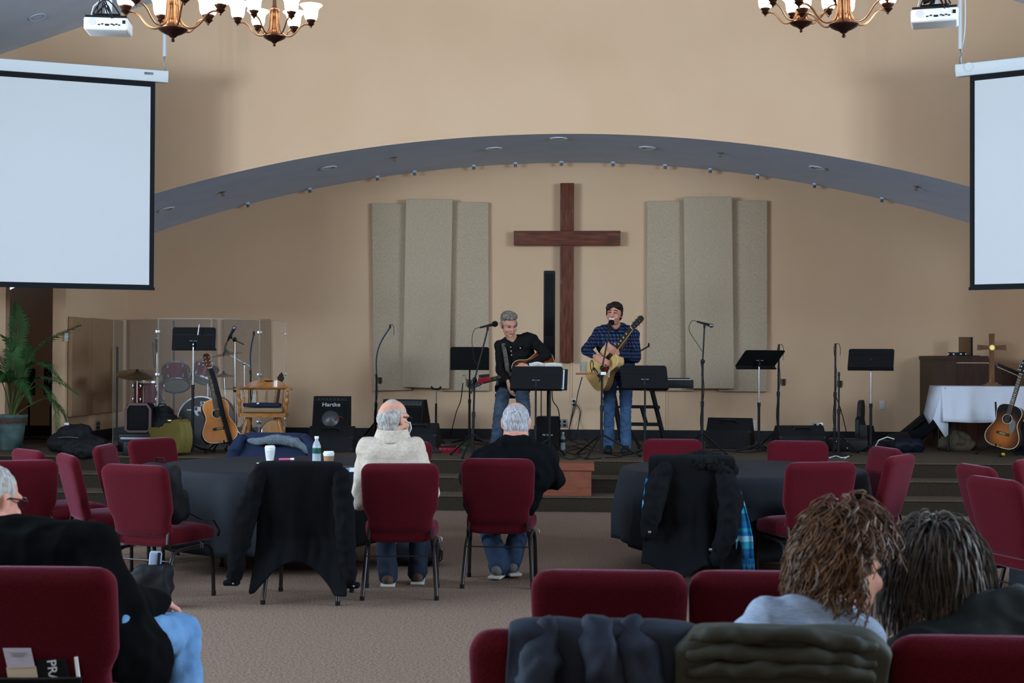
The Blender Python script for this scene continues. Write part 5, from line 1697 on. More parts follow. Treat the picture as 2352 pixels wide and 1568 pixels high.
m_bag = mat('black_nylon_bag', srgb(22, 22, 25), 0.75, bump=0.2, nscale=90)
m_mauve = mat('mauve_piping', srgb(98, 78, 74), 0.8)
m_mesh = mat('bag_mesh', srgb(15, 15, 17), 0.9)
cb_ = stage_d(322, 16.7)
t = thing('equipment_crate_bag', 'boxy black bag with mauve edges in front of the floor tom', 'bag', cb_ + Vector((0, 0, 0.22)), R(6))
MB().rbox((0, 0, 0.17), (0.3, 0.26, 0.34), 0.05, 4).build('body', m_mesh, t)
for x in (-0.13, 0.14):
    pts = [(x - 0.0, -0.13, 0.03), (x, -0.135, 0.3), (x, -0.06, 0.345), (x, 0.1, 0.345)]
for dy in (-0.135,):
    ring = [(-0.14, 0.03), (-0.14, 0.27), (-0.1, 0.325), (0.1, 0.325), (0.14, 0.27), (0.14, 0.03), (0.1, 0.008), (-0.1, 0.008)]
    MB().tube([(x, dy, z) for x, z in ring], 0.017, 8, closed=True).build('piping', m_mauve, t)
t2 = thing('equipment_box', 'low dark plastic equipment case with silver trim below the boxy bag', 'case', cb_ + Vector((0, 0, 0)), R(6))
MB().rbox((0.03, 0, 0.105), (0.5, 0.36, 0.21), 0.015).build('shell', m_black, t2)
MB().rbox((0.03, -0.182, 0.15), (0.44, 0.01, 0.03), 0.003).build('trim_strip', m_steel, t2)
MB().tube([(-0.1, -0.185, 0.09), (-0.08, -0.2, 0.1), (0.08, -0.2, 0.1), (0.1, -0.185, 0.09)], 0.008, 6).build('handle', m_steel, t2)
mb = MB()
b = stage_d(375, 16.75)
capsule(mb, (-0.08, 0, 0.18), (0.07, 0.0, 0.2), 0.14, 0.13)
capsule(mb, (-0.05, 0, 0.36), (0.04, 0.0, 0.36), 0.07, 0.07)
capsule(mb, (-0.09, 0, 0.02), (0.1, 0, 0.02), 0.12, 0.12)
t = remesh(mb, 'black_duffel_bag', m_bag, None, 0.018, 4, crease(9, 0.018, 3), loc=b + Vector((0, 0, 0.1)))
tag(t, 'slumped black cloth bag between the boxy bag and the olive case', 'bag')
MB().tube([(-0.06, -0.09, 0.38), (-0.02, -0.1, 0.45), (0.05, -0.1, 0.45), (0.08, -0.09, 0.37)], 0.012, 8, flat=0.5).build('handle', m_strap, t)
mb = MB()
b = stage_d(172, 16.3)
for i in range(5):
    f = i / 4
    capsule(mb, (-0.2 + 0.0 * f, -0.1, 0.1), (0.26, -0.12, 0.08), 0.09, 0.08)
capsule(mb, (-0.12, 0.08, 0.2), (0.06, 0.08, 0.22), 0.12, 0.11)
capsule(mb, (-0.2, 0.0, 0.11), (0.28, 0.0, 0.1), 0.11, 0.1)
t = remesh(mb, 'gig_bag', m_bag, None, 0.016, 4, crease(8, 0.02, 5), loc=b)
tag(t, 'black padded gig bag lying on the stage beside the palm', 'bag')
MB().box((-0.08, -0.05, 0.33), (0.05, 0.004, 0.03), (0.5, 0, 0.2)).build('white_label', m_white, t)
MB().tube([(-0.12, -0.2, 0.18), (0.0, -0.215, 0.19), (0.12, -0.21, 0.18)], 0.006, 6).build('zipper', m_steel, t)
b = stage_at(168, 1046)
mb = MB()
capsule(mb, (-0.12, 0, 0.08), (0.2, 0, 0.07), 0.1, 0.09)
capsule(mb, (-0.02, -0.05, 0.06), (0.12, -0.05, 0.06), 0.09, 0.08)
t = remesh(mb, 'shoulder_bag', m_bag, None, 0.016, 4, crease(10, 0.02, 8), loc=b + Vector((0.1, 0, 0)))
tag(t, 'small slumped black bag at the stage edge in front of the gig bag', 'bag')
b = stage_at(300, 1046)
t = thing('foot_pedal_case', 'small square black case on the stage left of the olive case', 'case', b + Vector((0, 0.1, 0)), 0.1)
MB().rbox((0, 0, 0.08), (0.2, 0.2, 0.16), 0.015).build('shell', m_black, t)
MB().tube([(-0.05, -0.1, 0.13), (-0.03, -0.125, 0.125), (0.03, -0.125, 0.125), (0.05, -0.1, 0.13)], 0.007, 6).build('handle', m_blackp, t)

# ---------------------------------------------------------------- right side: cases, organ, table
b = stage_d(1944, 17.2)
t = thing('instrument_case', 'flat black instrument case lying on the stage between the right stands', 'case', b, R(-6))
MB().rbox((0.0, 0, 0.075), (0.5, 0.24, 0.15), 0.02).build('shell', m_black, t)
for x in (-0.13, 0.0):
    for z in (0.04, 0.12):
        MB().ell((x, -0.121, z), (0.012, 0.008, 0.012), nu=8, nv=6).build('rivet', m_chrome, t)
b = stage_d(1982, 17.75)
t = thing('open_guitar_case', 'open dark guitar case lid standing upright near the wall', 'guitar case', b, R(62))
t.rotation_euler = (R(0), R(0), R(66))
pol2 = [(-0.2, 0.0), (0.18, 0.0), (0.2, 0.1), (0.2, 0.2), (0.13, 0.3), (0.08, 0.36), (0.1, 0.44), (0.1, 0.54), (0.06, 0.6), (-0.0, 0.6), (-0.07, 0.57), (-0.1, 0.48), (-0.12, 0.4), (-0.2, 0.36)]
MB().prism(pol2, 0.0, 0.05, Mf).build('lid_shell', m_black, t, angle=30)
MB().prism([(x * 0.9, 0.03 + z * 0.92) for x, z in pol2], -0.004, 0.0, Mf).build('lining', mat('dark_green_plush', srgb(36, 40, 30), 0.95), t, angle=30)
MB().prism(pol2[:4] + [(0.13, 0.28), (-0.2, 0.3)], -0.1, -0.006, Mf).build('bottom_shell', m_black, t, angle=30)
def lump(name, label, cat, px, D, prims, m, seed, vox=0.016, amp=0.015, on=0.0):
    b = stage_d(px, D)
    mb = MB()
    for (a, c, ra, rc) in prims:
        capsule(mb, a, c, ra, rc)
    o = remesh(mb, name, m, None, vox, 4, crease(9, amp, seed), loc=b + Vector((0, 0, on)))
    return tag(o, label, cat)
o = lump('cable_heap', 'coiled dark cables and power box on the floor by the right music stand', 'cables', 2035, 17.3, [((-0.12, 0, 0.06), (0.14, 0, 0.05), 0.06, 0.06), ((-0.05, 0.05, 0.08), (0.08, 0.05, 0.08), 0.05, 0.05)], m_black, 12)
MB().tube([(-0.2, -0.05, 0.02), (-0.14, -0.07, 0.06), (-0.1, -0.07, 0.13), (0.0, -0.08, 0.17), (0.1, -0.08, 0.14)], 0.007, 8).build('white_cable', m_white, o)
lump('blue_bag', 'dark navy bag on the stage left of the white-clothed table', 'bag', 2085, 17.0, [((-0.1, 0, 0.09), (0.12, 0, 0.08), 0.09, 0.085)], mat('dark_navy_nylon', srgb(15, 18, 32), 0.6), 15)
b = stage_d(2120, 18.2)
t = thing('keyboard_case', 'long black case leaning against the organ left of the white cloth', 'case', b, R(0))
MB().rbox((0.0, 0, 0.26), (0.24, 0.16, 0.66), 0.02, rot=(0, R(50), 0)).build('shell', m_bag, t)
MB().tube([(-0.16, -0.09, 0.22), (-0.1, -0.11, 0.27), (0.0, -0.11, 0.35), (0.05, -0.09, 0.4)], 0.01, 6).build('handle', m_strap, t)
b = stage_d(2068, 17.7)
t = thing('foot_pedal_board', 'flat black pedal tilted on the floor beside the navy bag', 'pedal', b, R(5))
MB().rbox((0, 0, 0.13), (0.26, 0.2, 0.04), 0.01, rot=(R(30), R(-8), 0)).build('plate', m_black, t)
MB().rbox((0, 0.04, 0.06), (0.2, 0.12, 0.12), 0.01).build('foot', m_black, t)

# organ console
m_organ = mat('dark_walnut_organ', srgb(66, 38, 26), 0.5, c2=srgb(48, 26, 18), nscale=5, stretch=(6, 6, 0.8))
m_organ2 = mat('brown_organ_side', srgb(72, 54, 42), 0.6, c2=srgb(62, 46, 36), nscale=5)
ob = stage_d(2235, 18.25)
t = thing('organ_console', 'dark wooden organ console behind the white-clothed table', 'organ', ob)
f2l = lambda px, py, y=0.0: on_y(px, py, ob.y + y) - ob
xA, xB, xC, xD_ = f2l(2143, 850).x, f2l(2197, 850).x, f2l(2274, 850).x, f2l(2345, 850).x
zT = f2l(2200, 817).z
MB().box2((xA, 0.0, 0.0), (xB, 0.75, zT - 0.05)).build('side_cabinet', m_organ2, t)
MB().box2((xA - 0.01, -0.01, zT - 0.05), (xB, 0.76, zT)).build('lid', m_organ2, t)
zS1, zS2 = f2l(2343, 862).z, f2l(2200, 833).z
MB().prism([(xB, 0.0), (xD_, 0.0), (xD_, zS1), (xC, zS2), (xC - 0.02, zT), (xB, zT)], 0.01, 0.74, Mf).build('back_panel', m_organ, t, smooth=False)
MB().tube([(xB, 0.004, zS2), (xC - 0.02, 0.004, zS2), (xC, 0.004, zS2 - 0.025)], 0.005, 6).build('pale_trim', m_cream, t)
MB().tube([(xC + 0.09, 0.004, f2l(2292, 842).z), (xD_, 0.004, zS1 - 0.02)], 0.006, 6).build('pale_trim', m_cream, t)
MB().prism([(xC + 0.1, f2l(2292, 840).z), (xD_, zS1 - 0.01), (xD_, zS1 + 0.035), (xC + 0.1, f2l(2292, 833).z)], 0.0, 0.012, Mf).build('blue_black_strip', m_black, t, smooth=False)
# on the organ: an upright box and a tambourine
oz = ZS + zT + 0.001
p = f2l(2216, 795, 0.3)
t = thing('upright_box', 'small brown upright box on top of the organ', 'box', (ob.x + p.x, ob.y + 0.3, oz))
hx = f2l(2216, 775, 0.3).z - zT
MB().rbox((0, 0, hx / 2 + 0.006), (0.16, 0.03, hx), 0.004, rot=(0, 0, 0.25)).build('box', mat('dull_gold_board', srgb(104, 78, 50), 0.5), t)
MB().rbox((0.09, 0.01, hx / 2 + 0.006), (0.018, 0.035, hx), 0.003, rot=(0, 0, 0.25)).build('frame_side', m_black, t)
MB().rbox((0.0, 0, 0.003), (0.36, 0.14, 0.006), 0.002).build('tray', m_black, t)
p = f2l(2195, 812, 0.2)
t = thing('tambourine', 'dark tambourine lying on top of the organ', 'tambourine', (ob.x + p.x, ob.y + 0.13, oz))
MB().lathe([(0.105, 0), (0.115, 0), (0.115, 0.045), (0.105, 0.045), (0.105, 0)], caps=False).build('frame', m_black, t)
for k in range(8):
    a = k * PI / 4 + 0.2
    MB().cyl((0.115 * math.cos(a), 0.115 * math.sin(a), 0.018), (0.115 * math.cos(a), 0.115 * math.sin(a), 0.028), 0.018, n=10).build('jingle', m_chrome, t)

# communion table with a white cloth
tb = stage_d(2280, 17.3)
Z_T = on_y(2200, 888, tb.y - 0.3).z - ZS
tx0, tx1 = on_y(2148, 888, tb.y).x - tb.x, min(on_y(2520, 888, tb.y).x, XS - 0.06) - tb.x
t = thing('folding_table', 'folding table with thin dark legs under the white cloth', 'table', tb)
MB().rbox(((tx0 + tx1) / 2, 0, Z_T - 0.016), (tx1 - tx0, 0.6, 0.028), 0.008).build('tabletop', m_ttop, t)
for x in (tx0 + 0.1, tx1 - 0.1):
    for y in (-0.24, 0.24):
        lg = MB().cyl((x, y, 0.01), (x, y, Z_T - 0.03), 0.014).build('leg', m_leg, t)
        MB().cyl((x, y, 0), (x, y, 0.02), 0.018).build('foot_cap', m_rubber, lg)
m_linen = mat('white_linen', srgb(206, 210, 222), 0.85, c2=srgb(196, 201, 214), nscale=60, stretch=(8, 8, 1), bump=0.1)
mb = MB()
rows = []
drop = Z_T - (on_y(2200, 968, tb.y - 0.3).z - ZS)
prof = [(0.32, -0.3), (0.312, -0.1), (0.305, -0.01), (0.3, 0.001), (0.1, 0.002), (-0.1, 0.002), (-0.3, 0.001), (-0.305, -0.01)] + [(-0.306 - 0.012 * i, -drop * i / 8) for i in range(1, 9)]
NX = 60
for (y, dz) in prof:
    row = []
    for i in range(NX + 1):
        f = i / NX
        x = tx0 + (tx1 - tx0) * f
        q = max(0, -dz) / drop
        yy = y + (0.012 * math.sin(x * 14) + 0.008 * math.sin(x * 31 + 1)) * q * (-1 if y < 0 else 1)
        row.append(Vector((x, yy, Z_T + 0.002 + dz + 0.01 * q * math.sin(x * 5))))
    rows.append(row)
mb.grid(rows)
o = mb.build('white_tablecloth', m_linen, angle=80, loc=tb)
sl_ = o.modifiers.new('s', 'SOLIDIFY')
sl_.thickness = 0.003
sl_.offset = 1
tag(o, 'white cloth with pointed hanging corners on the folding table at right', 'tablecloth')
# hanging corner folds at the left end
def w2(px, py, y):
    return on_y(px, py, tb.y + y) - tb
A = w2(2148, 889, -0.3)
cor = MB()
cor.add([(tx0, -0.306, Z_T), w2(2172, 889, -0.315), w2(2178, 960, -0.325), w2(2178, 998, -0.335), w2(2171, 1004, -0.345), w2(2150, 972, -0.35), w2(2143, 962, -0.35), w2(2158, 915, -0.33)], [(0, 1, 2), (0, 2, 7), (2, 3, 4), (2, 4, 5), (2, 5, 7), (5, 6, 7)])
cor.add([(tx0, -0.3, Z_T + 0.001), (tx0, 0.3, Z_T + 0.001), w2(2121, 950, 0.1), w2(2134, 974, -0.05), w2(2143, 962, -0.31), w2(2158, 915, -0.31)], [(0, 1, 2), (0, 2, 5), (2, 4, 5), (2, 3, 4)])
oc = cor.build('hanging_corner', m_linen, o, angle=20)
oc.modifiers.new('s', 'SOLIDIFY').thickness = 0.003
# small wooden cross
cb_ = w2(2278, 888, -0.1)
t = thing('table_cross', 'slender brown wooden cross with a gold emblem standing on the white table', 'cross', tb + Vector((cb_.x, -0.1, Z_T + 0.0055)))
hX = (w2(2278, 767, -0.1).z - Z_T)
m_cr = mat('brown_cross_wood', srgb(118, 84, 58), 0.6, c2=srgb(98, 68, 46), nscale=8, stretch=(8, 8, 1))
MB().rbox((0, 0, 0.012), (0.2, 0.11, 0.024), 0.004).build('base', m_cr, t)
MB().rbox((0, 0, 0.035), (0.13, 0.08, 0.024), 0.004).build('base_step', m_cr, t)
zc_ = w2(2278, 799, -0.1).z - Z_T
MB().prism([(-0.034, 0.04), (0.034, 0.04), (0.026, zc_), (0.034, hX), (-0.034, hX), (-0.026, zc_)], -0.01, 0.012, Mf).build('upright', m_cr, t)
MB().prism([(-0.17, zc_ - 0.034), (-0.03, zc_ - 0.022), (0.03, zc_ - 0.022), (0.17, zc_ - 0.034), (0.17, zc_ + 0.034), (0.03, zc_ + 0.022), (-0.03, zc_ + 0.022), (-0.17, zc_ + 0.034)], -0.006, 0.01, Mf).build('crossbar', m_cr, t)
MB().lathe([(0.0005, 0), (0.034, 0), (0.034, 0.006), (0.0005, 0.006)], (0, -0.01, zc_), 20, MX).build('gold_emblem', m_gold, t)
MB().tube([(0.028 * math.cos(a), -0.018, zc_ + 0.028 * math.sin(a)) for a in [2 * PI * i / 20 for i in range(20)]], 0.003, 5, closed=True).build('emblem_ring', m_cream, t)
MB().tube([(-0.026, -0.014, 0.05), (0, -0.014, 0.1), (0.026, -0.014, 0.05)], 0.005, 6).build('gold_arch', m_gold, t)
lump('canvas_bag', 'crumpled olive-brown canvas bag under the white-clothed table', 'bag', 2196, 17.55, [((-0.12, 0, 0.08), (0.1, 0, 0.09), 0.1, 0.1), ((0.0, -0.05, 0.07), (0.16, -0.05, 0.06), 0.09, 0.07), ((0.02, 0.0, 0.15), (0.05, 0.0, 0.15), 0.09, 0.08)], mat('brown_canvas', srgb(84, 74, 60), 0.9), 21, amp=0.03)
lump('dark_cloth_heap', 'dark cloth heap at the right edge beside the sunburst guitar', 'cloth', 2352, 16.6, [((0, 0, 0.15), (0.1, 0, 0.3), 0.14, 0.1), ((0.05, 0, 0.1), (0.25, 0, 0.2), 0.12, 0.12)], m_navy, 23)

# ---------------------------------------------------------------- pedals, bottles, cables on the stage floor
b = stage_at(1020, 1040)
t = thing('pedal_board', 'red effects pedal with white switches on the stage left of centre', 'effects pedal', b, R(-6))
m_redp = MATS['red_enamel']
MB().rbox((0.06, 0.03, 0.035), (0.24, 0.14, 0.07), 0.008, rot=(R(8), 0, 0)).build('housing', m_redp, t)
MB().rbox((0.04, 0.05, 0.085), (0.18, 0.08, 0.03), 0.006).build('treadle', m_black, t)
MB().rbox((-0.12, 0.02, 0.02), (0.2, 0.12, 0.04), 0.004).build('side_unit', m_black, t)
for i in range(6):
    MB().ell((-0.18 + i * 0.05, -0.045, 0.045), (0.008, 0.008, 0.006), nu=8, nv=6).build('switch', m_chrome, t)
b = stage_at(1048, 1034)
t = thing('tuner_pedal', 'small red and green pedal right of the red effects pedal', 'effects pedal', b + Vector((0.0, 0.05, 0)), 0.4)
MB().rbox((0, 0, 0.025), (0.07, 0.11, 0.05), 0.006).build('red_body', m_redp, t)
MB().rbox((0.08, 0.02, 0.02), (0.07, 0.1, 0.04), 0.006).build('green_body', mat('green_enamel', srgb(30, 96, 70), 0.4), t)
m_pet = mat('clear_bottle_plastic', srgb(214, 226, 232), 0.12, alpha=0.35, spec=0.8)
m_lab = mat('green_bottle_label', srgb(24, 74, 62), 0.4)
def bottle(label, loc, s=1.0, group='water bottles', water=0.12):
    t = thing('water_bottle', label, 'bottle', loc, 0, group)
    prof = [(0.0005, 0), (0.028, 0), (0.032, 0.006)]
    for i in range(8):
        z = 0.012 + i * 0.009
        prof += [(0.032, z), (0.0305, z + 0.0045)]
    prof += [(0.032, 0.086), (0.032, 0.13), (0.03, 0.145), (0.022, 0.168), (0.0135, 0.182), (0.0135, 0.2), (0.0005, 0.2)]
    MB().lathe([(r_ * s, z * s) for r_, z in prof], n=20).build('bottle', m_pet, t)
    MB().lathe([(0.0326 * s, 0.09 * s), (0.0328 * s, 0.092 * s), (0.0328 * s, 0.128 * s), (0.0326 * s, 0.13 * s)], n=20, caps=False).build('label', m_lab, t)
    MB().lathe([(0.0005, 0.002), (0.03 * s, 0.002), (0.03 * s, water * s), (0.0005, water * s)], n=16).build('water', mat('bottled_water', srgb(190, 210, 220), 0.05, alpha=0.3), t)
    MB().lathe([(0.0005, 0.197 * s), (0.0155 * s, 0.197 * s), (0.0155 * s, 0.214 * s), (0.0005, 0.214 * s)], n=16).build('cap', m_white, t)
    return t
bottle('clear water bottle standing on the stage floor right of the subwoofer', stage_at(1293, 1033))
def cable(label, pts, m=m_black, r=0.006, name='floor_cable'):
    P = [Vector(p) for p in pts]
    out = []
    k = len(P) - 1
    for i in range(k):
        p0, p1, p2, p3 = P[max(i - 1, 0)], P[i], P[i + 1], P[min(i + 2, k)]
        for q in range(8):
            u = q / 8
            out.append(0.5 * ((2 * p1) + (p2 - p0) * u + (2 * p0 - 5 * p1 + 4 * p2 - p3) * u * u + (3 * p1 - p0 - 3 * p2 + p3) * u ** 3))
    out.append(P[-1])
    o = MB().tube(out, r, 6).build(name, m)
    return tag(o, label, 'cable', 'cables on the stage')
def fl_(pts, r=0.006):
    return [stage_at(x, y) + Vector((0, 0, r + 0.0005)) for x, y in pts]
cable('black cable looping across the stage edge by the bottle', fl_([(1255, 1018), (1275, 1035), (1305, 1055), (1325, 1050), (1318, 1042), (1345, 1054), (1380, 1053)]))
cable('black cable coil left of the microphone tripod', fl_([(1270, 1024), (1320, 1026), (1350, 1036), (1330, 1044), (1300, 1038), (1340, 1030), (1400, 1044), (1430, 1050), (1390, 1052)]))
cable('black cable from the subwoofer towards the wall outlet', fl_([(1300, 1028), (1330, 1020), (1352, 1014), (1330, 1008), (1310, 1012), (1345, 1022), (1372, 1030)]))
cable('black cable along the stage left of the first guitarist', fl_([(900, 1028), (960, 1034), (1005, 1030), (1060, 1026), (1100, 1020), (1130, 1028)]))
cable('white cable behind the lettered amplifier', fl_([(690, 1000), (715, 1003), (740, 1000)]), m_white)
cable('green cable along the stage between the amps', fl_([(820, 1014), (850, 1016), (890, 1013), (925, 1014)]), mat('green_cable', srgb(28, 90, 64), 0.5))
cable('black cable under the right floor monitor', fl_([(1610, 1040), (1660, 1036), (1720, 1040), (1780, 1030), (1820, 1034)]))
cable('black cable by the round microphone base', fl_([(1880, 1044), (1950, 1036), (1990, 1026), (2010, 1030)]))
cable('white coiled cable end at the round microphone base', [p + Vector((0, -0.16, 0)) for p in fl_([(1900, 1050), (1915, 1046), (1930, 1050), (1945, 1046), (1935, 1051)])], m_white)
wp = lambda x, y, dy=0.03: on_y(x, y, YB - dy)
cable('black plug cable hanging from the outlet, left of two', [wp(1319, 930, 0.06), wp(1314, 950), wp(1309, 975), stage_at(1302, 1010) + Vector((0, 0, 0.007))])
cable('black plug cable hanging from the outlet, right of two', [wp(1320, 924, 0.06), wp(1332, 942), wp(1330, 968), stage_at(1322, 1012) + Vector((0, 0, 0.007))])
g0 = stage_d(1340, 17.2)
cable('black guitar cable dropping from the shelf to the floor', [on_y(1337, 866, 16.3), on_y(1328, 900, 17.6), on_y(1322, 930, 19.1), on_y(1312, 965, 19.2), stage_at(1300, 1014) + Vector((0, 0, 0.007))])
cable('black cable hanging from the first guitarist stand to the floor', [on_y(1063, 880, 16.3), on_y(1058, 920, 17.2), on_y(1047, 950, 18.0), stage_at(1034, 1006) + Vector((0, 0, 0.007))])
cable('thin red-brown cable leaning from the right stands to the floor', [on_y(1920, 910, 17.0), on_y(1934, 950, 17.3), stage_d(1946, 17.55) + Vector((0, 0, 0.157))], mat('brown_cable', srgb(70, 34, 26), 0.5))
for (x0_, y0_, xs_, nm) in ((1243, 893, (1243, 1248, 1243), 'left'), (1268, 895, (1268, 1275, 1284), 'right')):
    cable('black cable hanging below the tablet, %s one' % nm, [on_y(xs_[0], 893, 16.2), on_y(xs_[1] - 5, 920, 16.6), on_y(xs_[2], 948, 17.0), stage_d(xs_[2] + 2, 17.6) + Vector((0, 0, 0.007))])
# ================================================================ people
m_skin = mat('skin_fair', srgb(196, 148, 126), 0.55, c2=srgb(186, 132, 112), nscale=18, sub=0.15)
m_skin2 = mat('skin_ruddy', srgb(196, 140, 120), 0.55, c2=srgb(182, 122, 104), nscale=18, sub=0.15)
m_lip = mat('lip_skin', srgb(150, 84, 78), 0.5)
m_dark = mat('dark_eye_line', srgb(34, 24, 22), 0.6)
m_teeth = mat('teeth', srgb(225, 215, 200), 0.4)
def hair_mat(name, a, b, sc=60, st=(1, 1, 0.25)):
    return mat(name, a, 0.55, c2=b, nscale=sc, stretch=st, bump=0.8, detail=5)
m_hgrey = hair_mat('salt_grey_hair', srgb(138, 130, 120), srgb(88, 80, 74))
m_hbrown = hair_mat('dark_brown_hair', srgb(38, 26, 22), srgb(22, 15, 13))
m_hwhite = hair_mat('silver_hair', srgb(176, 170, 164), srgb(128, 124, 122), 90)
m_hsalt = hair_mat('cropped_silver_hair', srgb(180, 178, 182), srgb(110, 108, 112), 120)
m_denim = mat('blue_denim', srgb(62, 88, 120), 0.85, c2=srgb(46, 68, 98), nscale=9, bump=0.15, bscale=150)
m_denimd = mat('grey_blue_denim', srgb(70, 84, 100), 0.85, c2=srgb(54, 66, 82), nscale=9, bump=0.15, bscale=150)
m_denimk = mat('dark_denim', srgb(34, 42, 58), 0.85, c2=srgb(26, 33, 46), nscale=9, bump=0.15, bscale=150)
m_denimb = mat('light_blue_denim', srgb(98, 134, 172), 0.85, c2=srgb(80, 116, 156), nscale=9, bump=0.15, bscale=150)
m_blkshirt = mat('black_shirt_cloth', srgb(12, 12, 13), 0.85, bump=0.1, nscale=90)
m_blksweat = mat('black_sweatshirt', srgb(10, 11, 14), 0.95, bump=0.15, nscale=120, spec=0.08)
m_sweater = mat('pale_grey_knit', srgb(188, 174, 158), 0.95, c2=srgb(172, 158, 144), nscale=70, bump=0.25, bscale=160)
m_shoe = mat('dark_shoe', srgb(26, 25, 26), 0.6)
m_sole = mat('pale_sole', srgb(170, 166, 158), 0.7)

def plaid():
    m = mat('blue_black_plaid', srgb(30, 40, 66), 0.85)
    nt = m.node_tree
    bs = nt.nodes['Principled BSDF']
    tc = _n(nt, 'ShaderNodeTexCoord')
    sp = _n(nt, 'ShaderNodeSeparateXYZ')
    nt.links.new(tc.outputs['Object'], sp.inputs[0])
    def stripe(sock, per, duty):
        a = _n(nt, 'ShaderNodeMath', operation='MULTIPLY')
        a.inputs[1].default_value = 1 / per
        nt.links.new(sock, a.inputs[0])
        f = _n(nt, 'ShaderNodeMath', operation='FRACT')
        nt.links.new(a.outputs[0], f.inputs[0])
        l = _n(nt, 'ShaderNodeMath', operation='LESS_THAN')
        l.inputs[1].default_value = duty
        nt.links.new(f.outputs[0], l.inputs[0])
        return l.outputs[0]
    ax = _n(nt, 'ShaderNodeMath', operation='ADD')
    nt.links.new(sp.outputs['X'], ax.inputs[0])
    nt.links.new(sp.outputs['Y'], ax.inputs[1])
    s1 = stripe(ax.outputs[0], 0.042, 0.5)
    s2 = stripe(sp.outputs['Z'], 0.042, 0.5)
    ad = _n(nt, 'ShaderNodeMath', operation='ADD')
    nt.links.new(s1, ad.inputs[0])
    nt.links.new(s2, ad.inputs[1])
    dv = _n(nt, 'ShaderNodeMath', operation='MULTIPLY')
    dv.inputs[1].default_value = 0.5
    nt.links.new(ad.outputs[0], dv.inputs[0])
    rp = _n(nt, 'ShaderNodeValToRGB')
    el = rp.color_ramp.elements
    el[0].color = (*srgb(48, 68, 106), 1)
    el[1].position = 1.0
    el[1].color = (*srgb(9, 11, 19), 1)
    e = el.new(0.5)
    e.color = (*srgb(22, 31, 55), 1)
    nt.links.new(dv.outputs[0], rp.inputs['Fac'])
    nt.links.new(rp.outputs['Color'], bs.inputs['Base Color'])
    return m
m_plaid = plaid()

def headprims(mb, c, H, k=1.0, ears=True, neck=None, nr=0.056):
    c = Vector(c)
    P = lambda x, y, z: c + H @ (Vector((x, y, z)) * k)
    E_ = lambda x, y, z, a, b, d: mb.ell(P(x, y, z), (a * k, b * k, d * k), H, 18, 12)
    E_(0, 0.014, 0.03, 0.077, 0.096, 0.086)
    E_(0, -0.018, -0.03, 0.064, 0.072, 0.084)
    E_(0, -0.03, -0.074, 0.05, 0.056, 0.042)
    E_(0, -0.07, -0.098, 0.022, 0.02, 0.017)
    capsule(mb, P(0, -0.09, 0.008), P(0, -0.106, -0.026), 0.009 * k, 0.014 * k)
    for s in (-1, 1):
        capsule(mb, P(s * 0.012, -0.088, 0.024), P(s * 0.045, -0.074, 0.022), 0.011 * k, 0.01 * k)
        E_(s * 0.04, -0.06, -0.032, 0.025, 0.026, 0.026)
        E_(s * 0.012, -0.095, -0.03, 0.009, 0.009, 0.008)
        if ears:
            E_(s * 0.079, 0.012, -0.008, 0.009, 0.02, 0.033)
            E_(s * 0.082, 0.02, 0.004, 0.008, 0.012, 0.022)
    capsule(mb, P(-0.02, -0.086, -0.06), P(0.02, -0.086, -0.06), 0.009 * k, 0.009 * k)
    if neck is not None:
        capsule(mb, P(0, 0.025, -0.06), neck, nr * 1.0, nr * 1.08)
    return P
def facial(par, P, H, k, smile=False, brow=m_dark, eyes=True):
    for s in (-1, 1):
        MB().tube([P(s * 0.016, -0.098, 0.031), P(s * 0.033, -0.095, 0.036), P(s * 0.05, -0.083, 0.03)], 0.0045 * k, 6).build('eyebrow', brow, par)
        MB().tube([P(s * 0.019, -0.0905, 0.008), P(s * 0.032, -0.0915, 0.011), P(s * 0.046, -0.084, 0.006)], 0.0036 * k, 6).build('eye', m_dark, par)
    if smile:
        MB().tube([P(-0.03, -0.083, -0.05), P(-0.018, -0.0925, -0.06), P(0, -0.0955, -0.064), P(0.018, -0.0925, -0.06), P(0.03, -0.083, -0.05)], [0.004 * k, 0.008 * k, 0.0095 * k, 0.008 * k, 0.004 * k], 8).build('teeth', m_teeth, par)
        MB().tube([P(-0.032, -0.082, -0.052), P(-0.016, -0.093, -0.07), P(0.016, -0.093, -0.07), P(0.032, -0.082, -0.052)], 0.004 * k, 6).build('lower_lip', m_lip, par)
    else:
        MB().tube([P(-0.027, -0.087, -0.055), P(-0.012, -0.0945, -0.061), P(0.012, -0.0945, -0.061), P(0.027, -0.087, -0.055)], 0.0042 * k, 6).build('lips', m_lip, par)
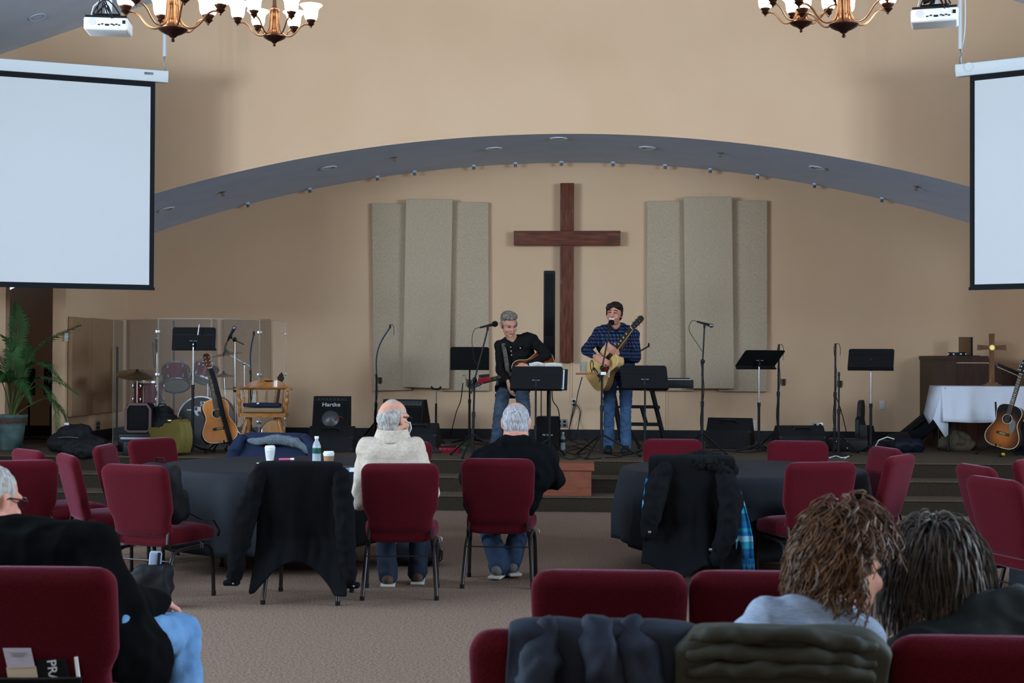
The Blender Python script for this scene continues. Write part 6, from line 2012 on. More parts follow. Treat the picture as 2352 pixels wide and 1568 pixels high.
def handprims(mb, wrist, d, n, curl=0.5, k=1.0, thumb=1, spread=0.06):
    """d: direction from wrist to knuckles, n: palm-facing normal (fingers curl towards n)"""
    d = Vector(d).normalized()
    n = Vector(n)
    n = (n - d * n.dot(d)).normalized()
    s = d.cross(n).normalized() * thumb
    w = Vector(wrist)
    for i in range(4):
        x = (i - 1.5) * 0.019 * k
        kn = w + d * (0.088 - 0.006 * abs(i - 1.3)) * k + s * x
        capsule(mb, w + s * x * 0.6 + d * 0.012 * k, kn, 0.0135 * k, 0.011 * k, 10)
        L = (0.04, 0.044, 0.041, 0.032)[3 - i] * k if thumb else 0.04 * k
        p = kn
        a = curl * 0.5
        for seg, fr in enumerate((1.0, 0.68, 0.55)):
            dr = d * math.cos(a) + n * math.sin(a) + s * (i - 1.5) * spread * (1 - curl)
            q = p + dr.normalized() * L * fr
            capsule(mb, p, q, (0.0095 - 0.0008 * seg) * k, (0.0088 - 0.0008 * seg) * k, 8)
            p = q
            a += curl * 0.9
    t0 = w + d * 0.022 * k + s * 0.026 * k + n * 0.006 * k
    t1 = t0 + (d * 0.62 + s * 0.6 + n * 0.35).normalized() * 0.044 * k
    t2 = t1 + (d * 0.85 + s * 0.1 + n * 0.45 * curl).normalized() * 0.034 * k
    capsule(mb, w + d * 0.015 * k + s * 0.008 * k, t0, 0.015 * k, 0.0135 * k, 10)
    capsule(mb, t0, t1, 0.0125 * k, 0.0105 * k, 8)
    capsule(mb, t1, t2, 0.0105 * k, 0.0085 * k, 8)
def foot(mb, ankle, fwd, k=1.0, r=0.045):
    a = Vector(ankle)
    f = Vector(fwd).normalized()
    z0 = a.z
    capsule(mb, a + Vector((0, 0, -0.03)), a + f * 0.06 + Vector((0, 0, -0.045)), r * 0.7, r * 0.8)
    capsule(mb, a - f * 0.045 + Vector((0, 0, -0.055)), a + f * 0.16 * k + Vector((0, 0, -0.06)), 0.036, 0.034)
    s = f.cross(Vector((0, 0, 1)))
    for q in (-1, 1):
        capsule(mb, a + f * 0.08 * k + s * 0.014 * q + Vector((0, 0, -0.06)), a + f * 0.165 * k + s * 0.012 * q + Vector((0, 0, -0.064)), 0.034, 0.03)

def torso(mb, sh_l, sh_r, hip_l, hip_r, rs, rc, rw, rh, belly=0.0, fwd=Vector((0, -1, 0))):
    """torso volume from shoulder line to hip line"""
    sl, sr, hl, hr = Vector(sh_l), Vector(sh_r), Vector(hip_l), Vector(hip_r)
    capsule(mb, sl, sr, rs, rs)
    ax = (sr - sl)
    for f, r, w in ((0.12, rc * 0.9, 0.62), (0.3, rc, 0.6), (0.5, rc * 0.98, 0.52), (0.7, rw, 0.5), (0.86, rw, 0.5)):
        m = (sl + sr) / 2 * (1 - f) + (hl + hr) / 2 * f
        capsule(mb, m - ax * w * 0.5 * (1 if f < 0.5 else 0.75), m + ax * w * 0.5 * (1 if f < 0.5 else 0.75), r, r)
        if belly and f > 0.4:
            mb.ell(m + fwd * belly * 0.6, (rw * 1.15, rw * 1.1, rw * 1.2))
    capsule(mb, hl, hr, rh, rh)
    capsule(mb, ((sl + sr) / 2).lerp((hl + hr) / 2, 0.8), (hl + hr) / 2, rw, rh)

# ---------------------------------------------------------------- guitarist in the plaid shirt
pb_ = stage_at(1418, 1041)
Yp = pb_.y
W = lambda px, py, dy=0.0: on_y(px, py, Yp + dy) - pb_
man = thing('person', 'standing man in a blue plaid shirt and jeans, laughing and playing a pale guitar', 'person', pb_)
H = Euler((R(-2), R(6), R(-14))).to_matrix()
hc = W(1411, 721, -0.06)
bmb = MB()
P = headprims(bmb, hc, H, 1.12, True, W(1415, 756, 0.03), 0.062)
shL, shR = W(1377, 765, 0.02), W(1454, 768, 0.02)
hipL, hipR = W(1402, 852, 0.0), W(1438, 852, 0.0)
elL, wrL = W(1346, 804, -0.12), W(1366, 818, -0.44)
elR, wrR = W(1462, 822, -0.12), W(1419, 812, -0.42)
knL, knR = W(1399, 938, -0.03), W(1437, 938, -0.03)
anL, anR = W(1398, 1021, 0.04), W(1437, 1023, 0.0)
anL.z, anR.z = 0.1, 0.1
def figure(body, cloth, legs, shL, shR, hipL, hipR, elL, wrL, elR, wrR, knL, knR, anL, anR, rs, rc, rw, rh, ra=0.052, rf=0.042, rt_=0.085, rk=0.06, inf=0.012, belly=0.0, fwd=Vector((0, -1, 0))):
    torso(body, shL, shR, hipL, hipR, rs * 0.85, rc * 0.86, rw * 0.86, rh * 0.85, belly, fwd)
    for s, e, w in ((shL, elL, wrL), (shR, elR, wrR)):
        capsule(body, s, e, ra * 0.8, ra * 0.64)
        capsule(body, e, w, rf * 0.8, 0.027)
    for h, k_, a in ((hipL, knL, anL), (hipR, knR, anR)):
        capsule(body, h, k_, rt_ * 0.8, rk * 0.75)
        capsule(body, k_, a, rk * 0.72, 0.036)
    torso(cloth, shL, shR, hipL, hipR, rs + inf, rc + inf, rw + inf * 1.3, rh + inf, belly, fwd)
    for s, e, w in ((shL, elL, wrL), (shR, elR, wrR)):
        capsule(cloth, s, e, ra + inf * 1.2, ra * 0.82 + inf * 1.4)
        capsule(cloth, e, e.lerp(w, 0.92), rf + inf * 1.5, 0.03 + inf * 0.9)
    for h, k_, a in ((hipL, knL, anL), (hipR, knR, anR)):
        capsule(legs, h, k_, rt_ + inf * 0.6, rk + inf * 0.8)
        capsule(legs, k_, a + Vector((0, 0, -0.03)), rk + inf * 0.6, 0.05 + inf * 1.2)
    capsule(legs, hipL + Vector((0, 0, 0.04)), hipR + Vector((0, 0, 0.04)), rh + 0.006, rh + 0.006)
shirt, jeans = MB(), MB()
figure(bmb, shirt, jeans, shL, shR, hipL, hipR, elL, wrL, elR, wrR, knL, knR, anL, anR, 0.068, 0.118, 0.112, 0.105, belly=0.05)
capsule(shirt, W(1400, 753, 0.03), W(1430, 753, 0.03), 0.062, 0.062)
capsule(shirt, W(1388, 758, 0.03), W(1442, 760, 0.03), 0.07, 0.07)
handprims(bmb, wrL, (0.75, -0.35, -0.4), (0.1, 0.9, -0.3), 0.55, 1.15, 1)
handprims(bmb, wrR, (-0.72, -0.5, 0.45), (-0.4, 0.5, 0.5), 0.75, 1.2, -1)
for a in (anL, anR):
    foot(bmb, a, (-0.1, -1, 0), 0.9)
body = remesh(bmb, 'body', m_skin2, man, 0.0075, 3, fac=0.4)
remesh(shirt, 'shirt', m_plaid, man, 0.011, 5, crease(13, 0.008, 2))
remesh(jeans, 'jeans', m_denim, man, 0.011, 5, crease(14, 0.007, 4, (1, 1, 1.4)))
for a in (anL, anR):
    mb = MB()
    foot(mb, a, (-0.1, -1, 0), 0.95, 0.05)
    sh_ = remesh(mb, 'shoe', m_shoe, man, 0.01, 3, inflate=0.006)
MB().tube([W(1397, 842, -0.13), W(1420, 844, -0.17), W(1442, 842, -0.13)], 0.02, 8, flat=0.4).build('belt', m_strap, man)
facial(body, P, H, 1.12, True, m_hbrown)
hm = MB()
for (x, y, z, a, b_, d) in ((0, 0.026, 0.052, 0.084, 0.1, 0.082), (0, 0.05, -0.01, 0.08, 0.072, 0.07), (-0.035, -0.045, 0.076, 0.045, 0.045, 0.03), (0.035, -0.04, 0.08, 0.05, 0.045, 0.03), (-0.055, -0.055, 0.055, 0.03, 0.03, 0.028)):
    hm.ell(P(x, y, z), (a * 1.12, b_ * 1.12, d * 1.12), H)
for s in (-1, 1):
    capsule(hm, P(s * 0.079, 0.0, 0.03), P(s * 0.08, -0.005, -0.015), 0.016, 0.01)
remesh(hm, 'hair', m_hbrown, man, 0.008, 3, wr(55, 0.005, 1, (1, 1, 0.4)))
co = MB()
for s in (-1, 1):
    co.add([W(1415 + s * 3, 762, -0.13), W(1415 + s * 22, 764, -0.12), W(1415 + s * 20, 746, -0.02), W(1415 + s * 12, 748, -0.07)], [(0, 1, 2, 3)])
cl = co.build('collar', m_plaid, man)
cl.modifiers.new('s', 'SOLIDIFY').thickness = 0.008
# his guitar
def orient(obj, origin, u, n):
    """guitar local z -> u (towards the head), local -y -> n (soundboard normal)"""
    u = Vector(u).normalized()
    n = Vector(n)
    n = (n - u * n.dot(u)).normalized()
    y = -n
    x = y.cross(u)
    obj.matrix_world = Matrix(((x.x, y.x, u.x, origin.x), (x.y, y.y, u.y, origin.y), (x.z, y.z, u.z, origin.z), (0, 0, 0, 1)))
m_guard = mat('tortoise_pickguard', srgb(92, 20, 18), 0.25, coat=0.5)
GP = make_guitar('acoustic_guitar', 'pale natural acoustic guitar with a red pickguard, played by the plaid shirt man', m_natural, m_maple, m_cream, m_guard, head=m_black, inlay=True, k=1.02)
go = on_y(1354, 878, Yp - 0.2)
orient(GP, go, (0.44, -0.36, 0.58), (-0.72, -0.69, 0.0))
st = MB().tube([W(1432, 760, -0.12), W(1446, 762, -0.02), W(1450, 775, 0.1)], 0.03, 8, flat=0.15)
st = MB()
st.tube([W(1448, 764, 0.02) + Vector((0, 0, 0.075)), W(1444, 768, -0.08) + Vector((0, 0, 0.03)), W(1434, 784, -0.165), W(1420, 806, -0.2), W(1404, 835, -0.21)], 0.032, 8, flat=0.12)
st.build('guitar_strap', mat('brown_leather_strap', srgb(58, 38, 30), 0.6), man)

# ---------------------------------------------------------------- guitarist in black
pk = stage_d(1172, 16.75)
Yk = pk.y
V = lambda px, py, dy=0.0: on_y(px, py, Yk + dy) - pk
man = thing('person', 'smiling grey-haired man in a black shirt and jeans leaning over a sunburst guitar', 'person', pk)
H = Euler((R(24), R(-5), R(24))).to_matrix()
hc = V(1169, 745, -0.14)
bmb, shirt, jeans = MB(), MB(), MB()
P = headprims(bmb, hc, H, 1.14, True, V(1180, 785, -0.02), 0.06)
shL, shR = V(1150, 794, -0.02), V(1222, 780, -0.02)
hipL, hipR = V(1160, 890, 0.1), V(1196, 890, 0.1)
elL, wrL = V(1150, 850, -0.1), V(1166, 874, -0.34)
elR, wrR = V(1256, 815, -0.26), V(1214, 841, -0.44)
knL, knR = V(1146, 950, -0.2), V(1206, 946, -0.18)
anL, anR = V(1138, 1010, -0.12), V(1202, 1010, -0.1)
anL.z, anR.z = 0.1, 0.1
figure(bmb, shirt, jeans, shL, shR, hipL, hipR, elL, wrL, elR, wrR, knL, knR, anL, anR, 0.066, 0.112, 0.112, 0.11, belly=0.03)
capsule(shirt, V(1166, 784, 0.0), V(1200, 778, 0.0), 0.064, 0.064)
capsule(shirt, V(1158, 790, 0.0), V(1212, 776, 0.0), 0.068, 0.07)
handprims(bmb, wrL, (0.25, -0.25, -0.9), (0.8, 0.3, 0.1), 0.35, 1.15, -1)
handprims(bmb, wrR, (-0.85, -0.25, -0.15), (0, 0.8, -0.4), 0.5, 1.15, -1)
for a in (anL, anR):
    foot(bmb, a, (-0.1, -1, 0), 0.9)
body = remesh(bmb, 'body', m_skin, man, 0.0075, 3, fac=0.4)
remesh(shirt, 'shirt', m_blkshirt, man, 0.011, 5, crease(12, 0.009, 7))
remesh(jeans, 'jeans', m_denimd, man, 0.011, 5, crease(13, 0.008, 9, (1, 1, 1.4)))
for a in (anL, anR):
    mb = MB()
    foot(mb, a, (-0.1, -1, 0), 0.95, 0.05)
    remesh(mb, 'shoe', m_shoe, man, 0.01, 3, inflate=0.006)
facial(body, P, H, 1.14, False, m_hgrey)
hm = MB()
for (x, y, z, a, b_, d) in ((0, 0.03, 0.056, 0.082, 0.098, 0.08), (0, 0.05, -0.01, 0.079, 0.07, 0.07), (0.0, -0.03, 0.092, 0.06, 0.055, 0.03), (0.04, 0.0, 0.09, 0.045, 0.06, 0.035), (-0.04, 0.0, 0.09, 0.045, 0.06, 0.035)):
    hm.ell(P(x, y, z), (a * 1.14, b_ * 1.14, d * 1.14), H)
for s in (-1, 1):
    capsule(hm, P(s * 0.077, 0.0, 0.03), P(s * 0.078, -0.01, -0.02), 0.016, 0.01)
remesh(hm, 'hair', m_hgrey, man, 0.008, 3, wr(45, 0.007, 1))
co = MB()
for s in (-1, 1):
    co.add([V(1180 + s * 7, 800, -0.15), V(1180 + s * 22, 794, -0.13), V(1180 + s * 20, 776, -0.03), V(1180 + s * 11, 780, -0.09)], [(0, 1, 2, 3)])
cl = co.build('collar', m_blkshirt, man)
cl.modifiers.new('s', 'SOLIDIFY').thickness = 0.008
for (px, py) in ((1173, 797), (1174, 806), (1175, 815), (1195, 799)):
    MB().ell(V(px, py, -0.152), (0.007, 0.006, 0.007), nu=8, nv=6).build('button', m_cream, man)
GB = make_guitar('acoustic_guitar', 'tobacco sunburst acoustic guitar held by the man in black', m_burst1, m_maho, m_cream, mat('black_pickguard', srgb(20, 16, 14), 0.3), head=m_rose)
orient(GB, on_y(1274, 834, Yk - 0.2), (-0.96, -0.03, -0.25), (0.05, -0.94, 0.34))
st = MB()
st.tube([V(1160, 790, 0.0) + Vector((0, 0, 0.06)), V(1156, 790, -0.11), V(1161, 815, -0.165), V(1165, 845, -0.19), V(1168, 868, -0.2)], 0.024, 8, flat=0.14)
st.build('guitar_strap', mat('grey_striped_strap', srgb(88, 82, 74), 0.7, c2=srgb(60, 56, 52), nscale=30), man)

# ---------------------------------------------------------------- seated man in the pale grey sweater
def seat_frame(key):
    ch = chairs[key]
    return Vector((ch.location.x, ch.location.y, 0)), ch.rotation_euler.z
def seated(key, label, lean=0.0):
    o, a = seat_frame(key)
    t = thing('person', label, 'person', o, a)
    return t
def hair_shell(par, P, H, k, m, parts, vox=0.007, d=None, name='hair'):
    hm = MB()
    for (x, y, z, a, b_, c_) in parts:
        hm.ell(P(x, y, z), (a * k, b_ * k, c_ * k), H)
    return remesh(hm, name, m, par, vox, 3, d or wr(60, 0.004, 1))
def glasses(par, P, k, rim=m_dark):
    for s in (-1, 1):
        g = MB().tube([P(s * (0.033 + 0.026 * math.cos(a)), -0.106 + 0.012 * abs(math.cos(a)) * (1 if math.cos(a) > 0 else 0), 0.006 + 0.019 * math.sin(a)) for a in [2 * PI * i / 16 for i in range(16)]], 0.0022 * k, 6, closed=True).build('glasses_rim', rim, par)
        MB().tube([P(s * 0.06, -0.094, 0.012), P(s * 0.075, -0.06, 0.014), P(s * 0.085, 0.0, 0.016), P(s * 0.086, 0.02, 0.008)], 0.0028 * k, 6).build('glasses_temple', rim, par)
    MB().tube([P(-0.009, -0.108, 0.01), P(0.009, -0.108, 0.01)], 0.002 * k, 6).build('glasses_bridge', rim, par)

man = seated('grey', 'seated man in a pale grey knit sweater, seen from behind, head turned right')
# local frame: chair origin, +Y towards the stage
bmb, shirt, jeans = MB(), MB(), MB()
H = Euler((R(4), 0, R(180 - 42))).to_matrix()
def to_local(t, wpt):
    return Matrix.Rotation(-t.rotation_euler.z, 3, 'Z') @ (Vector(wpt) - t.location)
def LP(t, px, py, ly):
    """pixel -> point in t's local frame on the local plane y=ly"""
    v = ray(px, py)
    Mi = Matrix.Rotation(-t.rotation_euler.z, 3, 'Z')
    o_, d_ = Mi @ (CAM - t.location), Mi @ v
    return o_ + d_ * ((ly - o_.y) / d_.y)
Q = lambda px, py, ly=-0.05: LP(man, px, py, ly)
hc = Q(905, 962, 0.0)
P = headprims(bmb, hc, H, 1.1, True, Q(900, 1012, -0.04), 0.066)
shL, shR = Q(846, 1030, -0.06), Q(952, 1030, -0.06)
hipL, hipR = Vector((-0.1, -0.04, 0.56)), Vector((0.1, -0.04, 0.56))
elL, wrL = Q(824, 1150, -0.02), Vector((-0.2, 0.26, 0.66))
elR, wrR = Vector((0.19, 0.08, 0.66)), Vector((0.14, 0.28, 0.66))
knL, knR = Vector((-0.14, 0.38, 0.52)), Vector((0.12, 0.38, 0.52))
anL, anR = Vector((-0.1, 0.3, 0.1)), Vector((0.1, 0.4, 0.1))
figure(bmb, shirt, jeans, shL, shR, hipL, hipR, elL, wrL, elR, wrR, knL, knR, anL, anR, 0.068, 0.125, 0.13, 0.1, inf=0.016, fwd=Vector((0, 1, 0)), belly=0.06)
capsule(shirt, Q(878, 1015, -0.05), Q(924, 1015, -0.05), 0.062, 0.062)
for w_ in (wrL, wrR):
    handprims(bmb, w_, (0.1 if w_.x < 0 else -0.1, 0.95, -0.1), (0, 0, -1), 0.4, 1.1, 1 if w_.x < 0 else -1)
for a in (anL, anR):
    foot(bmb, a, (0, 1, 0), 0.9)
body = remesh(bmb, 'body', m_skin, man, 0.008, 3, fac=0.4)
sw = remesh(shirt, 'sweater', m_sweater, man, 0.011, 6, crease(9, 0.007, 11))
remesh(jeans, 'jeans', m_denimk, man, 0.012, 5, crease(12, 0.006, 13))
for a in (anL, anR):
    mb = MB()
    foot(mb, a, (0, 1, 0), 0.95, 0.05)
    sh_ = remesh(mb, 'shoe', mat('brown_shoe', srgb(66, 52, 42), 0.7), man, 0.01, 3, inflate=0.006)
    MB().rbox(a + Vector((0, 0.05, -0.09)), (0.1, 0.27, 0.02), 0.008).build('sole', m_sole, sh_)
# ribbed turned-down collar
cc_ = Q(901, 1000, -0.03)
rows = []
for i in range(7):
    f = i / 6
    row = []
    for j in range(97):
        a = 2 * PI * j / 96
        rib = 0.0022 * math.sin(a * 48)
        r_ = 0.092 + 0.03 * f + rib
        row.append(cc_ + Vector((r_ * 1.08 * math.cos(a), r_ * 0.95 * math.sin(a), 0.05 - 0.085 * f + (0.012 * math.sin(a) if True else 0))))
    rows.append(row)
cm = MB()
cm.grid(rows)
c_ = cm.build('ribbed_collar', m_sweater, sw)
c_.modifiers.new('s', 'SOLIDIFY').thickness = 0.012
hair_shell(body, P, H, 1.1, m_hwhite, ((0, 0.045, 0.0, 0.081, 0.072, 0.075), (0, 0.03, 0.03, 0.0805, 0.078, 0.06), (0, 0.05, -0.045, 0.07, 0.052, 0.05), (0.0, 0.0, 0.04, 0.0795, 0.06, 0.05), (0, 0.02, 0.07, 0.05, 0.06, 0.05)))
glasses(body, P, 1.1)
mk = MB()
rows = []
for i in range(7):
    a = -1.0 + 2.0 * i / 6
    rows.append([P(0.075 * math.sin(a), -0.03 - 0.085 * math.cos(a), -0.012), P(0.078 * math.sin(a), -0.04 - 0.09 * math.cos(a), -0.05), P(0.066 * math.sin(a), -0.035 - 0.075 * math.cos(a), -0.1)])
mk.grid(rows)
mo = mk.build('face_mask', m_white, body)
mo.modifiers.new('s', 'SOLIDIFY').thickness = 0.003
for s in (-1, 1):
    MB().tube([P(s * 0.066, -0.07, -0.02), P(s * 0.082, -0.01, 0.0), P(s * 0.084, 0.028, -0.01)], 0.002, 5).build('mask_strap', m_white, mo)

# ---------------------------------------------------------------- seated man in the black sweatshirt
man = seated('navy', 'seated broad man in a black sweatshirt with cropped silver hair, seen from behind')
bmb, shirt, jeans = MB(), MB(), MB()
H = Euler((R(8), 0, R(180 + 3))).to_matrix()
hc = Q(1185, 970, 0.06)
P = headprims(bmb, hc, H, 1.2, True, Q(1185, 1025, 0.0), 0.088)
shL, shR = Q(1110, 1058, -0.03), Q(1256, 1060, -0.03)
hipL, hipR = Vector((-0.12, -0.02, 0.57)), Vector((0.12, -0.02, 0.57))
elL, wrL = Q(1080, 1095, 0.06), Vector((-0.16, 0.36, 0.7))
elR, wrR = Q(1272, 1098, 0.06), Vector((0.16, 0.36, 0.7))
knL, knR = Vector((-0.16, 0.4, 0.5)), Vector((0.16, 0.4, 0.5))
anL, anR = Vector((-0.02, 0.12, 0.12)), Vector((0.06, 0.2, 0.13))
figure(bmb, shirt, jeans, shL, shR, hipL, hipR, elL, wrL, elR, wrR, knL, knR, anL, anR, 0.075, 0.15, 0.16, 0.125, ra=0.066, rf=0.052, inf=0.02, fwd=Vector((0, 1, 0)), belly=0.1)
capsule(shirt, Q(1160, 1026, 0.0), Q(1210, 1026, 0.0), 0.08, 0.08)
capsule(shirt, Q(1168, 1024, -0.03), Q(1202, 1024, -0.03), 0.085, 0.085)
capsule(shirt, Q(1130, 1044, -0.02), Q(1240, 1044, -0.02), 0.085, 0.085)
for w_ in (wrL, wrR):
    handprims(bmb, w_, (0.4 if w_.x < 0 else -0.4, 0.8, -0.3), (0, 0, -1), 0.4, 1.1, 1 if w_.x < 0 else -1)
for a, f_ in ((anL, (0.2, 0.9, -0.1)), (anR, (-0.3, 0.9, -0.1))):
    foot(bmb, a, f_, 0.9)
body = remesh(bmb, 'body', m_skin2, man, 0.008, 3, fac=0.4)
remesh(shirt, 'sweatshirt', m_blksweat, man, 0.012, 6, crease(8, 0.013, 17))
remesh(jeans, 'jeans', mat('mid_blue_denim', srgb(44, 60, 84), 0.85, c2=srgb(34, 48, 70), nscale=9, bump=0.15, bscale=150), man, 0.012, 5, crease(12, 0.006, 19))
for a, f_ in ((anL, (0.2, 0.9, -0.1)), (anR, (-0.3, 0.9, -0.1))):
    mb = MB()
    foot(mb, a, f_, 0.95, 0.05)
    sh_ = remesh(mb, 'sneaker', mat('grey_sneaker', srgb(96, 92, 90), 0.7), man, 0.01, 3, inflate=0.006)
    MB().rbox(a + Vector((0, 0.05, -0.1)), (0.095, 0.27, 0.024), 0.01, rot=(0, 0, math.atan2(-f_[0], f_[1]))).build('sole', m_sole, sh_)
hair_shell(body, P, H, 1.2, m_hsalt, ((0, 0.024, 0.028, 0.081, 0.093, 0.082), (0, 0.05, -0.03, 0.0745, 0.056, 0.06), (0, 0.03, 0.0, 0.081, 0.07, 0.06)), d=wr(120, 0.002, 3))

# ---------------------------------------------------------------- man at the left edge, black jacket
man = seated('pra', 'man in a black jacket and light jeans, half cut off by the left edge')
bmb, shirt, jeans = MB(), MB(), MB()
H = Euler((R(10), 0, R(180 - 28))).to_matrix()
hc = Q(-20, 1152, 0.1)
P = headprims(bmb, hc, H, 1.1, True, Q(-10, 1235, 0.0), 0.068)
shL, shR = Q(-100, 1270, -0.02), Q(205, 1262, -0.02)
shL = shR + (shL - shR) * 0.98
hipL, hipR = Vector((-0.11, -0.02, 0.57)), Vector((0.13, -0.02, 0.57))
elR, wrR = Q(262, 1390, 0.04), Vector((0.22, 0.34, 0.66))
elL, wrL = Vector((-0.36, 0.1, 0.66)), Vector((-0.15, 0.36, 0.66))
knL, knR = Vector((-0.16, 0.44, 0.53)), Vector((0.27, 0.42, 0.53))
anL, anR = Vector((-0.14, 0.42, 0.1)), Vector((0.3, 0.38, 0.1))
figure(bmb, shirt, jeans, shL, shR, hipL, hipR, elL, wrL, elR, wrR, knL, knR, anL, anR, 0.075, 0.13, 0.14, 0.12, ra=0.06, inf=0.026, fwd=Vector((0, 1, 0)), belly=0.05)
capsule(shirt, Q(90, 1245, -0.02), Q(215, 1262, -0.02), 0.09, 0.085)
capsule(shirt, Q(230, 1330, 0.0), Vector((0.22, 0.04, 0.5)), 0.1, 0.13)
capsule(shirt, Vector((-0.1, -0.02, 0.56)), Vector((0.16, -0.02, 0.56)), 0.14, 0.15)
capsule(shirt, Vector((0.24, 0.1, 0.42)), Vector((0.27, 0.12, 0.3)), 0.07, 0.06)
capsule(shirt, Q(-40, 1240, -0.0), Q(80, 1240, -0.0), 0.085, 0.085)
for w_ in (wrL, wrR):
    handprims(bmb, w_, (0.2 if w_.x < 0 else -0.2, 0.9, -0.2), (0, 0, -1), 0.4, 1.1, 1 if w_.x < 0 else -1)
for a in (anL, anR):
    foot(bmb, a, (0, 1, 0), 0.9)
body = remesh(bmb, 'body', m_skin2, man, 0.008, 3, fac=0.4)
remesh(shirt, 'jacket', mat('black_fleece_jacket', srgb(7, 7, 8), 0.95, bump=0.1, nscale=60, spec=0.06), man, 0.012, 6, crease(7, 0.014, 23))
remesh(jeans, 'jeans', m_denimb, man, 0.012, 5, crease(11, 0.01, 29))
for a in (anL, anR):
    mb = MB()
    foot(mb, a, (0, 1, 0), 0.95, 0.05)
    remesh(mb, 'shoe', m_shoe, man, 0.01, 3, inflate=0.006)
hair_shell(body, P, H, 1.1, m_hwhite, ((0, 0.045, 0.0, 0.081, 0.072, 0.075), (0, 0.02, 0.036, 0.081, 0.096, 0.086), (0, 0.05, -0.045, 0.072, 0.055, 0.055)))
glasses(body, P, 1.1)

# ---------------------------------------------------------------- hair made of many locks
def locks(par, P, H, k, m, n, seed, spread, length, curl, r=0.006, down=(0, 0, -1), name='hair', region=None, segs=14, freq=16):
    rnd = random.Random(seed)
    mb = MB()
    for i in range(n):
        # root on the skull
        while True:
            a = rnd.uniform(-PI, PI)
            z = rnd.uniform(-0.55, 1.0)
            c = math.sqrt(max(0, 1 - z * z))
            d = Vector((c * math.sin(a), c * math.cos(a), z))
            if region is None or region(d):
                break
        root = Vector((d.x * 0.078, 0.014 + d.y * 0.097, 0.03 + d.z * 0.088))
        out = d.normalized()
        L = length * rnd.uniform(0.6, 1.1)
        ph, cr, fq = rnd.uniform(0, 6.28), curl * rnd.uniform(0.6, 1.3), freq * rnd.uniform(0.8, 1.2)
        pts = []
        p = root.copy()
        v = (out * 1.0 + Vector((0, 0.1, 0.15))).normalized()
        wp = P(*p)
        side = v.orthogonal().normalized()
        s2 = v.cross(side)
        vw = H @ v
        dn = Vector(down)
        for q in range(segs):
            f = q / (segs - 1)
            pts.append(wp + (H @ side) * (cr * math.sin(f * fq + ph) * min(1, f * 3)) + (H @ s2) * (cr * math.cos(f * fq + ph) * min(1, f * 3)))
            wp = wp + vw * (L / segs)
            vw = (vw * (1 - spread) + dn * spread).normalized()
        mb.tube(pts, [r * (1 - 0.55 * (i_ / (segs - 1))) for i_ in range(segs)], 5)
    return mb.build(name, m, par)
m_hcurl = mat('curly_light_brown_hair', srgb(104, 76, 54), 0.5, c2=srgb(62, 42, 30), nscale=30, bump=0.3)
m_hgreyw = mat('wavy_brown_grey_hair', srgb(74, 66, 60), 0.5, c2=srgb(42, 36, 32), nscale=26, bump=0.3)
m_knit = mat('blue_grey_knit', srgb(138, 150, 168), 0.95, c2=srgb(122, 134, 154), nscale=40, stretch=(1, 1, 6), bump=0.35)
# curly woman
man = seated('n2', 'woman with curly light brown hair and a blue-grey sweater leaning to her right-hand neighbour')
bmb, shirt, jeans = MB(), MB(), MB()
H = Euler((R(26), R(14), R(180 - 38))).to_matrix()
hc = Q(1950, 1300, 0.02)
P = headprims(bmb, hc, H, 1.0, True, Q(1890, 1420, -0.08), 0.05)
shL, shR = Q(1768, 1432, -0.1), Q(1972, 1468, -0.08)
hipL, hipR = Vector((-0.1, -0.02, 0.56)), Vector((0.12, -0.02, 0.56))
elL, wrL = Vector((-0.2, 0.08, 0.64)), Vector((-0.1, 0.32, 0.62))
elR, wrR = Q(2010, 1600, 0.02), Vector((0.2, 0.32, 0.62))
knL, knR = Vector((-0.12, 0.4, 0.51)), Vector((0.14, 0.4, 0.51))
anL, anR = Vector((-0.1, 0.36, 0.1)), Vector((0.12, 0.36, 0.1))
figure(bmb, shirt, jeans, shL, shR, hipL, hipR, elL, wrL, elR, wrR, knL, knR, anL, anR, 0.055, 0.1, 0.105, 0.105, ra=0.045, rf=0.036, inf=0.016, fwd=Vector((0, 1, 0)))
capsule(shirt, Q(1830, 1412, -0.09), Q(1930, 1430, -0.08), 0.062, 0.06)
capsule(shirt, Q(1880, 1410, -0.07), Q(1905, 1390, -0.05), 0.062, 0.058)
for w_ in (wrL, wrR):
    handprims(bmb, w_, (0.2 if w_.x < 0 else -0.2, 0.9, -0.2), (0, 0, -1), 0.4, 0.95, 1 if w_.x < 0 else -1)
for a in (anL, anR):
    foot(bmb, a, (0, 1, 0), 0.8)
body = remesh(bmb, 'body', m_skin, man, 0.008, 3, fac=0.4)
remesh(shirt, 'sweater', m_knit, man, 0.01, 6, crease(9, 0.007, 31))
remesh(jeans, 'trousers', m_denimk, man, 0.012, 4)
for a in (anL, anR):
    mb = MB()
    foot(mb, a, (0, 1, 0), 0.85, 0.046)
    remesh(mb, 'shoe', m_shoe, man, 0.01, 3, inflate=0.006)
glasses(body, P, 1.0)
hb = hair_shell(body, P, H, 1.0, m_hcurl, ((0, 0.03, 0.04, 0.088, 0.1, 0.085), (0, 0.06, -0.02, 0.088, 0.08, 0.085)), 0.009, wr(40, 0.012, 2))
locks(hb, P, H, 1.0, m_hcurl, 1100, 41, 0.3, 0.22, 0.012, 0.0034, name='curls', region=lambda d: d.y > 0.05 and d.x > -0.75 and d.z < 0.85)
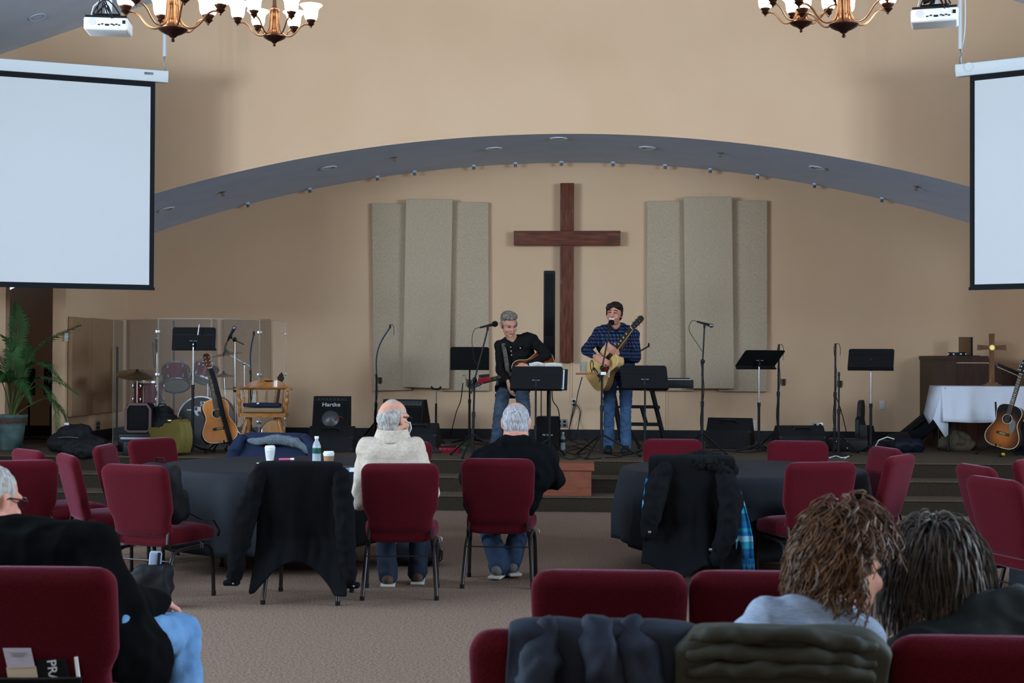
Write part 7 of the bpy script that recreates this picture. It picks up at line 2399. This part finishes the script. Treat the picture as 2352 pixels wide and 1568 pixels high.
# grey haired woman
man = seated('n3', 'woman with long wavy grey-brown hair and a dark jacket at bottom right')
bmb, shirt, jeans = MB(), MB(), MB()
H = Euler((R(24), R(-16), R(180 + 30))).to_matrix()
hc = Q(2140, 1318, 0.12)
P = headprims(bmb, hc, H, 1.0, True, Q(2180, 1440, 0.0), 0.05)
shL, shR = Q(2120, 1500, -0.04), Q(2330, 1455, -0.04)
hipL, hipR = Vector((-0.12, -0.02, 0.56)), Vector((0.1, -0.02, 0.56))
elL, wrL = Vector((-0.24, 0.08, 0.64)), Vector((-0.16, 0.32, 0.62))
elR, wrR = Q(2390, 1560, 0.04), Vector((0.12, 0.32, 0.62))
knL, knR = Vector((-0.12, 0.4, 0.51)), Vector((0.12, 0.4, 0.51))
anL, anR = Vector((-0.1, 0.36, 0.1)), Vector((0.12, 0.36, 0.1))
figure(bmb, shirt, jeans, shL, shR, hipL, hipR, elL, wrL, elR, wrR, knL, knR, anL, anR, 0.06, 0.1, 0.11, 0.105, ra=0.05, rf=0.04, inf=0.024, fwd=Vector((0, 1, 0)))
capsule(shirt, Q(2250, 1425, -0.02), Q(2340, 1415, -0.02), 0.075, 0.085)
for w_ in (wrL, wrR):
    handprims(bmb, w_, (0.2 if w_.x < 0 else -0.2, 0.9, -0.2), (0, 0, -1), 0.4, 0.95, 1 if w_.x < 0 else -1)
for a in (anL, anR):
    foot(bmb, a, (0, 1, 0), 0.8)
body = remesh(bmb, 'body', m_skin, man, 0.008, 3, fac=0.4)
remesh(shirt, 'jacket', mat('dark_green_jacket', srgb(30, 36, 36), 0.7, bump=0.1, nscale=60), man, 0.011, 6, crease(9, 0.012, 37))
remesh(jeans, 'trousers', m_denimk, man, 0.012, 4)
for a in (anL, anR):
    mb = MB()
    foot(mb, a, (0, 1, 0), 0.85, 0.046)
    remesh(mb, 'shoe', m_shoe, man, 0.01, 3, inflate=0.006)
hb = hair_shell(body, P, H, 1.0, m_hgreyw, ((0, 0.03, 0.04, 0.088, 0.1, 0.085), (0, 0.05, -0.03, 0.088, 0.085, 0.1)), 0.009, wr(36, 0.008, 5))
locks(hb, P, H, 1.0, m_hgreyw, 1100, 43, 0.4, 0.3, 0.007, 0.0034, name='waves', region=lambda d: d.y > -0.3 or d.z > 0.5, freq=8)
# ================================================================ coats, bags and table-top things
def in_chair(key, px, py, ly):
    ch = chairs[key]
    return LP(ch, px, py, ly)
def drape(key, name, label, cat, m, zfront, zb, xw, thick=0.014, seed=1, amp=0.02, n=44, xc=0.0, top_add=0.0, nf=5.0, corner=0.012):
    """cloth laid over a chair back; zb(x)->hem height behind, xw(z)->half width, zfront(x)-> hem height in front"""
    ch = chairs[key]
    rows = []
    ks = [('f', f) for f in [i / 8 for i in range(9)]] + [('t', f) for f in (0.25, 0.5, 0.75)] + [('b', f) for f in [i / 22 for i in range(23)]]
    for kind, f in ks:
        row = []
        for j in range(n + 1):
            q = -1 + 2 * j / n
            bump_ = -corner * max(0.0, abs(q) - 0.7) ** 2 / 0.09 + top_add * (0.5 + 0.5 * mnoise.noise(Vector((q * 3.1, seed, 0))))
            if kind == 'f':
                z = zfront(q) + (0.888 + bump_ - zfront(q)) * f
                y = back_y(z) + 0.05
            elif kind == 't':
                a = PI * f
                z = 0.889 + bump_ + 0.01 * math.sin(a)
                y = back_y(0.89) + 0.05 * math.cos(a)
            else:
                z = 0.888 + bump_ + (zb(q) - 0.888 - bump_) * f
                y = (back_y(z) if z > 0.42 else -0.205 - 0.19 * (0.42 - z) / 0.42 * 0.6) - 0.05
                w = amp * (0.15 + f) * (1.0 + math.sin(q * nf + seed + 1.5 * mnoise.noise(Vector((q * 2, z * 3, seed)))) + 0.7 * mnoise.noise(Vector((q * 5, z * 6, seed + 3))))
                y -= max(0.0, w)
            x = xc + q * xw(z, kind) + 0.012 * mnoise.noise(Vector((q * 2, z * 5, seed + 9)))
            row.append(Vector((x, y, z)))
        rows.append(row)
    o = MB().grid(rows).build(name, m, angle=80)
    s = o.modifiers.new('s', 'SOLIDIFY')
    s.thickness = thick
    s.offset = 1
    sb = o.modifiers.new('d', 'SUBSURF')
    sb.levels = sb.render_levels = 1
    o.location = ch.location
    o.rotation_euler = ch.rotation_euler
    return tag(o, label, cat)
m_coat = mat('black_coat_cloth', srgb(10, 11, 13), 0.9, c2=srgb(12, 13, 16), nscale=20, bump=0.1, spec=0.1)
m_coat2 = mat('dark_parka_cloth', srgb(9, 11, 15), 0.85, bump=0.1, nscale=40, spec=0.15)
m_fur = mat('black_fur_trim', srgb(10, 10, 11), 0.95, bump=1.0, nscale=90)
m_navyj = mat('navy_grey_jacket', srgb(34, 40, 52), 0.8, c2=srgb(26, 32, 43), nscale=6, bump=0.1, bscale=80)
m_olivej = mat('olive_puffer', srgb(54, 55, 47), 0.7, c2=srgb(46, 47, 41), nscale=5)
m_bluej = mat('navy_blue_jacket', srgb(20, 30, 54), 0.85, bump=0.1, nscale=60)
m_lining = mat('heather_grey_lining', srgb(92, 100, 108), 0.95, c2=srgb(74, 82, 90), nscale=60)
def sleeve(par, pts, rs, m, seed, name='sleeve', amp=0.012):
    mb = MB()
    chain(mb, [Vector(p) for p in pts], rs)
    return remesh(mb, name, m, par, 0.014, 4, crease(11, amp, seed))
# black coat over the chair before the left table
K = lambda px, py, ly=-0.3: in_chair('coat', px, py, ly)
c = drape('coat', 'black_coat', 'long black coat hung over the chair in front of the left table', 'coat', m_coat, lambda q: 0.7, lambda q: 0.07 + 0.2 * (1 - min(1, abs(q + 0.08) * 1.25) ** 2), lambda z, k: 0.262 + 0.07 * max(0, (0.86 - z)) if k == 'b' else 0.262, seed=3, amp=0.022)
sl1 = sleeve(c, [K(598, 1085, -0.33), K(575, 1150, -0.33), K(552, 1240, -0.34), K(538, 1322, -0.33)], [0.06, 0.07, 0.068, 0.05], m_coat, 51)
sl2 = sleeve(c, [K(780, 1090, -0.33), K(790, 1160, -0.34), K(795, 1250, -0.35), K(803, 1328, -0.34)], [0.06, 0.065, 0.062, 0.05], m_coat, 53)
for p_, par in ((K(532, 1342, -0.33), sl1), (K(808, 1348, -0.34), sl2)):
    MB().rbox(p_ + Vector((0, 0, 0.012)), (0.1, 0.07, 0.035), 0.014).build('cuff', m_coat, par)
    MB().ell(p_ + Vector((0.02, -0.04, 0.012)), (0.007, 0.005, 0.007), nu=8, nv=6).build('snap', m_steel, par)
# dark parka with scarf over the chair before the right table
K = lambda px, py, ly=-0.3: in_chair('coatR', px, py, ly)
c = drape('coatR', 'dark_parka', 'dark winter coat with black fur hood hung over a chair before the right table', 'coat', m_coat2, lambda q: 0.62, lambda q: 0.13 + 0.05 * math.sin(q * 5), lambda z, k: 0.29 + 0.08 * max(0, (0.86 - z)) if k == 'b' else 0.28, seed=8, amp=0.03, top_add=0.02)
sl1 = sleeve(c, [K(1525, 1075, -0.33), K(1508, 1120, -0.35), K(1498, 1180, -0.36), K(1488, 1225, -0.35)], [0.075, 0.08, 0.07, 0.05], m_coat2, 61)
sl2 = sleeve(c, [K(1665, 1090, -0.33), K(1680, 1150, -0.35), K(1672, 1220, -0.36), K(1645, 1285, -0.35)], [0.075, 0.085, 0.075, 0.055], m_coat2, 63)
MB().ell(K(1492, 1222, -0.41), (0.012, 0.008, 0.012), nu=8, nv=6).build('button', m_steel, c)
MB().ell(K(1632, 1262, -0.42), (0.012, 0.008, 0.012), nu=8, nv=6).build('button', m_steel, c)
mb = MB()
chain(mb, [K(1570, 1058, -0.3), K(1610, 1052, -0.27), K(1655, 1060, -0.27), K(1682, 1080, -0.3)], [0.045, 0.055, 0.055, 0.045])
chain(mb, [K(1600, 1064, -0.36), K(1640, 1066, -0.36), K(1672, 1082, -0.36)], [0.045, 0.05, 0.04])
remesh(mb, 'fur_hood', m_fur, c, 0.014, 2, wr(60, 0.022, 3))
m_scarf = mat('turquoise_striped_scarf', srgb(30, 120, 158), 0.9)
nt = m_scarf.node_tree
tc_, sp_ = _n(nt, 'ShaderNodeTexCoord'), _n(nt, 'ShaderNodeSeparateXYZ')
nt.links.new(tc_.outputs['Object'], sp_.inputs[0])
mu_ = _n(nt, 'ShaderNodeMath', operation='MULTIPLY')
mu_.inputs[1].default_value = 1 / 0.24
fr_ = _n(nt, 'ShaderNodeMath', operation='FRACT')
rp_ = _n(nt, 'ShaderNodeValToRGB')
rp_.color_ramp.interpolation = 'CONSTANT'
el = rp_.color_ramp.elements
el[0].color = (*srgb(20, 84, 128), 1)
el[1].position = 0.8
el[1].color = (*srgb(24, 96, 150), 1)
for pos, cc_ in ((0.22, srgb(38, 132, 160)), (0.42, srgb(120, 176, 200)), (0.58, srgb(22, 100, 160)), (0.7, srgb(44, 140, 170))):
    el.new(pos).color = (*cc_, 1)
nt.links.new(sp_.outputs['Z'], mu_.inputs[0])
nt.links.new(mu_.outputs[0], fr_.inputs[0])
nt.links.new(fr_.outputs[0], rp_.inputs['Fac'])
nt.links.new(rp_.outputs['Color'], nt.nodes['Principled BSDF'].inputs['Base Color'])
ch = chairs['coatR']
rows = []
for i in range(15):
    f = i / 14
    cpx = 1693 + 17 * f + 4 * math.sin(f * 3)
    cpy = 1112 + 170 * f
    w = 0.012 + 0.048 * min(1, f * 1.4)
    row = []
    for j in range(9):
        q = -1 + j / 4
        p_ = K(cpx, cpy, -0.31)
        row.append(p_ + Vector((q * w, -0.012 * math.cos(q * 5) - 0.03 * (1 - f), 0.004 * q)))
    rows.append(row)
o = MB().grid(rows).build('scarf', m_scarf, angle=80)
o.modifiers.new('s', 'SOLIDIFY').thickness = 0.008
o.location, o.rotation_euler = ch.location, ch.rotation_euler
tag(o, 'turquoise and blue striped scarf hanging from the dark winter coat', 'scarf')
fr = MB()
for j in range(17):
    q = -1 + j / 8
    p_ = K(1711, 1281, -0.31) + Vector((q * 0.058, -0.012, 0))
    fr.tube([p_, p_ + Vector((0.003 * math.sin(j * 2.1), 0, -0.04)), p_ + Vector((0.005 * math.sin(j * 1.3), 0.004, -0.078))], 0.0028, 5)
fr.build('fringe', m_scarf, o)
rows = []
for i in range(9):
    f = i / 8
    p_ = K(1487 - 10 * f, 1098 + 75 * f, -0.29)
    rows.append([p_ + Vector((-0.012, 0, 0)), p_ + Vector((0.012, -0.01, 0))])
MB().grid(rows).build('scarf_end', m_scarf, o).modifiers.new('s', 'SOLIDIFY').thickness = 0.008
# blue jacket on the far chair of the left table (chair faces the camera)
ch = chairs['blue']
K = lambda px, py, ly=-0.2: in_chair('blue', px, py, ly)
c = drape('blue', 'blue_jacket', 'navy blue jacket with grey lining over the far chair of the left table', 'jacket', m_bluej, lambda q: 0.66 - 0.08 * abs(q), lambda q: 0.5, lambda z, k: 0.27 + 0.28 * max(0, 0.88 - z), seed=12, amp=0.015)
mb = MB()
chain(mb, [K(572, 1012, -0.22), K(600, 1014, -0.2), K(640, 1008, -0.2), K(680, 1016, -0.2), K(708, 1036, -0.2)], [0.02, 0.04, 0.045, 0.045, 0.03])
remesh(mb, 'grey_lining', m_lining, c, 0.012, 4, crease(10, 0.008, 71))
mb = MB()
chain(mb, [K(556, 1010, -0.25), K(540, 1030, -0.22), K(530, 1052, -0.2)], [0.05, 0.055, 0.045])
remesh(mb, 'sleeve', m_bluej, c, 0.012, 4, crease(11, 0.01, 73))
mb = MB()
chain(mb, [K(700, 1008, -0.25), K(716, 1030, -0.22), K(722, 1052, -0.2)], [0.05, 0.055, 0.045])
remesh(mb, 'sleeve', m_bluej, c, 0.012, 4, crease(11, 0.01, 74))
# foreground jackets
K = lambda px, py, ly=-0.36: in_chair('n1', px, py, ly)
c = drape('n1', 'navy_jacket', 'navy-grey jacket thrown over the chair at the bottom, left of the olive one', 'jacket', m_navyj, lambda q: 0.6, lambda q: 0.55, lambda z, k: 0.235, seed=21, amp=0.03, xc=0.08, top_add=0.014, thick=0.01, nf=9.0)
for a_, b_, r_ in (((1262, 1432), (1230, 1590), 0.05), ((1370, 1424), (1395, 1600), 0.055), ((1455, 1426), (1480, 1590), 0.05)):
    sleeve(c, [K(a_[0], a_[1] + 24, -0.345), K((a_[0] + b_[0]) / 2, (a_[1] + b_[1]) / 2, -0.39), K(b_[0], b_[1], -0.4)], [r_ * 0.8, r_, r_], m_navyj, 80 + a_[0], 'fold', 0.018)
K = lambda px, py, ly=-0.36: in_chair('n2', px, py, ly)
c = drape('n2', 'olive_jacket', 'olive quilted jacket over the chair of the curly haired woman', 'jacket', m_olivej, lambda q: 0.7, lambda q: 0.5, lambda z, k: 0.256, seed=31, amp=0.016, top_add=0.008, thick=0.012, corner=0.05)
for i, (ya, yb_) in enumerate(((1462, 1466), (1498, 1502), (1538, 1536))):
    sleeve(c, [K(1590, ya + 6, -0.37), K(1690, ya - 4, -0.385), K(1800, ya, -0.385), K(1920, yb_ + 4, -0.38), K(2000, yb_ + 22, -0.37)], [0.02, 0.026, 0.026, 0.026, 0.02], m_olivej, 90 + i, 'quilt_roll', 0.012)

# ---------------------------------------------------------------- pocket and papers on the bottom-left chair
ch = chairs['pra']
K = lambda px, py, ly=-0.29: in_chair('pra', px, py, ly)
t = thing('chair_pocket', 'black book pocket on the back of the bottom-left chair', 'pocket', ch.location, ch.rotation_euler.z)
pz = K(60, 1558, -0.3).z
MB().box2((K(-60, 1560, -0.3).x, -0.31, pz - 0.12), (K(188, 1560, -0.3).x, -0.303, pz)).build('pocket', m_blackm, t)
MB().tube([K(-60, 1558, -0.315), K(60, 1559, -0.318), K(188, 1557, -0.315)], 0.005, 6).build('rim', m_black, t)
def card(name, label, cat, corners, ly, m, th=0.003):
    vs = [K(x, y, ly) for x, y in corners]
    o = MB().add(vs + [v + Vector((0, th, 0)) for v in vs], [(0, 1, 2, 3), (7, 6, 5, 4), (0, 4, 5, 1), (1, 5, 6, 2), (2, 6, 7, 3), (3, 7, 4, 0)]).build(name, m, smooth=False)
    o.location, o.rotation_euler = ch.location, ch.rotation_euler
    return tag(o, label, cat)
m_card = mat('white_card', srgb(176, 172, 186), 0.8, c2=srgb(166, 162, 176), nscale=30, stretch=(1, 1, 6))
o = card('paper_card', 'white folded card in the pocket of the bottom-left chair', 'card', ((6, 1488), (70, 1488), (80, 1532), (17, 1534)), -0.302, m_card)
for i in range(3):
    MB().box(K(42, 1499 + i * 4, -0.304), (0.06 - 0.012 * i, 0.0008, 0.0018)).build('print_line', mat('grey_print', srgb(120, 118, 130), 0.8), o)
card('envelope', 'cream envelope under the white card in the chair pocket', 'envelope', ((14, 1533), (82, 1530), (92, 1590), (24, 1594)), -0.3, mat('cream_paper', srgb(186, 170, 146), 0.8))
o = card('booklet', 'black booklet with white capital letters in the chair pocket', 'booklet', ((82, 1514), (152, 1512), (168, 1590), (98, 1594)), -0.297, m_blackm)
text_mb('PRA', 0.042, m_silver, 'lettering', o, K(120, 1541, -0.3), (PI / 2, R(82), 0), bold=True)
o = card('pen', 'slim white pen standing in the chair pocket', 'pen', ((170, 1509), (177, 1508), (185, 1575), (178, 1576)), -0.3, m_white, 0.008)
# ---------------------------------------------------------------- bags
ch = chairs['pack']
m_bp = mat('black_backpack_nylon', srgb(19, 19, 22), 0.7, bump=0.2, nscale=80)
bp = MB()
bp.rbox((0.01, -0.05, 0.68), (0.31, 0.17, 0.4), 0.07, 4, rot=(R(12), 0, 0))
bp.rbox((0.01, 0.04, 0.6), (0.25, 0.14, 0.22), 0.05, 4, rot=(R(12), 0, 0))
o = remesh(bp, 'backpack', m_bp, None, 0.014, 4, crease(7, 0.008, 95), loc=ch.location, rot=ch.rotation_euler)
tag(o, 'black backpack sitting on the red chair at the left table', 'backpack')
MB().tube([(-0.04, -0.05, 0.86), (-0.03, -0.05, 0.91), (0.03, -0.05, 0.91), (0.04, -0.05, 0.86)], 0.01, 8, flat=0.5).build('grab_handle', m_strap, o)
MB().tube([(0.1, 0.08, 0.56), (0.16, 0.17, 0.5), (0.2, 0.25, 0.49), (0.22, 0.29, 0.42), (0.21, 0.29, 0.38)], 0.02, 8, flat=0.2).build('strap', m_strap, o)
MB().tube([(-0.07, 0.09, 0.76), (0.0, 0.115, 0.72), (0.09, 0.09, 0.66)], 0.004, 6).build('zipper', m_steel, o)
b = on_z(352, 1394, 0)
mb = MB()
mb.rbox((0, 0, 0.135), (0.24, 0.15, 0.27), 0.05, 4)
mb.rbox((-0.02, 0, 0.06), (0.27, 0.17, 0.12), 0.05, 4)
o = remesh(mb, 'tote_bag', m_bp, None, 0.013, 3, crease(9, 0.012, 97), loc=b + Vector((0, 0, 0.002)))
tag(o, 'small black tote bag on the floor under the backpack chair', 'bag')
t = thing('cloth_bundle', 'light blue-grey folded cloth sticking out of the black tote', 'cloth', b + Vector((0.01, 0.0, 0.235)))
MB().rbox((0, 0, 0.05), (0.075, 0.05, 0.13), 0.014, rot=(0, 0.08, 0.2)).build('folded_cloth', mat('blue_grey_cloth', srgb(128, 140, 160), 0.9), t)
MB().rbox((0.03, -0.027, 0.05), (0.02, 0.006, 0.12), 0.003, rot=(0, 0.08, 0.2)).build('strap', m_strap, t)
b = on_z(962, 1297, 0)
mb = MB()
mb.rbox((-0.01, 0, 0.085), (0.36, 0.24, 0.17), 0.075, 4)
mb.rbox((0.02, 0.02, 0.12), (0.22, 0.16, 0.15), 0.06, 4)
o = remesh(mb, 'backpack', mat('charcoal_backpack', srgb(44, 46, 52), 0.75, c2=srgb(36, 38, 44), nscale=5), None, 0.013, 3, crease(9, 0.01, 99), loc=b + Vector((0, 0, 0.012)))
tag(o, 'charcoal backpack lying on the carpet between the two seated men', 'backpack')
MB().tube([(0.02, -0.02, 0.175), (0.05, -0.02, 0.225), (0.12, -0.02, 0.23), (0.15, -0.02, 0.17)], 0.012, 8, flat=0.5).build('grab_handle', m_strap, o)
MB().tube([(0.14, -0.05, 0.13), (0.185, -0.06, 0.1), (0.18, -0.06, 0.04), (0.15, -0.06, 0.015)], 0.01, 8, flat=0.5).build('side_strap', m_strap, o)

# ---------------------------------------------------------------- on the left table
ZT_ = 0.741
def on_table(px, py):
    return on_z(px, py, ZT_)
m_lid = mat('white_cup_lid', srgb(214, 216, 220), 0.4)
def cup(label, loc, sleeve_m, ripple=False):
    t = thing('paper_cup', label, 'cup', loc, 0, 'paper cups on the left table')
    MB().lathe([(0.0005, 0), (0.029, 0), (0.041, 0.098), (0.0005, 0.098)], n=28).build('cup', m_white, t)
    prof = [(0.031, 0.012)]
    n_ = 10
    for i in range(n_ + 1):
        f = i / n_
        prof.append((0.031 + 0.0095 * f + (0.0012 if ripple and i % 2 else 0.0), 0.014 + 0.07 * f))
    prof.append((0.038, 0.086))
    MB().lathe(prof, n=28, caps=False).build('sleeve', sleeve_m, t)
    MB().lathe([(0.0005, 0.097), (0.043, 0.097), (0.043, 0.104), (0.04, 0.106), (0.037, 0.118), (0.034, 0.118), (0.033, 0.112), (0.0005, 0.112)], n=28).build('lid', m_lid, t)
cup('white ribbed paper cup with lid on the left table, behind the papers', on_table(620, 1057), mat('white_ripple_sleeve', srgb(200, 200, 198), 0.7), True)
cup('kraft-sleeved paper cup with white lid next to the water bottle', on_table(755, 1072), mat('kraft_sleeve', srgb(150, 120, 92), 0.8))
bottle('clear water bottle with a green label on the left table', on_table(727, 1069), 1.05)
p = on_table(632, 1068)
t = thing('clipboard', 'dark folder with white sheets and a pen at the edge of the left table', 'folder', p, R(-14))
MB().rbox((0, 0, 0.008), (0.24, 0.2, 0.016), 0.004).build('folder', m_blackm, t)
MB().box((0.0, 0.0, 0.019), (0.22, 0.185, 0.004)).build('paper', mat('white_sheets', srgb(222, 222, 226), 0.8), t)
MB().cyl((-0.06, -0.02, 0.025), (0.06, 0.0, 0.025), 0.004, n=8).build('pen', m_steel, t)
p = on_table(655, 1058)
t = thing('marker', 'small pink marker lying behind the papers on the left table', 'marker', p, 0.2)
MB().cyl((-0.05, 0, 0.012), (0.04, 0.01, 0.012), 0.009, n=10).build('barrel', mat('pink_plastic', srgb(196, 96, 150), 0.4), t)
MB().cyl((0.04, 0.01, 0.012), (0.07, 0.013, 0.012), 0.01, n=10).build('cap', m_white, t)
p = on_table(803, 1083)
t = thing('paperback_book', 'small dark book with white label at the man’s left elbow', 'book', p, R(6))
MB().rbox((0, 0, 0.018), (0.15, 0.1, 0.036), 0.003).build('cover', mat('dark_teal_cover', srgb(34, 44, 52), 0.4), t)
MB().box((0.035, -0.0508, 0.018), (0.07, 0.001, 0.03)).build('white_label', m_white, t)
MB().box((-0.01, -0.0508, 0.02), (0.03, 0.001, 0.022)).build('blue_print', mat('pale_blue_print', srgb(110, 150, 170), 0.5), t)
p = on_table(1662, 1064)
t = thing('crumpled_tissue', 'tiny white tissue on the right table behind the fur hood', 'tissue', p)
mb = MB()
mb.ell((0, 0, 0.02), (0.03, 0.025, 0.02), nu=12, nv=8)
mb.v = [tuple(Vector(v) + Vector((mnoise.noise(Vector(v) * 60), mnoise.noise(Vector(v) * 60 + Vector((3, 1, 2))), 0.3 * mnoise.noise(Vector(v) * 70))) * 0.012) for v in mb.v]
mb.build('tissue', m_white, t)
p = on_table(1687, 1086)
t = thing('blue_marker', 'small blue plastic marker standing on the right table beside the coat', 'marker', p)
MB().lathe([(0.0005, 0), (0.008, 0), (0.008, 0.04), (0.006, 0.045), (0.006, 0.06), (0.0005, 0.062)], n=12).build('marker', mat('blue_plastic', srgb(30, 80, 170), 0.4), t)
